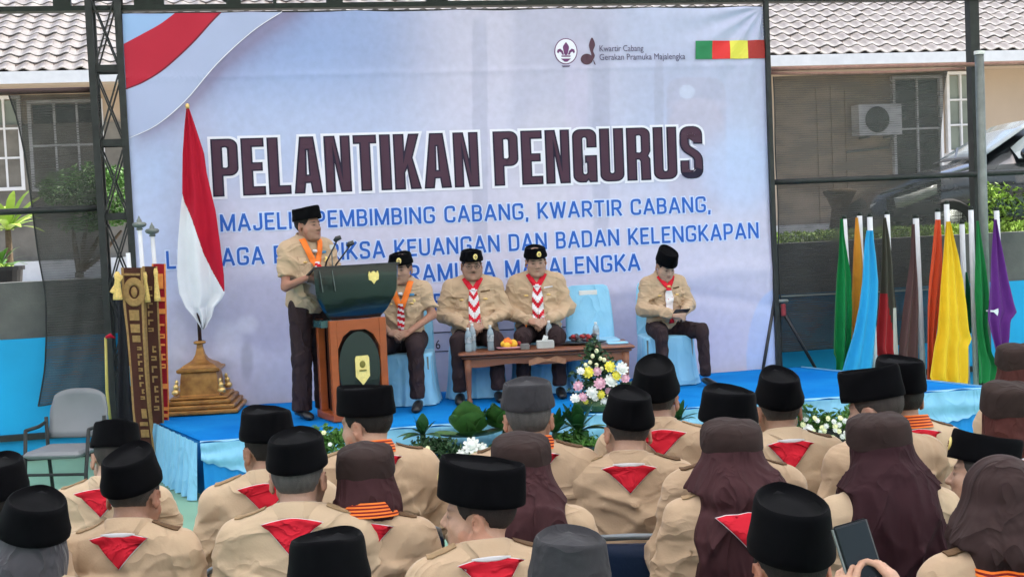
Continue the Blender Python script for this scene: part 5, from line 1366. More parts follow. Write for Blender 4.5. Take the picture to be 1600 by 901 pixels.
# ---- national flag on its bronze stand
FD = .42
gb = ptz(318, 642, STAGE_Z); gd = float((gb-B0) @ BN)
GD = gd+.28
stand = thing('flag_stand', 'stepped bronze-coloured flag stand under the red and white flag', 'flag stand', SF(float((gb-B0) @ BU), GD-.3, STAGE_Z), radians(10.75-6))
def sq(m, w, z0, z1, bev=.01, c=0.): m.box((0, c, (z0+z1)/2), (w, w, z1-z0), bev=bev)
m = MB(); sq(m, .70, .012, .05); m.build('step', M_GOLDW, stand, sharp=radians(30))
m = MB(); sq(m, .64, .051, .09); m.build('step', M_GOLDW, stand, sharp=radians(30))
m = MB(); sq(m, .57, .091, .13); m.build('step', M_GOLDW, stand, sharp=radians(30))
m = MB(); sq(m, .50, .131, .155); m.build('step', M_GOLDW, stand, sharp=radians(30))
m = MB(); m.lathe([(.22*1.414/1.2, .156), (.20*1.2, .17), (.19*1.2, .30), (.18*1.2, .36)], 4, sq=0, R=rotm('z', 0)); m.build('body', M_GOLDW, stand)
m = MB(); m.lathe([(.245, .361), (.265, .372), (.265, .392), (.235, .40)], 4); m.lathe([(.225, .402), (.19, .425), (.175, .43), (.13, .445), (.085, .47), (.055, .51), (.038, .56), (.034, .60)], 4); m.build('roof', M_GOLDW, stand)
m = MB(); m.lathe([(.035, .60), (.052, .605), (.056, .615), (.05, .625), (.03, .63)], 16); m.build('collar', M_GOLDW, stand, smooth=True)
for a, b in ((-1, -1), (1, -1), (1, 1), (-1, 1)):
    m = MB(); m.ball((a*.20, b*.20, .20), (.038, .038, .03), 8, 6); m.ball((a*.195, b*.195, .245), (.026, .026, .03), 8, 6); m.ball((a*.188, b*.188, .285), (.016, .016, .025), 8, 6); m.build('scroll', M_GOLD, stand, smooth=True)
m = MB(); top = pb(293, 169, GD-.32); bot = pb(313, 541, GD-.3); m.tube([bot, bot+(top-bot)*.3, top], [.017, .016, .013], 10); m.build('pole', mk('dark_wood', srgb(60, 40, 32), .5), stand, world=True, smooth=True)
m = MB(); m.ball(top+ZV*.015, (.02, .02, .028), 10, 7); m.build('finial', M_GOLD, stand, world=True, smooth=True)
flag = thing('national_flag', 'red over white flag hanging in folds from the bronze stand', 'flag', top)
rows = [(170, 291, 296), (200, 288, 306), (240, 285.5, 319), (270, 285, 323), (305, 285, 331), (330, 282, 337), (380, 278, 344), (430, 277, 350), (458, 280, 351), (466, 284, 347), (480, 290, 335), (495, 303, 331), (512, 314, 321), (515, 316, 318)]
G, Y = hang(rows, GD-.27, 110, 2.2, .045, 1, 190)
bxy = [(305, 285), (318, 288), (345, 300), (370, 309), (400, 319), (430, 334), (458, 350.5)]
def ff(t, s):
    y = Y[0]+(Y[-1]-Y[0])*(t+.012); a = np.interp(y, [r[0] for r in rows], [r[1] for r in rows]); b = np.interp(y, [r[0] for r in rows], [r[2] for r in rows]); x = a+(b-a)*(s+.014)
    if y < 305: return 0
    if y > 458: return 1
    return 0 if x > np.interp(y, [q[0] for q in bxy], [q[1] for q in bxy]) else 1
cloth_part('cloth', G, [M_FRED, M_FWHT], ff, flag)

# ---- row of flags on white poles at the right
fgroup = 'flags on white poles at the right of the stage'
M_POLE = mk('white_pole_paint', (.7, .71, .74), .45, .08, 8)
def pole_flag(label, top, botx, rows, col, d, seed, folds=1.6, extra=None, r=.026, amp=.05):
    tp = pb(top[0], top[1], d); bt = pb(botx, 605, d); dv = (bt-tp); bt = tp+dv*(tp[2]-.01)/(-dv[2])
    o = thing('pole_flag', label, 'flag', bt, group=fgroup)
    m = MB(); m.tube([bt, tp], r, 10); m.build('pole', M_POLE, o, world=True, smooth=True)
    m = MB(); m.tube([tp+ZV*.001, tp+ZV*.035], [r*1.05, r*.7], 10); m.build('pole_cap', M_STEELG, o, world=True, smooth=True)
    m = MB(); m.lathe([(.10, 0), (.09, .03), (.04, .06), (.03, .1)], 12, c=bt+ZV*.005); m.build('pole_foot', M_STEEL, o, world=True)
    if rows:
        G, Y = hang(rows, d+.03+amp*1.25, 24, folds*1.15, amp, seed)
        mm = col if isinstance(col, list) else [col]
        cloth_part('cloth', G, mm, extra or (lambda t, s: 0), o)
    return o
F_ = fab
pole_flag('green flag furled on the leftmost white pole beside the net', (1319, 342), 1333, [(342, 1312, 1317), (370, 1311, 1319), (400, 1309, 1324), (430, 1306, 1329), (480, 1303, 1331), (530, 1301, 1330), (552, 1301, 1328), (560, 1305, 1324), (583, 1305, 1318)], F_('flag_green', (12, 118, 58)), .30, 1)
pole_flag('orange flag partly hidden between the green and light blue flags', (1343, 337), 1352, [(340, 1337, 1341), (370, 1335, 1345), (400, 1333, 1348), (440, 1331, 1350), (480, 1329, 1347), (510, 1328, 1340), (530, 1328, 1334)], F_('flag_orange', (218, 150, 52)), .22, 2, 1)
pole_flag('light blue flag with pointed hem beside the orange flag', (1359, 339), 1368, [(360, 1354, 1365), (380, 1351, 1367), (400, 1349, 1370), (440, 1346, 1374), (480, 1340, 1373), (520, 1331, 1370), (560, 1318, 1367), (584, 1311, 1364)], F_('flag_sky_blue', (44, 160, 210)), .40, 3, 2)
def redp(t, s): return 1 if t > .52 and s < .62+.1*sin(9*t) else (2 if t > .62 and s > .72 else 0)
pole_flag('dark olive flag with a torn red lower half', (1386, 335), 1396, [(340, 1380, 1385), (370, 1378, 1391), (410, 1377, 1396), (450, 1375, 1399), (480, 1373, 1402), (520, 1370, 1403), (545, 1368, 1404), (560, 1376, 1404)], [F_('flag_olive', (62, 60, 50)), F_('flag_deep_red', (150, 34, 38)), F_('flag_grey_white', (186, 184, 176))], .28, 4, 2, redp)
pole_flag('dark brown flag hanging behind a long bare white pole', (1431, 341), 1443, [(350, 1425, 1429), (400, 1424, 1431), (440, 1419, 1434), (480, 1414, 1436), (530, 1408, 1436), (575, 1404, 1437)], F_('flag_brown', (92, 66, 64)), .20, 5, 1.5, r=.03)
pole_flag('red-orange flag between the long bare pole and the yellow flag', (1465, 331), 1470, [(343, 1462, 1470), (370, 1459, 1472), (400, 1456, 1473), (440, 1451, 1472), (480, 1448, 1468), (530, 1447, 1462), (570, 1447, 1462), (597, 1446, 1464)], F_('flag_red_orange', (218, 82, 46)), .24, 6, 1.6)
pole_flag('big yellow flag, brightest in the row', (1479, 319), 1488, [(346, 1478, 1484), (370, 1475, 1489), (400, 1472, 1496), (440, 1468, 1503), (480, 1465, 1508), (515, 1462, 1511), (530, 1459, 1516), (540, 1457, 1510), (590, 1450, 1511), (600, 1458, 1510)], F_('flag_yellow', (236, 196, 44)), .40, 7, 2.6, amp=.06)
pole_flag('green flag beside the long white pole left of the grey pipe', (1517, 328), 1525, [(345, 1526, 1529), (380, 1525, 1534), (420, 1523, 1540), (460, 1522, 1544), (510, 1524, 1541), (550, 1527, 1548), (570, 1528, 1558), (598, 1528, 1553)], F_('flag_mid_green', (34, 132, 72)), .34, 8, 1.6)
o = pole_flag('purple flag with small white mark, rightmost but one', (1557, 329), 1570, [(343, 1553, 1557), (370, 1551, 1562), (400, 1548, 1568), (440, 1546, 1575), (475, 1543, 1583), (488, 1541, 1587), (500, 1541, 1577), (530, 1548, 1575), (560, 1558, 1570), (568, 1560, 1566)], F_('flag_purple', (96, 40, 122)), .44, 9, 1.8)
m = MB(); P = [(1541, 484), (1553, 484.5), (1563, 480), (1559, 493.5), (1553, 487.5), (1541, 486.5)]; q = [pb(a, b, .54) for a, b in P]; m.add(q+[p-BN*.003 for p in q], [tuple(range(6)), tuple(range(11, 5, -1))]+[(i, i+6, (i+1) % 6+6, (i+1) % 6) for i in range(6)]); m.build('white_mark', M_FWHT, o, world=True)
pole_flag('dark green flag glimpsed behind the yellow one', (1503, 350), 1512, [(425, 1508, 1512), (460, 1507, 1519), (500, 1507, 1518), (520, 1509, 1517)], F_('flag_dark_green', (10, 84, 52)), .12, 10, 1)
# tripod beside the backdrop
tb = pb(1212, 470, -.02)
o = thing('tripod', 'black folded tripod leaning by the right edge of the backdrop', 'tripod', SF(float((tb-B0) @ BU), .15, 0))
for a, b in (((1214, 470), (1276, 578)), ((1212, 468), (1222, 600)), ((1210, 470), (1190, 590))):
    A_, B_ = pb(*a, .02), pb(*b, .02); B_ = A_+(B_-A_)*(A_[2]-.012)/(A_[2]-B_[2]); m = MB(); m.tube([A_, A_+(B_-A_)*.5, B_], [.017, .017, .012], 8); m.build('leg', M_BLKPL, o, world=True, smooth=True)
m = MB(); m.box(pb(1222, 470, .03), (.12, .05, .03), bev=.008); m.build('head_plate', M_GALV, o, world=True)
m = MB(); m.lathe([(.02, -.06), (.026, -.05), (.026, .05), (.018, .06)], 10, c=pb(1224, 484, .03)); m.build('grip', fab('faded_red', (150, 60, 66)), o, world=True)

# ---- embroidered standards at the left
M_BRV = mk('brown_velvet', srgb(74, 44, 36), .8, .12, 8, spec=.15, sheen=.2); M_TAS = mk('pale_gold_tassel', srgb(222, 190, 112), .7, .2, 60, .003, 150); M_GOLDT = mk('gold_thread', srgb(152, 120, 72), .5, .2, 40, .002, 120, metal=.2)
M_MAR = mk('maroon_velvet', srgb(150, 24, 36), .75, .1, 8, spec=.2, sheen=.2); M_ORG = mk('orange_thread', srgb(230, 140, 66), .6, .1, 30)
def standard(label, pole, rows, d, mat, bars, border, seed, fin=True, tassels=(), bm_=None, emblem=None):
    tp = pb(pole[0], pole[1], d-.04); bt = pb(pole[2], pole[3], d-.04); dv = bt-tp; bt = tp+dv*(tp[2]-.02)/(-dv[2])
    o = thing('embroidered_standard', label, 'banner', bt, group=None)
    m = MB(); m.tube([bt, tp], .018, 10); m.build('pole', M_POLE, o, world=True, smooth=True)
    if fin:
        m = MB(); m.lathe([(.018, -.02), (.03, -.012), (.02, .0), (.052, .012), (.06, .03), (.05, .045), (.02, .05), (.022, .06), (.008, .085), (.004, .10)], 16, c=tp); m.build('finial', M_GALV, o, world=True, smooth=True)
    m = MB(); m.lathe([(.13, 0), (.12, .03), (.03, .05), (.025, .3)], 14, c=bt+ZV*-.015); m.build('foot', M_STEEL, o, world=True)
    G, Y = hang(rows, d, 18, .8, .02, seed)
    bw = border or 0
    c = cloth_part('cloth', G, [mat, bm_ or M_GOLDT], lambda t, s: 1 if (s < bw or s > 1-bw-.05 or t > 1-bw*.25) and bw else 0, o)
    def at(t, s):
        i = t*(G.shape[0]-1); j = s*(G.shape[1]-1); i0, j0 = int(min(i, G.shape[0]-2)), int(min(j, G.shape[1]-2)); a, b = i-i0, j-j0
        return (G[i0, j0]*(1-a)+G[i0+1, j0]*a)*(1-b)+(G[i0, j0+1]*(1-a)+G[i0+1, j0+1]*a)*b+BN*.006
    for t, h, s0, s1 in bars:
        m = MB(); q = np.array([[at(t, s0), at(t, (s0+s1)/2), at(t, s1)], [at(t+h, s0), at(t+h, (s0+s1)/2), at(t+h, s1)]]); m.sheet(q, .006, -BN); m.build('embroidery', bm_ or M_GOLDT, c, world=True)
    if emblem:
        t, s, r = emblem; m = MB(); Rf = np.array([BU, ZV, BN]).T; m.lathe([(r*.45, .0), (r*.55, .008), (r*.95, .008), (r, 0)], 20, c=at(t, s), R=Rf, sy=1.35, caps=False); m.ball(at(t, s), (r*.3, .01, r*.5), 8, 6, ); m.build('crest', bm_ or M_GOLDT, c, world=True)
    for (x0, y0, x1, y1, w) in tassels:
        A_, B_ = pb(x0, y0, d+.05), pb(x1, y1, d+.05); m = MB(); m.tube([A_, A_+(B_-A_)*.12, A_+(B_-A_)*.3, A_+(B_-A_)*.9, B_], [.012, w*.75, w*.55, w, w*1.02], 12); m.build('tassel', M_TAS, o, world=True, smooth=True)
    return o
rb = random.Random(4)
def glyph_bars(t0, t1, n, s0=.4, s1=.74):
    L = []
    for i in range(n):
        t = t0+(t1-t0)*i/n; h = (t1-t0)/n
        k = rb.choice((0, 1, 2))
        if k == 0: L += [(t, h*.2, s0, s1), (t+h*.2, h*.45, s0, s0+.1)]
        elif k == 1: L += [(t, h*.16, s0, s1), (t+h*.3, h*.16, s0, s1), (t+h*.16, h*.14, s1-.1, s1)]
        else: L += [(t, h*.65, s0+.1, s0+.2), (t, h*.18, s0+.2, s1), (t+h*.45, h*.18, s0+.2, s1)]
    return L
SD = 1.05
standard('red standard with orange border and yellow lettering, rightmost of the three', (238, 366, 262, 700), [(412, 237, 259), (440, 238, 259.5), (500, 241, 261), (560, 244, 262.5), (620, 247, 264), (660, 248, 264), (672, 248, 256)], SD-.32, M_MAR, [(.06, .09, .2, .8), (.2, .025, .05, .95), (.27, .03, .05, .95)]+glyph_bars(.36, .66, 5, .35, .8)+[(.72, .03, .3, .9), (.86, .02, .1, .95), (.90, .02, .1, .95), (.94, .02, .1, .95)], .1, 3, True, (), M_ORG)
standard('brown velvet standard with gold thread lettering, behind the front one', (218, 356, 243, 700), [(416, 222, 246), (450, 224, 247), (520, 226, 250), (580, 229, 253), (640, 233, 256), (675, 238, 256)], SD-.16, M_BRV, glyph_bars(.12, .42, 6, .25, .6)+glyph_bars(.48, .9, 7, .35, .7), .12, 2, True, [(243, 419, 246, 470, .026), (226, 425, 231, 472, .024)])
standard('frontmost brown velvet standard with gold crest, bars and pale tassels', (200, 395, 226, 720), [(418, 189, 224), (440, 190, 224), (480, 193, 225), (520, 198, 226), (580, 203, 229), (640, 207, 234), (690, 212, 240), (712, 218, 243)], SD, M_BRV, [(.03, .012, .1, .85), (.225, .055, .25, .75), (.30, .045, .25, .75), (.36, .035, .3, .75)]+glyph_bars(.42, .72, 8, .52, .78)+[(.75, .05, .5, .8), (.82, .02, .35, .8), (.86, .04, .35, .8), (.94, .03, .4, .7)], .1, 1, False, [(183, 424, 184, 468, .038), (190, 430, 176, 458, .026)], None, (.13, .55, .09))
o = thing('black_cloth', 'long black cloth hanging behind the brown standards', 'cloth', pb(190, 600, SD-.36))
G, _ = hang([(462, 183, 197), (520, 184, 199), (600, 184, 203), (690, 181, 214)], SD-.3, 12, 1.5, .03, 6); m = MB(); m.grid(G); m.build('drape', mk('black_cloth', (.012, .012, .016), .8, .2, 8), o, world=True, smooth=True)
o = thing('bamboo_pole', 'thin yellowish stick with a red tip beside the lattice column', 'stick', pb(168, 690, .3))
m = MB(); m.tube([pb(165, 527, .3), pb(167, 610, .3), pb(176, 690, .3)], [.012, .014, .014], 8); m.build('stick', mk('bamboo', srgb(190, 180, 96), .5, .15, 8), o, world=True, smooth=True)
m = MB(); m.tube([pb(165, 527, .31), pb(172, 524, .31), pb(180, 528, .31)], [.01, .022, .004], 8); m.build('tip', M_FRED, o, world=True, smooth=True)

# ---- lectern
M_LORG = mk('orange_varnished_wood', srgb(158, 78, 36), .35, .12, 3, .001, 40, stretch=(1, 1, 6), spec=.5); M_LDK = mk('dark_green_lacquer', srgb(9, 18, 22), .25, .15, 3, spec=.6, coat=.5, col2=srgb(14, 26, 26))
M_GLASS = mk('smoked_acrylic', srgb(50, 82, 84), .12, .1, 3, spec=.6)
lb = pt(554, 640, 10.55); lb[2] = STAGE_Z
lect = thing('lectern', 'dark green and orange wooden lectern with gold eagle crest and a microphone', 'lectern', lb, radians(27))
def lp(px, py, Y=10.5): return pt(px, py, Y)
# local frame: x right along the front, -y towards the audience
def lbox(m, x0, x1, y0, y1, z0, z1, bev=.004): m.box(((x0+x1)/2, (y0+y1)/2, (z0+z1)/2), (x1-x0, y1-y0, z1-z0), bev=bev)
m = MB(); lbox(m, -.25, .25, -.20, .22, .012, .07); m.build('plinth', M_LORG, lect)
for x in (-.212, .212):
    m = MB(); lbox(m, x-.03, x+.03, -.19, -.14, .071, .83); m.build('front_post', M_LORG, lect)
    m = MB(); lbox(m, x-.03, x+.03, .12, .17, .071, .83); m.build('rear_post', M_LORG, lect)
m = MB(); poly = [(-.181, .829), (-.181, .60), (-.13, .70), (-.065, .745), (.065, .745), (.13, .70), (.181, .60), (.181, .829)]; m.prism(poly, (0, -.185, 0), (1, 0, 0), (0, 0, 1), (0, .04, 0)); m.build('arched_rail', M_LORG, lect)
m = MB(); poly = [(.178*cos(a), .43+.30*sin(a)) for a in np.linspace(0, 2*pi, 28, endpoint=False)]; m.prism(poly, (0, -.18, 0), (1, 0, 0), (0, 0, 1), (0, .02, 0)); m.build('oval_panel', M_LDK, lect)
m = MB(); lbox(m, -.178, .178, -.10, .10, .072, .82); m.build('core_panel', mk('dark_brown_wood', srgb(46, 26, 22), .4, .15, 4), lect)
m = MB(); poly = [(-.05, .55), (.05, .55), (.06, .53), (.06, .38), (.0, .31), (-.06, .38), (-.06, .53)]; m.prism(poly, (.02, -.192, -.02), (1, 0, 0), (0, 0, 1), (0, .010, 0)); pl = m.build('shield_plaque', M_PALEGOLD, lect)
m = MB(); m.ball((.02, -.193, .46), (.026, .006, .03), 10, 6); m.box((.02, -.195, .41), (.06, .006, .012)); m.build('plaque_mark', mk('olive_ink', srgb(120, 110, 40), .5), pl, smooth=False)
# wedge-shaped desk: high front, low towards the speaker
G = []
m = MB()
for zf, zr, hx, yb_, yf in ((.835, 1.02, .23, .16, -.15), (.90, 1.03, .28, .20, -.19), (1.0, 1.045, .33, .24, -.225), (1.06, 1.06, .35, .26, -.24), (1.20, 1.085, .36, .26, -.245), (1.262, 1.10, .36, .26, -.245)):
    row = []
    for x, y in ((-hx, yb_), (-hx*1.0, (yb_+yf)/2), (-hx, yf+.03), (-hx+.02, yf), (0, yf-.006), (hx-.02, yf), (hx, yf+.03), (hx*1.0, (yb_+yf)/2), (hx, yb_), (0, yb_)): row.append((x, y, zf+(zr-zf)*(y-yf)/(yb_-yf)))
    G.append(row)
m.grid(np.array(G), closed=True); m.f.append(tuple(range(9, -1, -1))); m.m.append(0); k = (len(G)-1)*10; m.f.append(tuple(k+i for i in range(10))); m.m.append(0)
m.build('desk', M_LDK, lect, sharp=radians(20))
m = MB(); m.bar((-.365, -.247, 1.268), (.365, -.247, 1.268), .02, .014); m.bar((-.365, .262, 1.106), (.365, .262, 1.106), .02, .014)
for q in (-.36, .36): m.bar((q, -.245, 1.268), (q, .26, 1.106), .016, .014)
m.build('desk_rim', M_BLKPL, lect)
m = MB(); lbox(m, -.30, -.10, -.15, .05, .775, .834); m.build('glass_step', M_GLASS, lect)
for x in (-.235, -.13): m = MB(); m.bar((x-.09, -.2525, 1.24), (x-.07, -.2525, 1.07), .016, .004); m.build('trim_strip', M_GALV, lect)
m = MB(); ea = [(0, -.055), (.018, -.03), (.04, -.02), (.045, .02), (.036, .05), (.022, .03), (.012, .045), (0, .05), (-.012, .045), (-.022, .03), (-.036, .05), (-.045, .02), (-.04, -.02), (-.018, -.03)]
m.prism([(a, b) for a, b in ea], (.13, -.262, 1.165), (1, 0, 0), (0, 0, 1), (0, .014, 0)); m.build('eagle_crest', M_PALEGOLD, lect)
for x, px, py in ((-.16, 526, 373), (-.10, 546, 381)):
    A_ = np.array([x-.05, .0, 1.18]); W = lp(px, py, 10.35); A2 = np.array(Matrix(np.linalg.inv(_M[lect.name]).tolist()) @ Vector(A_)); mm = MB(); mm.tube([A2, (A2+W)/2-ZV*.03+BU*-.03, W-ZV*.02], [.009, .007, .006], 8); mic = mm.build('microphone_stem', M_BLKPL, lect, world=True, smooth=True)
    mm = MB(); mm.tube([W-BU*.02-ZV*.02, W, W+BU*.035+ZV*.012], [.014, .022, .018], 10); mm.build('microphone_head', M_BLKPL, mic, world=True, smooth=True)
o = thing('paper_cup', 'small pale cup of flowers on the lectern top', 'cup', lp(518, 384, 10.6)); m = MB(); c = lp(518, 386, 10.6); m.lathe([(.012, -.02), (.022, .02)], 12, c=c); m.build('cup', M_WHITEP, o, world=True)
m = MB(); m.tube([c-ZV*.02, c-ZV*.30], .006, 6); m.build('stem', M_GALV, o, world=True)

# ---- coffee table with its things
M_TEAK = mk('carved_brown_wood', srgb(142, 88, 60), .4, .25, 3, .003, 60, stretch=(.6, 4, 4), spec=.5, col2=srgb(104, 62, 44))
A_ = pt(716, 551, 10.9); B_ = pt(993, 541, 11.0); tz = (A_[2]+B_[2])/2; tc = (A_+B_)/2; tdir = (B_-A_); tl = float(np.linalg.norm(tdir[:2])); tang = atan2(tdir[1], tdir[0])
DEP = .62
tab = thing('coffee_table', 'long carved brown wooden coffee table in front of the seated men', 'table', (tc[0]-sin(tang)*DEP/2, tc[1]+cos(tang)*DEP/2, STAGE_Z), tang)
TH_ = tz-STAGE_Z
m = MB(); m.box((0, 0, TH_-.014), (tl, DEP, .028), bev=.012); m.build('tabletop', M_TEAK, tab, sharp=radians(30))
m = MB(); m.box((0, 0, TH_-.041), (tl-.05, DEP-.05, .024), bev=.009); m.build('moulding', M_TEAK, tab, sharp=radians(30))
for s in (-1, 1):
    m = MB(); pts = [(-tl/2+.07, 0), (tl/2-.07, 0)]; poly = [(x, TH_-.055) for x in (-tl/2+.06, tl/2-.06)]+[(x, TH_-.055-.055-.02*abs(cos(x*5.2))**2) for x in np.linspace(tl/2-.06, -tl/2+.06, 25)]; m.prism(poly, (0, s*(DEP/2-.055), 0), (1, 0, 0), (0, 0, 1), (0, .025, 0)); m.build('apron', M_TEAK, tab)
    m = MB(); m.box((s*(tl/2-.07), 0, TH_-.09), (.025, DEP-.14, .07)); m.build('end_apron', M_TEAK, tab)
    for t in (-1, 1):
        m = MB(); x, y = s*(tl/2-.08), t*(DEP/2-.07); m.lathe([(.024, .012), (.028, .03), (.02, .05), (.017, .07), (.021, .12), (.027, .25), (.030, TH_-.16), (.034, TH_-.055)], 12, c=(x, y, 0), sq=3); m.build('leg', M_TEAK, tab, smooth=True)
m = MB(); m.prism([(x, TH_-.075-.012*cos(x*40)) for x in np.linspace(-.16, .16, 17)]+[(x, TH_-.118+.014*cos(x*20)) for x in np.linspace(.16, -.16, 17)], (0, -DEP/2+.048, 0), (1, 0, 0), (0, 0, 1), (0, -.012, 0)); m.build('carving', mk('worn_carving', srgb(166, 118, 88), .5, .2, 30), tab)
def ontab(px, py=None, back=.3):                          # a point on the table top under a picture column
    r = ray(px, 540); 
    n_ = np.array([-sin(tang), cos(tang), 0]); o_ = A_+n_*back; t = np.dot(o_-EYE, n_)/np.dot(r, n_); p = EYE+r*t; p[2] = tz+.001; return p
M_PET = mk('clear_bottle_plastic', srgb(176, 196, 208), .1, .05, 5, spec=.6, alpha=.55); M_LABEL = mk('bottle_label', srgb(60, 80, 92), .5, .3, 40, col2=srgb(200, 205, 210))
def bottle(label, px, back, h=.21):
    p = ontab(px, back=back); o = thing('water_bottle', label, 'bottle', p, group='water bottles on the coffee table'); k = h/.21; m = MB()
    m.lathe([(.026, 0), (.03, .008), (.03, .06), (.027, .068), (.03, .076), (.03, .135), (.024, .165), (.012, .185), (.011, .195)], 16); m.v = [(a, b, c*k) for a, b, c in m.v]; m.build('body', M_PET, o, smooth=True)
    m = MB(); m.lathe([(.0305, .08*k), (.0305, .13*k)], 16, caps=False); m.build('label', M_LABEL, o, smooth=True)
    m = MB(); m.lathe([(.013, .193*k), (.013, .21*k), (.0, .211*k)], 12, caps=False); m.build('cap', M_WHITEP, o)
bottle('leftmost water bottle at the left end of the table', 732, .15); bottle('taller water bottle just right of the leftmost one', 739, .22, .24); bottle('water bottle by the left end of the fruit dish', 767, .18, .22); bottle('water bottle right of the tissue box', 859, .36, .22); bottle('small water bottle in front of the empty chair', 932, .42, .18)
def dish(label, px, back, r, items, sy=.6):
    p = ontab(px, back=back); o = thing('fruit_dish', label, 'dish', p); m = MB(); m.lathe([(r*.5, 0), (r*.9, .012), (r, .024), (r*.96, .026), (r*.5, .010), (.001, .010)], 24, sy=sy, caps=False); m.build('tray', items[0], o, smooth=True)
    rq = random.Random(int(px))
    for k, (n, col, sz) in enumerate(items[1]):
        for i in range(n):
            a = rq.uniform(0, 2*pi); q = rq.uniform(.05, .6)*r; mm = MB(); mm.ball((q*cos(a), q*sin(a)*sy, .035+rq.uniform(0, .045)), (sz*rq.uniform(.9, 1.3), sz, sz*rq.uniform(.7, 1)), 8, 6, rotm('z', a)); mm.build('fruit', col, o, smooth=True)
    return o
FY = mk('banana_skin', srgb(226, 178, 50), .5, .1, 20); FO = mk('orange_peel', srgb(226, 120, 40), .5, .1, 30); FR = mk('red_fruit_skin', srgb(150, 40, 44), .4, .15, 20); FG = mk('grape_skin', srgb(70, 60, 70), .35, .2, 20); FP = mk('pink_paper', srgb(222, 168, 178), .6, .05, 20)
dish('pink dish heaped with bananas and oranges on the table', 800, .2, .16, (FP, [(5, FY, .035), (7, FO, .028), (3, FR, .022)]))
dish('black tray of wrapped brown snacks on the right of the table', 905, .3, .25, (M_BLKPL, [(9, FR, .022), (8, FG, .024), (4, M_GALV, .02)]), .45)
p = ontab(852, back=.14); o = thing('tissue_box', 'small grey and white tissue box in the middle of the table', 'box', p, tang); m = MB(); m.box((0, 0, .033), (.15, .09, .066), bev=.004); m.build('carton', mk('grey_card', srgb(176, 178, 176), .7, .06, 20), o); m = MB(); m.add([(-.03, -.01, .066), (.02, .012, .066), (.03, .0, .10), (-.01, -.012, .115)], [(0, 1, 2, 3)]); m.build('tissue', M_WHITEP, o)
p = ontab(820, back=.12); o = thing('snack_box', 'small brown box beside the tissue box', 'box', p, tang); m = MB(); m.box((0, 0, .024), (.075, .075, .048), bev=.003); m.build('carton', mk('card_grey_dark', srgb(110, 108, 106), .6, .1, 20), o)
p = ontab(965, back=.2); o = thing('folded_napkin', 'folded pale blue napkin at the right end of the table', 'napkin', p, tang); m = MB(); m.box((0, 0, .008), (.18, .12, .014), bev=.004); m.build('cloth', M_SATIN, o)
p = ontab(822, back=.44); o = thing('drinking_straw_cup', 'tall cup with straws among the table things', 'cup', p); m = MB(); m.lathe([(.025, 0), (.035, .10), (.033, .10), (.024, .003)], 14); m.build('cup', M_PET, o, smooth=True); m = MB(); m.tube([(0, 0, .01), (.01, 0, .2)], .006, 6); m.build('straw', M_ORANGE, o)

# ---- chairs under satin covers
def satin_chair(label, x, y, yaw, empty=False, z=STAGE_Z):
    o = thing('covered_chair', label, 'chair', (x, y, z), radians(yaw), 'stage chairs under pale blue satin covers')
    # local: faces +Y
    m = MB(); rows = []
    for zz, hx, y0, y1 in ((.46, .225, -.20, .23), (.455, .235, -.21, .245), (.44, .24, -.215, .25), (.30, .245, -.22, .255), (.15, .255, -.235, .265), (.015, .275, -.25, .285)):
        row = []; n = 96; t = (.46-zz)/.445
        for k in range(n):
            a = 2*pi*k/n; c, s_ = cos(a), sin(a); q = (abs(c)**5+abs(s_)**5)**(-1/5); f = 1+.035*t*sin(a*17+x)+.025*t*sin(a*29)
            row.append((c*q*hx*f, (y0+y1)/2+s_*q*(y1-y0)/2*f, zz))
        rows.append(row)
    m.grid(np.array(rows)[::-1], closed=True); k = len(m.v); n = 96; m.f.append(tuple((len(rows)-1)*n+i for i in range(n))); m.m.append(0)
    m.build('seat_cover', M_SATIN, o, sharp=radians(60))
    m = MB(); rows = []
    for zz, hx in ((.44, .225), (.6, .222), (.75, .215), (.88, .20), (.925, .185), (.94, .15)):
        yb_ = -.20-.10*(zz-.44)/.5; row = []
        for k in range(48):
            a = 2*pi*k/48; c, s_ = cos(a), sin(a); q = (abs(c)**4+abs(s_)**4)**(-1/4); row.append((c*q*hx, yb_+s_*q*.03+.006*sin(zz*30+c*5), zz))
        rows.append(row)
    m.grid(np.array(rows), closed=True); m.f.append(tuple((len(rows)-1)*48+i for i in range(48))); m.m.append(0); m.build('back_cover', M_SATIN, o, sharp=radians(60))
    for sx in (-1, 1):
        for sy in (-.2, .22): m = MB(); m.tube([(sx*.2, sy, 0.), (sx*.2, sy, .43)], .013, 6); m.build('leg', M_GALV, o)
    if empty: m = MB(); m.box((0, -.255, .87), (.17, .012, .045), bev=.004); m.build('handle_label', M_WHITEP, o)
    return o

# ---- flower arrangements and greenery at the stage edge
M_FLW = [mk('white_petals', (.8, .8, .76), .6, .05, 30), mk('yellow_petals', srgb(236, 224, 90), .6, .08, 30), mk('pink_petals', srgb(226, 178, 194), .6, .08, 30), mk('cream_petals', srgb(238, 236, 190), .6, .06, 30)]
def bloom(o, c, r, mat, rng, name='flower'):
    m = MB(); ax, ay, az = frame_from(np.array([rng.uniform(-.5, .5), -1, rng.uniform(.1, .7)]))
    for ring, (n, rr, tilt) in enumerate(((9, 1.0, .35), (8, .78, .8), (6, .5, 1.2))):
        for k in range(n):
            a = 2*pi*k/n+ring*.4; d = ax*cos(a)+ay*sin(a); t = d*cos(tilt)+az*sin(tilt); s = np.cross(az, d)*rr*r*.28
            p0, p1, p2 = c+az*r*.02*ring, c+t*rr*r*.6+az*.0, c+t*rr*r+az*r*.08
            m.add([p0-s*.3, p1-s, p2-s*.5, p2+s*.5, p1+s, p0+s*.3], [(0, 1, 2, 3, 4, 5)])
    m.ball(c+az*r*.25, r*.55, 7, 5); return m.build(name, mat, o, world=True, smooth=True)
rf_ = random.Random(21)
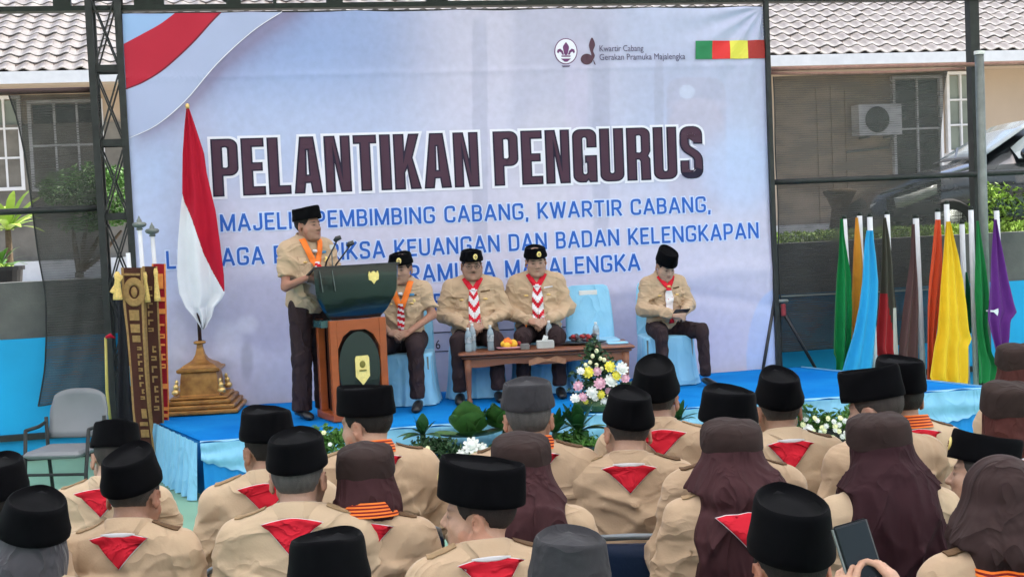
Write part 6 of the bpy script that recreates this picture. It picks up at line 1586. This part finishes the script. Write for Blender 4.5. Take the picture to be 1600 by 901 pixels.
fc = pt(935, 672, 10.25); fz = STAGE_Z+.02
arr = thing('flower_arrangement', 'tall arrangement of white, yellow and pink flowers at the stage edge before the table', 'flowers', (fc[0], fc[1], STAGE_Z))
FY_ = 10.35
m = MB(); m.lathe([(.16, .0), (.18, .05), (.15, .09)], 16, c=(fc[0]+.02, FY_, STAGE_Z+.012)); m.build('basket', M_LEAFD, arr, world=True)
m = MB()
for px, py, rx, rz_, n in ((938, 640, .26, .12, 420), (935, 600, .24, .16, 520), (935, 570, .16, .14, 300), (927, 548, .08, .12, 160), (975, 610, .10, .12, 160)): clump(m, pt(px, py, FY_+.03), (rx, .12, rz_), n, .05, rf_, .2, .6)
m.build('foliage', M_LEAFD, arr, world=True)
m = MB()
for px, py in ((932, 548), (926, 556), (938, 560), (922, 566), (932, 570), (944, 562), (920, 575), (940, 576), (915, 570), (950, 568), (930, 583), (919, 584)): m.ball(pt(px, py, FY_-.05), (.018, .018, .02), 6, 5)
m.build('buds', M_FLW[3], arr, world=True, kind='stuff', smooth=True)
for px, py, r, c in ((952, 573, .05, 1), (971, 576, .058, 0), (920, 582, .05, 1), (933, 580, .04, 2), (907, 580, .035, 0), (962, 587, .045, 1), (953, 596, .062, 0), (938, 600, .055, 2), (977, 592, .042, 2), (904, 603, .045, 2), (924, 613, .052, 0), (929, 622, .035, 0), (940, 616, .038, 1), (962, 610, .042, 1), (950, 610, .03, 2), (899, 623, .045, 0), (910, 621, .042, 2), (914, 627, .03, 1), (932, 632, .05, 1), (944, 628, .042, 0), (955, 620, .04, 3), (924, 636, .03, 0), (968, 620, .035, 2)): bloom(arr, pt(px, py, FY_-.14+rf_.uniform(-.03, .03)), r, M_FLW[c], rf_)
def blade_plant(label, px, py, Y, n, L, w, mat, name='leafy_plant', broad=False, z=None, bend=.4, face=None):
    b = pt(px, py, Y); b[2] = STAGE_Z if z is None else z; o = thing(name, label, 'plant', b*np.array([1, 1, 0]))
    g0 = b*np.array([1, 1, 0]); m = MB(); m.lathe([(.08, .004), (.11, .2), (.10, .2)], 12, c=g0); m.build('pot', M_BLKPL, o, world=True); m = MB(); m.tube([g0+ZV*.19, b+ZV*.1], [.03, .02], 8); m.build('stem', M_LEAFD, o, world=True)
    for i in range(n):
        a = rf_.uniform(-pi*.05, pi*1.05)+pi if face is None else rf_.uniform(*face); e = rf_.uniform(.35, 1.35); l = L*rf_.uniform(.7, 1.1); h = np.array([cos(a), sin(a), 0]); side = np.cross(h, ZV); P = []
        for t in np.linspace(0, 1, 7): P.append(b+ZV*.08+h*l*t*cos(e)+ZV*(l*t*sin(e)-bend*l*t*t*cos(e)))
        G = []
        for j, p in enumerate(P):
            t = j/6; ww = w*(sin(pi*min(1, t*.92+.06))**.8 if broad else sin(pi*(t*.85+.1)))*rf_.uniform(.95, 1.05); G.append([p-side*ww, p-side*ww*.5-ZV*ww*.12, p-ZV*ww*.25, p+side*ww*.5-ZV*ww*.12, p+side*ww])
        m = MB(); m.grid(np.array(G)); m.build('leaf', mat, o, world=True, smooth=True)
    return o
M_LB = mk('broad_leaf', srgb(52, 92, 44), .4, .3, 9, .002, 30, spec=.5, col2=srgb(84, 124, 62)); M_LG = mk('glossy_leaf', srgb(44, 84, 44), .35, .3, 8, spec=.5)
EY = 10.02
blade_plant('broad-leaved plant at the stage edge behind the man with the badge', 735, 700, 9.68, 11, .34, .13, M_LB, broad=True, z=.30, bend=.2)
blade_plant('second broad-leaved plant left of the grey-haired man', 790, 690, 9.72, 9, .30, .12, M_LB, broad=True, z=.34, bend=.2)
blade_plant('strap-leaved plant below the tall flower arrangement', 905, 700, 9.80, 16, .36, .045, M_LG, z=.28)
blade_plant('spiky plant right of the tall flower arrangement', 1060, 680, 9.93, 14, .22, .03, M_LG, z=.30)
blade_plant('low strap-leaved plant just right of the grey-haired man', 868, 700, 9.76, 18, .30, .035, M_LG, z=.28)
blade_plant('small spear-leaved plant left of the broad-leaved ones', 662, 705, 9.6, 11, .2, .045, M_LG, z=.34)
blade_plant('dark strap-leaved plant left of the white flower bed', 1225, 660, 10.05, 12, .30, .05, M_LG, z=.3)
def bed(label, Y, px0, px1, py, n, leafmat, flw, name='flower_bed', spread=.1, z0=.2):
    c = pt((px0+px1)/2, py, Y); o = thing(name, label, 'flowers', (c[0], c[1], 0)); m = MB()
    m.box((c[0], c[1], (z0+.06)/2+.003), (abs(pt(px1, py, Y)[0]-pt(px0, py, Y)[0]), .16, z0+.06)); m.build('trough', M_BLKPL, o, world=True); m = MB()
    for k in range(6): clump(m, pt(px0+(px1-px0)*(k+.5)/6, py+rf_.uniform(-5, 5), Y), (.12, .1, spread), n, .055, rf_, .2, .5)
    m.build('foliage', leafmat, o, world=True)
    for px, py_, r, c_ in flw: bloom(o, pt(px, py_, Y-.12), r, M_FLW[c_], rf_)
    return o
bed('white-flowered bed at the right of the stage front', 10.0, 1236, 1345, 668, 260, M_LEAFM, [(1258+11*(i % 7)+rf_.uniform(-4, 4), 656+9*(i//7)+rf_.uniform(-3, 3), .024, (0, 3)[i % 2]) for i in range(30)]+[(1262, 672, .05, 0), (1303, 702, .045, 1), (1316, 698, .04, 1)], spread=.17)
bed('small leafy flower bed at the left of the stage front', 9.45, 490, 535, 688, 90, M_LEAFM, [(506, 676, .02, 3), (516, 694, .018, 0)], spread=.12)
bed('low white flowers under the broad-leaved plants', 9.5, 705, 775, 708, 60, M_LEAFD, [(738, 697, .07, 0), (752, 701, .05, 0), (722, 711, .05, 0), (742, 713, .045, 3)], spread=.08)

bed('low leafy greenery just right of the grey-haired man at the stage front', 9.72, 862, 925, 690, 150, M_LEAFM, [], spread=.10)
bed('low dark greenery left of the broad-leaved plants at the stage front', 9.5, 650, 702, 702, 110, M_LEAFD, [(668, 700, .02, 3)], spread=.09)
# ---- grey visitor chair at the left
M_GRPL = mk('grey_plastic', srgb(122, 124, 127), .5, .05, 6, spec=.4)
cb = ptz(104, 796, 0.)
gch = thing('visitor_chair', 'grey plastic chair with dark steel legs standing empty at the left', 'chair', (cb[0]-.02, cb[1]+.1, 0), radians(172))
m = MB(); G = np.array([[(x*.23*(1-.12*max(0, t-.6)*2.2*abs(x)), -.20-.08*t-.035*(1-x*x)*sin(pi*t), .50+.36*t-.05*abs(x)**3*max(0, t-.5)*2+ .0) for x in np.linspace(-1, 1, 13)] for t in np.linspace(0, 1, 9)]); m.sheet(G, .022, None); m.build('backrest', M_GRPL, gch, smooth=True)
m = MB(); m.box((0, .02, .43), (.44, .42, .05), bev=.02); m.build('seat', M_GRPL, gch, sharp=radians(30))
for s in (-1, 1):
    m = MB(); m.tube([(s*.24, -.19, .62), (s*.25, -.1, .60), (s*.25, .1, .6)], .014, 8); m.build('armrest', M_STEEL, gch, smooth=True)
    m = MB(); m.tube([(s*.25, .1, .6), (s*.24, .16, .3), (s*.25, .24, .012)], .015, 8); m.build('leg', M_STEEL, gch, smooth=True)
    m = MB(); m.tube([(s*.235, -.19, .66), (s*.23, -.18, .4), (s*.25, -.26, .012)], .015, 8); m.build('leg', M_STEEL, gch, smooth=True)
m = MB(); m.tube([(-.24, .17, .28), (.24, .17, .28)], .011, 8); m.build('crossbar', M_STEEL, gch)
# ------------------------------------------------------------------ people on the stage
def front_sheet(S, name, mat, parent, x0, x1, z0, z1, off=.008, th=.005, nx=5, nz=4, slope=0.):
    G = []
    for i in range(nz):
        z = z1+(z0-z1)*i/(nz-1); row = []
        for j in range(nx):
            x = x0+(x1-x0)*j/(nx-1); zz = z+slope*(x-(x0+x1)/2); y = S.surf(x, zz, False) or 0; row.append((x, y+off, zz))
        G.append(row)
    m = MB(); m.sheet(np.array(G), th, (0, 1, 0)); return m.build(name, mat, parent)
def front_ribbon(S, name, mats, parent, pts, w, fm=None, off=.012, n=16):
    """ribbon following (x, z) points down the chest, pattern by material index fm(i, j)"""
    P = np.array(pts, float); t = np.linspace(0, len(P)-1, n); X = np.interp(t, range(len(P)), P[:, 0]); Z = np.interp(t, range(len(P)), P[:, 1]); ww = np.interp(t, range(len(P)), w if hasattr(w, '__len__') else [w]*len(P))
    G = []
    for i in range(n):
        dx = X[min(i+1, n-1)]-X[max(i-1, 0)]; dz_ = Z[min(i+1, n-1)]-Z[max(i-1, 0)]; L = sqrt(dx*dx+dz_*dz_)+1e-9; nx_, nz_ = -dz_/L, dx/L; row = []
        for s in (-1, -.5, 0, .5, 1):
            x, z = X[i]+nx_*ww[i]*s/2, Z[i]+nz_*ww[i]*s/2; y = S.surf(x, z, False); y = .05 if y is None else y; row.append((x, y+off+.004*(1-s*s), z))
        G.append(row)
    m = MB(); m.grid(np.array(G)); m.grid(np.array(G)[::-1]-np.array([0, .004, 0])); k = len(m.f)//2
    if fm: m.m = [fm(q//4, q % 4) for q in range(k)]+[0]*k
    return m.build(name, mats, parent, smooth=True)
def uniform_front(o, S, nb, kind, w=1.):
    z0 = nb-1.055
    for s in (-1, 1):
        front_sheet(S, 'pocket', SHIRT[0], o, s*.088*w-.048, s*.088*w+.048, .80+z0, .905+z0, .003, .004)
        front_sheet(S, 'pocket_flap', SHIRT[1], o, s*.088*w-.05, s*.088*w+.05, .885+z0, .915+z0, .007, .005)
        m = MB(); x = s*.088*w; y = S.surf(x, .87+z0, False) or .1
        if s > 0 or kind != 'plain': m.ball((x, y+.012, .865+z0), (.022, .006, .009), 8, 5); m.build('brass_badge', M_GOLD, o, smooth=True)
    front_sheet(S, 'name_tag', M_WHITE if kind == 'stripe' else M_EPAU, o, -.125*w, -.055*w, .926+z0, .938+z0, .006, .003, slope=-.1)
    for z in (.93, .86, .79, .72): 
        y = S.surf(0, z+z0, False) or .1; m = MB(); m.ball((0, y+.003, z+z0), (.006, .003, .006), 6, 4); m.build('button', M_EPAU, o, smooth=True)
    chev = lambda i, j: 1 if 1 else 0
    for s in (-1, 1): front_ribbon(S, 'scarf', [M_RED if kind != 'orange' else M_ORANGE], o, [(s*.075, nb+.0), (s*.05, nb-.045), (s*.008, nb-.11)] if kind != 'orange' else [(s*.08, nb+.0), (s*.065, nb-.07), (s*.01, nb-.22)], .045 if kind != 'orange' else .05, off=.014)
    if kind in ('twist', 'stripe'):
        for s in (-1, 1): front_ribbon(S, 'scarf_tail', [M_RED, M_WHITE], o, [(s*.012, nb-.105), (s*.022, nb-.2), (s*.026, nb-.32), (s*.028, nb-.42)], [.04, .05, .05, .045], lambda i, j, s=s: 1 if ((i*2+(j if s > 0 else 3-j)*2) % 14) < 7 else 0, .02, 24)
    elif kind == 'white_tail':
        front_ribbon(S, 'scarf_tail', [M_RED, M_WHITE], o, [(0, nb-.10), (.0, nb-.2), (.005, nb-.33), (.0, nb-.46)], [.045, .08, .07, .055], lambda i, j: 1 if 2 < i < 14 else 0, .02, 22)
    elif kind == 'orange':
        front_ribbon(S, 'scarf_tail', [M_RED, M_WHITE], o, [(0, nb-.19), (.0, nb-.3), (.0, nb-.42)], [.04, .07, .05], lambda i, j: 1 if ((i*2+j) % 9) < 4 else 0, .02, 22)
        m = MB(); y = S.surf(-.085, .93+z0, False) or .1; m.box((-.085, y+.008, .94+z0), (.06, .006, .02)); m.build('ribbon_bar', mk('blue_ribbon', srgb(90, 150, 190), .6), o)
        m = MB(); m.ball((-.11, y+.012, .885+z0), (.016, .006, .018), 10, 6); m.build('medal', M_PALEGOLD, o, smooth=True)
    m = MB(); y = S.surf(0, nb-.11, False) or .1; m.tube([(-.016, y+.022, nb-.105), (.016, y+.022, nb-.105)], .013, 8); m.build('scarf_ring', M_WHITE if kind != 'white_tail' else M_GOLD, o, smooth=True)
def stage_man(label, px, top, d, yaw, kind, seed, **kw):
    p = pb(px, top, d); hk = kw.get('hatkw', {}); sc = (p[2]-STAGE_Z)/(HZ+HS*(hk.get('zb', .048)+hk.get('h', .098)+.008)); hy = .075*sc; a = radians(yaw)
    x, y = p[0]+sin(a)*hy, p[1]-cos(a)*hy
    o, fr, S, Lf, nk, nb = person(label, x, y, yaw, sc, STAGE_Z, stage=True, scarf=None, seed=seed, lean=.02, hat_tilt=3, epau=True, **kw)
    uniform_front(o, S, nb, kind, kw.get('w', 1.)); satin_chair(kw.pop('chair', ' '.join(('satin covered chair under the ' + label).split()[:15])), x, y, 180+(yaw-180)*.25); return o, S, nb
SK = (.36, .21, .145)
o1, S1, _ = stage_man('seated man with orange ribbon half hidden by the lectern', 625, 394, .78, 172, 'orange', 31, hands='clasp', sleeves='short', w=1.05, skin=SK, badge=(-18, .05), wrists=[(-.085, .25, .64), (.085, .25, .64)], knees=.17, elbows=[(-.25, .04, .76), (.25, .04, .76)], head=(-8, 4, 0), hatkw=dict(h=.078))
o2, S2, _ = stage_man('stout seated man with spectacles, moustache and pale cap badge', 736, 390, .60, 184, 'twist', 32, hands='clasp', w=1.2, belly=.03, jaw=1.12, skin=SK, badge=(-12, .052), must=.8, wrists=[(-.07, .30, .66), (.07, .30, .66)], knees=.16, elbows=[(-.285, .05, .74), (.285, .05, .74)], head=(4, 2, 0), hatkw=dict(h=.078))
m = MB()
for s in (-1, 1): m.tube([(s*.031+.022*cos(t), .104, .003+.016*sin(t)) for t in np.linspace(0, 2*pi, 15)], .0018, 5)
m.tube([(-.01, .106, .006), (.01, .106, .006)], .0018, 5)
for s in (-1, 1): m.tube([(s*.053, .1, .006), (s*.082, .0, .01)], .0018, 5)
p, fr2 = None, head_frame(np.array([0, .035+.02*(HZ-.55), HZ])+np.array([0, .0024, -.0012]), 4, 2, 0); xf(m, fr2); m.build('spectacles', M_STEEL, o2)
o3, S3, _ = stage_man('smiling seated man with striped scarf behind the right half of the table', 836, 384, .60, 180, 'stripe', 33, hands='clasp', w=1.12, belly=.02, skin=(.40, .245, .175), badge=(-10, .05), wrists=[(-.08, .30, .66), (.08, .30, .66)], knees=.15, elbows=[(-.275, .03, .73), (.275, .03, .73)], head=(6, 6, 2), hatkw=dict(h=.076))
o4, S4, _ = stage_man('seated man apart at the right bowing over a phone', 1038, 385, .66, 196, 'white_tail', 34, hands='clasp', w=1.05, skin=(.46, .30, .22), badge=None, wrists=[(-.07, .33, .72), (.06, .34, .70)], knees=.22, elbows=[(-.25, .05, .76), (.24, .04, .75)], head=(6, 26, 0), hatkw=dict(h=.11))
e = thing('mobile_phone', 'black phone in the hands of the man seated apart', 'phone', tuple(np.array(o4.matrix_basis @ Vector((0., .435, .735)))), radians(196)); m = MB(); m.box((0, 0, 0), (.145, .075, .009), rotm('x', radians(28)), bev=.003); m.build('casing', M_BLKPL, e)
ec = pb(927, 545, .62); satin_chair('empty satin covered chair with white back label behind the table', ec[0], ec[1]-.02, 183, True)
# spare satin chair glimpsed below the table at the right
# speaker
sp = ptz(492, 652, STAGE_Z); spt = pt(482, 323, sp[1]); scs = (spt[2]-STAGE_Z)/(HZ+.42+HS*.145)
o5, fr, S, Lf, nk, nb = person('standing speaker in khaki uniform and orange ribbon at the lectern', sp[0]-.0, sp[1], -140, scs, STAGE_Z, pose='stand', stage=True, scarf=None, seed=41, sleeves='short', lean=.03, w=1.12, belly=.03, jaw=1.1, skin=(.34, .185, .13),
    head=(20, -3, 0), wrists=[(-.17, .33, 1.19), (.13, .33, 1.19)], elbows=[(-.265, .07, 1.10), (.25, .07, 1.10)], hands='rest', badge=None, hatkw=dict(h=.088), hat_tilt=-3)
uniform_front(o5, S, nb, 'orange', 1.1)
m = MB(); m.ball((.215, .0, 1.30), (.012, .03, .035), 8, 6); m.build('shoulder_patch', M_GOLD, o5, smooth=True)

# ------------------------------------------------------------------ audience
M_NAVY = mk('navy_upholstery', srgb(24, 42, 72), .6, .12, 10, .002, 90, spec=.3); M_CHROME = mk('grey_chair_tube', srgb(120, 126, 132), .35, .1, 10, metal=.5)
def make_chair():
    o = thing('folding_chair', 'x', 'chair', (0, 0, 0))
    m = MB(); G = np.array([[(x*.205, -.245-.02*t+.03*x*x, .54+.25*t-.025*abs(x)**4*t) for x in np.linspace(-1, 1, 11)] for t in np.linspace(0, 1, 6)]); m.sheet(G, .028); m.build('back_pad', M_NAVY, o, smooth=True)
    m = MB(); m.tube([(-.215, -.21, .42), (-.215, -.235, .74), (-.20, -.25, .79), (-.165, -.272, .812), (0, -.29, .822), (.165, -.272, .812), (.20, -.25, .79), (.215, -.235, .74), (.215, -.21, .42)], .0125, 8); m.build('back_frame', M_CHROME, o, smooth=True)
    m = MB(); m.box((.09, -.277, .745), (.07, .006, .02), bev=.001); m.build('sticker', M_WHITEP, o)
    m = MB(); m.box((0, 0, .43), (.42, .40, .05), bev=.02); m.build('seat', M_NAVY, o, sharp=radians(30))
    for s in (-1, 1):
        m = MB(); m.tube([(s*.215, -.21, .42), (s*.215, .2, .012)], .0125, 6); m.build('leg', M_CHROME, o, smooth=True)
        m = MB(); m.tube([(s*.2, .17, .41), (s*.2, -.22, .012)], .0125, 6); m.build('leg', M_CHROME, o, smooth=True)
    return o
chair0 = None
def aud(label, px, top, zt, yaw=0, D=None, chair=True, clab=None, **kw):
    global chair0
    p = ptz(px, top, zt) if D is None else pt(px, top, D); zt = p[2]
    cap = kw.get('hat', 'songkok') in ('cap', 'cap2')
    hk = kw.get('hatkw', {}); tb = radians(abs(min(0, kw.get('hat_tilt', -5.)-kw.get('head', (0, 0, 0))[1]*.0)))
    h0 = HZ+HS*((hk.get('zb', .05)+hk.get('h', .085)) if cap else (hk.get('zb', .048)+hk.get('h', .098)+.006)*cos(tb)+.085*sin(tb)) if kw.get('hat', 's') else HZ+.15
    hp = kw.get('head', (0, 0, 0))[1]; sc = zt/(h0-.012*hp/10); a = radians(yaw); hy = (.035+.06*.64+.012*hp/10)*sc
    x, y = p[0]+sin(a)*hy, p[1]-cos(a)*hy
    kw['w'] = kw.get('w', 1.)*1.07
    r = person(label, x, y, yaw, sc, 0., **kw)
    if chair:
        cl = clab or 'folding chair under the ' + label
        cl = ' '.join(cl.split()[:16])
        if chair0 is None:
            chair0 = make_chair(); c = chair0
        else: c = copy_tree(chair0)
        c['label'] = cl; c['group'] = 'navy folding chairs of the audience'
        c.matrix_basis = Matrix.Translation((x, y, 0)) @ Matrix.Rotation(a, 4, 'Z')
    return r
GR = 'seated audience in khaki uniforms'
A = dict(group=GR)
GRH = (.10, .095, .09); DKH = (.02, .018, .016); MIDH = (.05, .045, .04)
aud('man at far left showing only the edge of his black cap', -8, 714, 1.30, 0, seed=51, scarf='red', **A)
aud('person with black cap over a grey veil, bottom left corner', 42, 768, 1.25, 5, hat='songkok', hijab='tucked', veil=4, scarf=None, seed=52, head=(10, 8, 12), hat_tilt=-16, hatkw=dict(a=.108, b=.13, h=.10, zb=.05, taper=.8), **A)
aud('man in black cap bowing forward beside the empty grey chair', 176, 659, 1.26, -4, seed=53, head=(22, 16, 6), hair=MIDH, scarf='red', w=1.1, shirt=2, skin=(.42, .27, .19), **A)
aud('close-cropped man with big ears and white-edged red scarf, left', 205, 697, 1.29, -3, seed=54, head=(-4, 12, 0), scarf='white_red', hair=MIDH, w=1.0, shirt=0, hat_tilt=-24, hatkw=dict(taper=.8, h=.10), skin=(.33, .18, .12), **A)
aud('man in black cap left of the grey-templed man, ear showing', 415, 636, 1.33, 4, seed=55, head=(26, 4, 0), scarf='red', shirt=2, w=1.08, **A)
aud('broad man with grey temples and plain flat black cap', 462, 675, 1.32, 0, seed=56, head=(0, 0, 0), hair=GRH, scarf='red', shirt=2, w=1.14, hatkw=dict(h=.09, taper=.88), skin=(.40, .25, .18), **A)
aud('nearest man at bottom left of centre, only his black cap showing', 512, 835, 1.27, 0, seed=57, head=(-8, 10, -2), hatkw=dict(h=.105), scarf='red', **A)
aud('man with gold cap badge and orange neck ribbon looking left', 570, 601, 1.35, 18, seed=58, head=(42, 6, 0), hair=DKH, scarf='orange', badge=(8, .06), w=1.16, shirt=0, skin=(.43, .26, .18), **A)
aud('woman in maroon veil tucked into an orange neck ribbon', 570, 701, 1.24, 0, seed=59, hat='cap2', hijab='tucked', veil=0, scarf='orange', shirt=1, w=1.0, hatkw=dict(a=.098, h=.078), **A)
aud('nearest man in profile with gold badge on a tall black cap', 745, 712, 1.30, 12, seed=60, fine=True, head=(66, -2, -3), badge=(12, .062), scarf='white_red', hair=(.03, .022, .02), w=1.0, shirt=0, skin=(.46, .27, .185), hatkw=dict(b=.13, h=.108), **A)
aud('grey-haired man in a charcoal cap with orange neck ribbon', 823, 592, 1.37, 0, seed=61, hat='grey', hair=GRH, scarf='orange', w=1.1, shirt=1, skin=(.44, .26, .18), hatkw=dict(h=.085, taper=.87), head=(0, -4, 0), hat_tilt=3, **A)
aud('woman in long maroon veil behind the profiled man', 813, 686, 1.25, 0, seed=62, hat='cap2', hijab='long', veil=0, scarf=None, shirt=0, hem=.52, w=1.0, bulge=.104, hatkw=dict(h=.065), **A)
aud('man with black cap tipped back and red scarf, centre right', 978, 606, 1.32, -5, seed=63, head=(12, 14, 4), hair=MIDH, scarf='white_red', w=1.12, shirt=1, skin=(.45, .27, .19), hatkw=dict(taper=.8, h=.105), hat_tilt=-22, **A)
aud('man in tall black cap beside the flowers, red scarf', 1022, 558, 1.38, 0, seed=64, head=(-6, 4, 0), hair=MIDH, scarf='red', w=1.1, shirt=1, skin=(.35, .2, .14), hatkw=dict(h=.105, taper=.8), hat_tilt=-20, **A)
aud('man whose black cap shows above the dark twisted veil', 1134, 604, 1.36, 4, seed=65, head=(8, 2, 3), scarf='red', shirt=1, w=1.05, hatkw=dict(h=.10), **A)
aud('woman in long maroon veil with a red and white scarf over it', 1141, 664, 1.27, 3, seed=66, hat='cap2', hijab='long', veil=0, scarf='white_red', shirt=1, hem=.50, w=1.05, bulge=.124, hatkw=dict(h=.065), **A)
aud('man with rounded black cap and white-rolled red scarf, right', 1215, 575, 1.33, 3, seed=67, head=(-4, 6, 0), scarf='white_red', shirt=2, w=1.1, hair=MIDH, hatkw=dict(h=.105, taper=.8), hat_tilt=-18, **A)
aud('nearest man at bottom right with a big black cap', 1231, 766, 1.33, 4, seed=68, head=(4, 10, 0), scarf='red', hatkw=dict(h=.115, taper=.82), hat_tilt=-18, skin=(.42, .2, .13), **A)
aud('close-shaved man in black cap turned left, right half', 1366, 576, 1.34, 15, seed=69, head=(34, 8, 0), scarf=None, hair=(.055, .045, .04), w=1.05, shirt=1, skin=(.43, .27, .2), hatkw=dict(h=.108), hat_tilt=2, **A)
aud('woman in long plum veil in front of the close-shaved man', 1374, 656, 1.27, 6, seed=70, hat='cap2', hijab='long', veil=1, scarf=None, shirt=2, hem=.52, w=1.05, bulge=.108, hatkw=dict(h=.075), head=(8, 4, -4), **A)
aud('man in black cap with orange neck ribbon near the flags', 1404, 557, 1.36, 8, seed=71, head=(0, 2, 0), scarf='orange', hair=DKH, w=1.05, shirt=2, hatkw=dict(h=.11), **A)
aud('woman in russet veil and brown cap at the right edge', 1576, 604, 1.29, 12, seed=72, hat='cap', hijab='tucked', veil=3, scarf='white_red', shirt=1, hatkw=dict(h=.09), **A)
aud('farthest woman in russet veil by the purple flag', 1592, 543, 1.30, 10, seed=73, hat='cap', hijab='tucked', veil=3, scarf='red', shirt=1, hatkw=dict(h=.08), **A)
aud('man with gold badge on a tilted black cap, partly behind a veil', 1530, 672, 1.22, 16, D=4.35, seed=74, head=(46, -4, 12), badge=(-10, .06), scarf='red', hair=MIDH, skin=(.46, .28, .2), shirt=2, **A)
aud('woman in big gathered brown veil at the right edge', 1562, 704, 1.33, 8, D=3.45, seed=75, hat=None, hijab='long', veil=2, scarf='orange', shirt=1, hem=.48, w=1.08, bulge=.125, **A)
aud('man in charcoal cap at the bottom centre edge', 884, 833, 1.26, 0, seed=76, hat='grey', head=(0, 6, 4), scarf='red', hatkw=dict(h=.10, taper=.86), **A)
# the one holding up a phone: body just below the frame, hands and phone in view
ph = pt(1345, 873, 2.72)
yaw = 4; a = radians(yaw); bx, by = ph[0]+.03, ph[1]-.52; sc = .93
fwd = np.array([-sin(a), cos(a)]); rgt = np.array([cos(a), sin(a)])
def loc(p): d = np.array([p[0]-bx, p[1]-by]); return np.array([d @ rgt, d @ fwd, p[2]])/sc
c = loc(ph)
wL, wR = c+np.array([-.055, -.05, -.12]), c+np.array([.085, -.05, -.105])
r = person('person holding up a phone at the bottom right edge of the frame', bx, by, yaw, sc, 0., group=GR, seed=77, hat=None, hijab='tucked', veil=4, scarf=None, fine=True, headup=-.07,
    wrists=[tuple(wL), tuple(wR)], elbows=[(-.22, .12, .82), (.24, .12, .82)], hands='none')
Hd = Field(axis(wL[0]-.1, wR[0]+.1, .0042), axis(c[1]-.14, c[1]+.09, .0042), axis(wL[2]-.07, c[2]+.06, .0042))
Hd.cap(wL-np.array([.01, .04, .07]), wL, .029, .024, .01); Hd.cap(wR+np.array([.02, -.04, -.07]), wR, .029, .024, .01)
f_hand(Hd, wL, (.12, .35, .8), (.75, .45, -.1), (.2, -1, .3), .62, k=.006)
f_hand(Hd, wR, (-.28, .35, .8), (-.75, .45, -.1), (-.2, -1, .4), .62, k=.006)
V, Q = Hd.mesh(); mesh_obj('hands', V, Q, M_SKIN, r[0], True, col=np.tile(np.array([(.50, .28, .19)]), (len(V), 1))*(1+.04*vnoise(V, 70)[:, None]))
e = thing('mobile_phone', 'big dark phone held up in two hands at the bottom right', 'phone', tuple(ph), radians(4))
Rp = rotm('y', radians(-12)) @ rotm('x', radians(-14)); m = MB(); m.box((0, 0, 0), (.077, .009, .162), Rp, bev=.006); m.build('casing', mk('phone_case', (.02, .022, .026), .3, .1, 10), e, sharp=radians(30))
m = MB(); m.box(Rp @ np.array([0, -.0062, 0]), (.069, .002, .15), Rp, bev=.0008); m.build('screen', mk('phone_screen', (.012, .018, .022), .35, .3, 4, spec=.3), e)
m = MB(); m.box(Rp @ np.array([-.0405, 0, 0]), (.004, .0085, .15), Rp); m.build('edge_band', M_GALV, e)
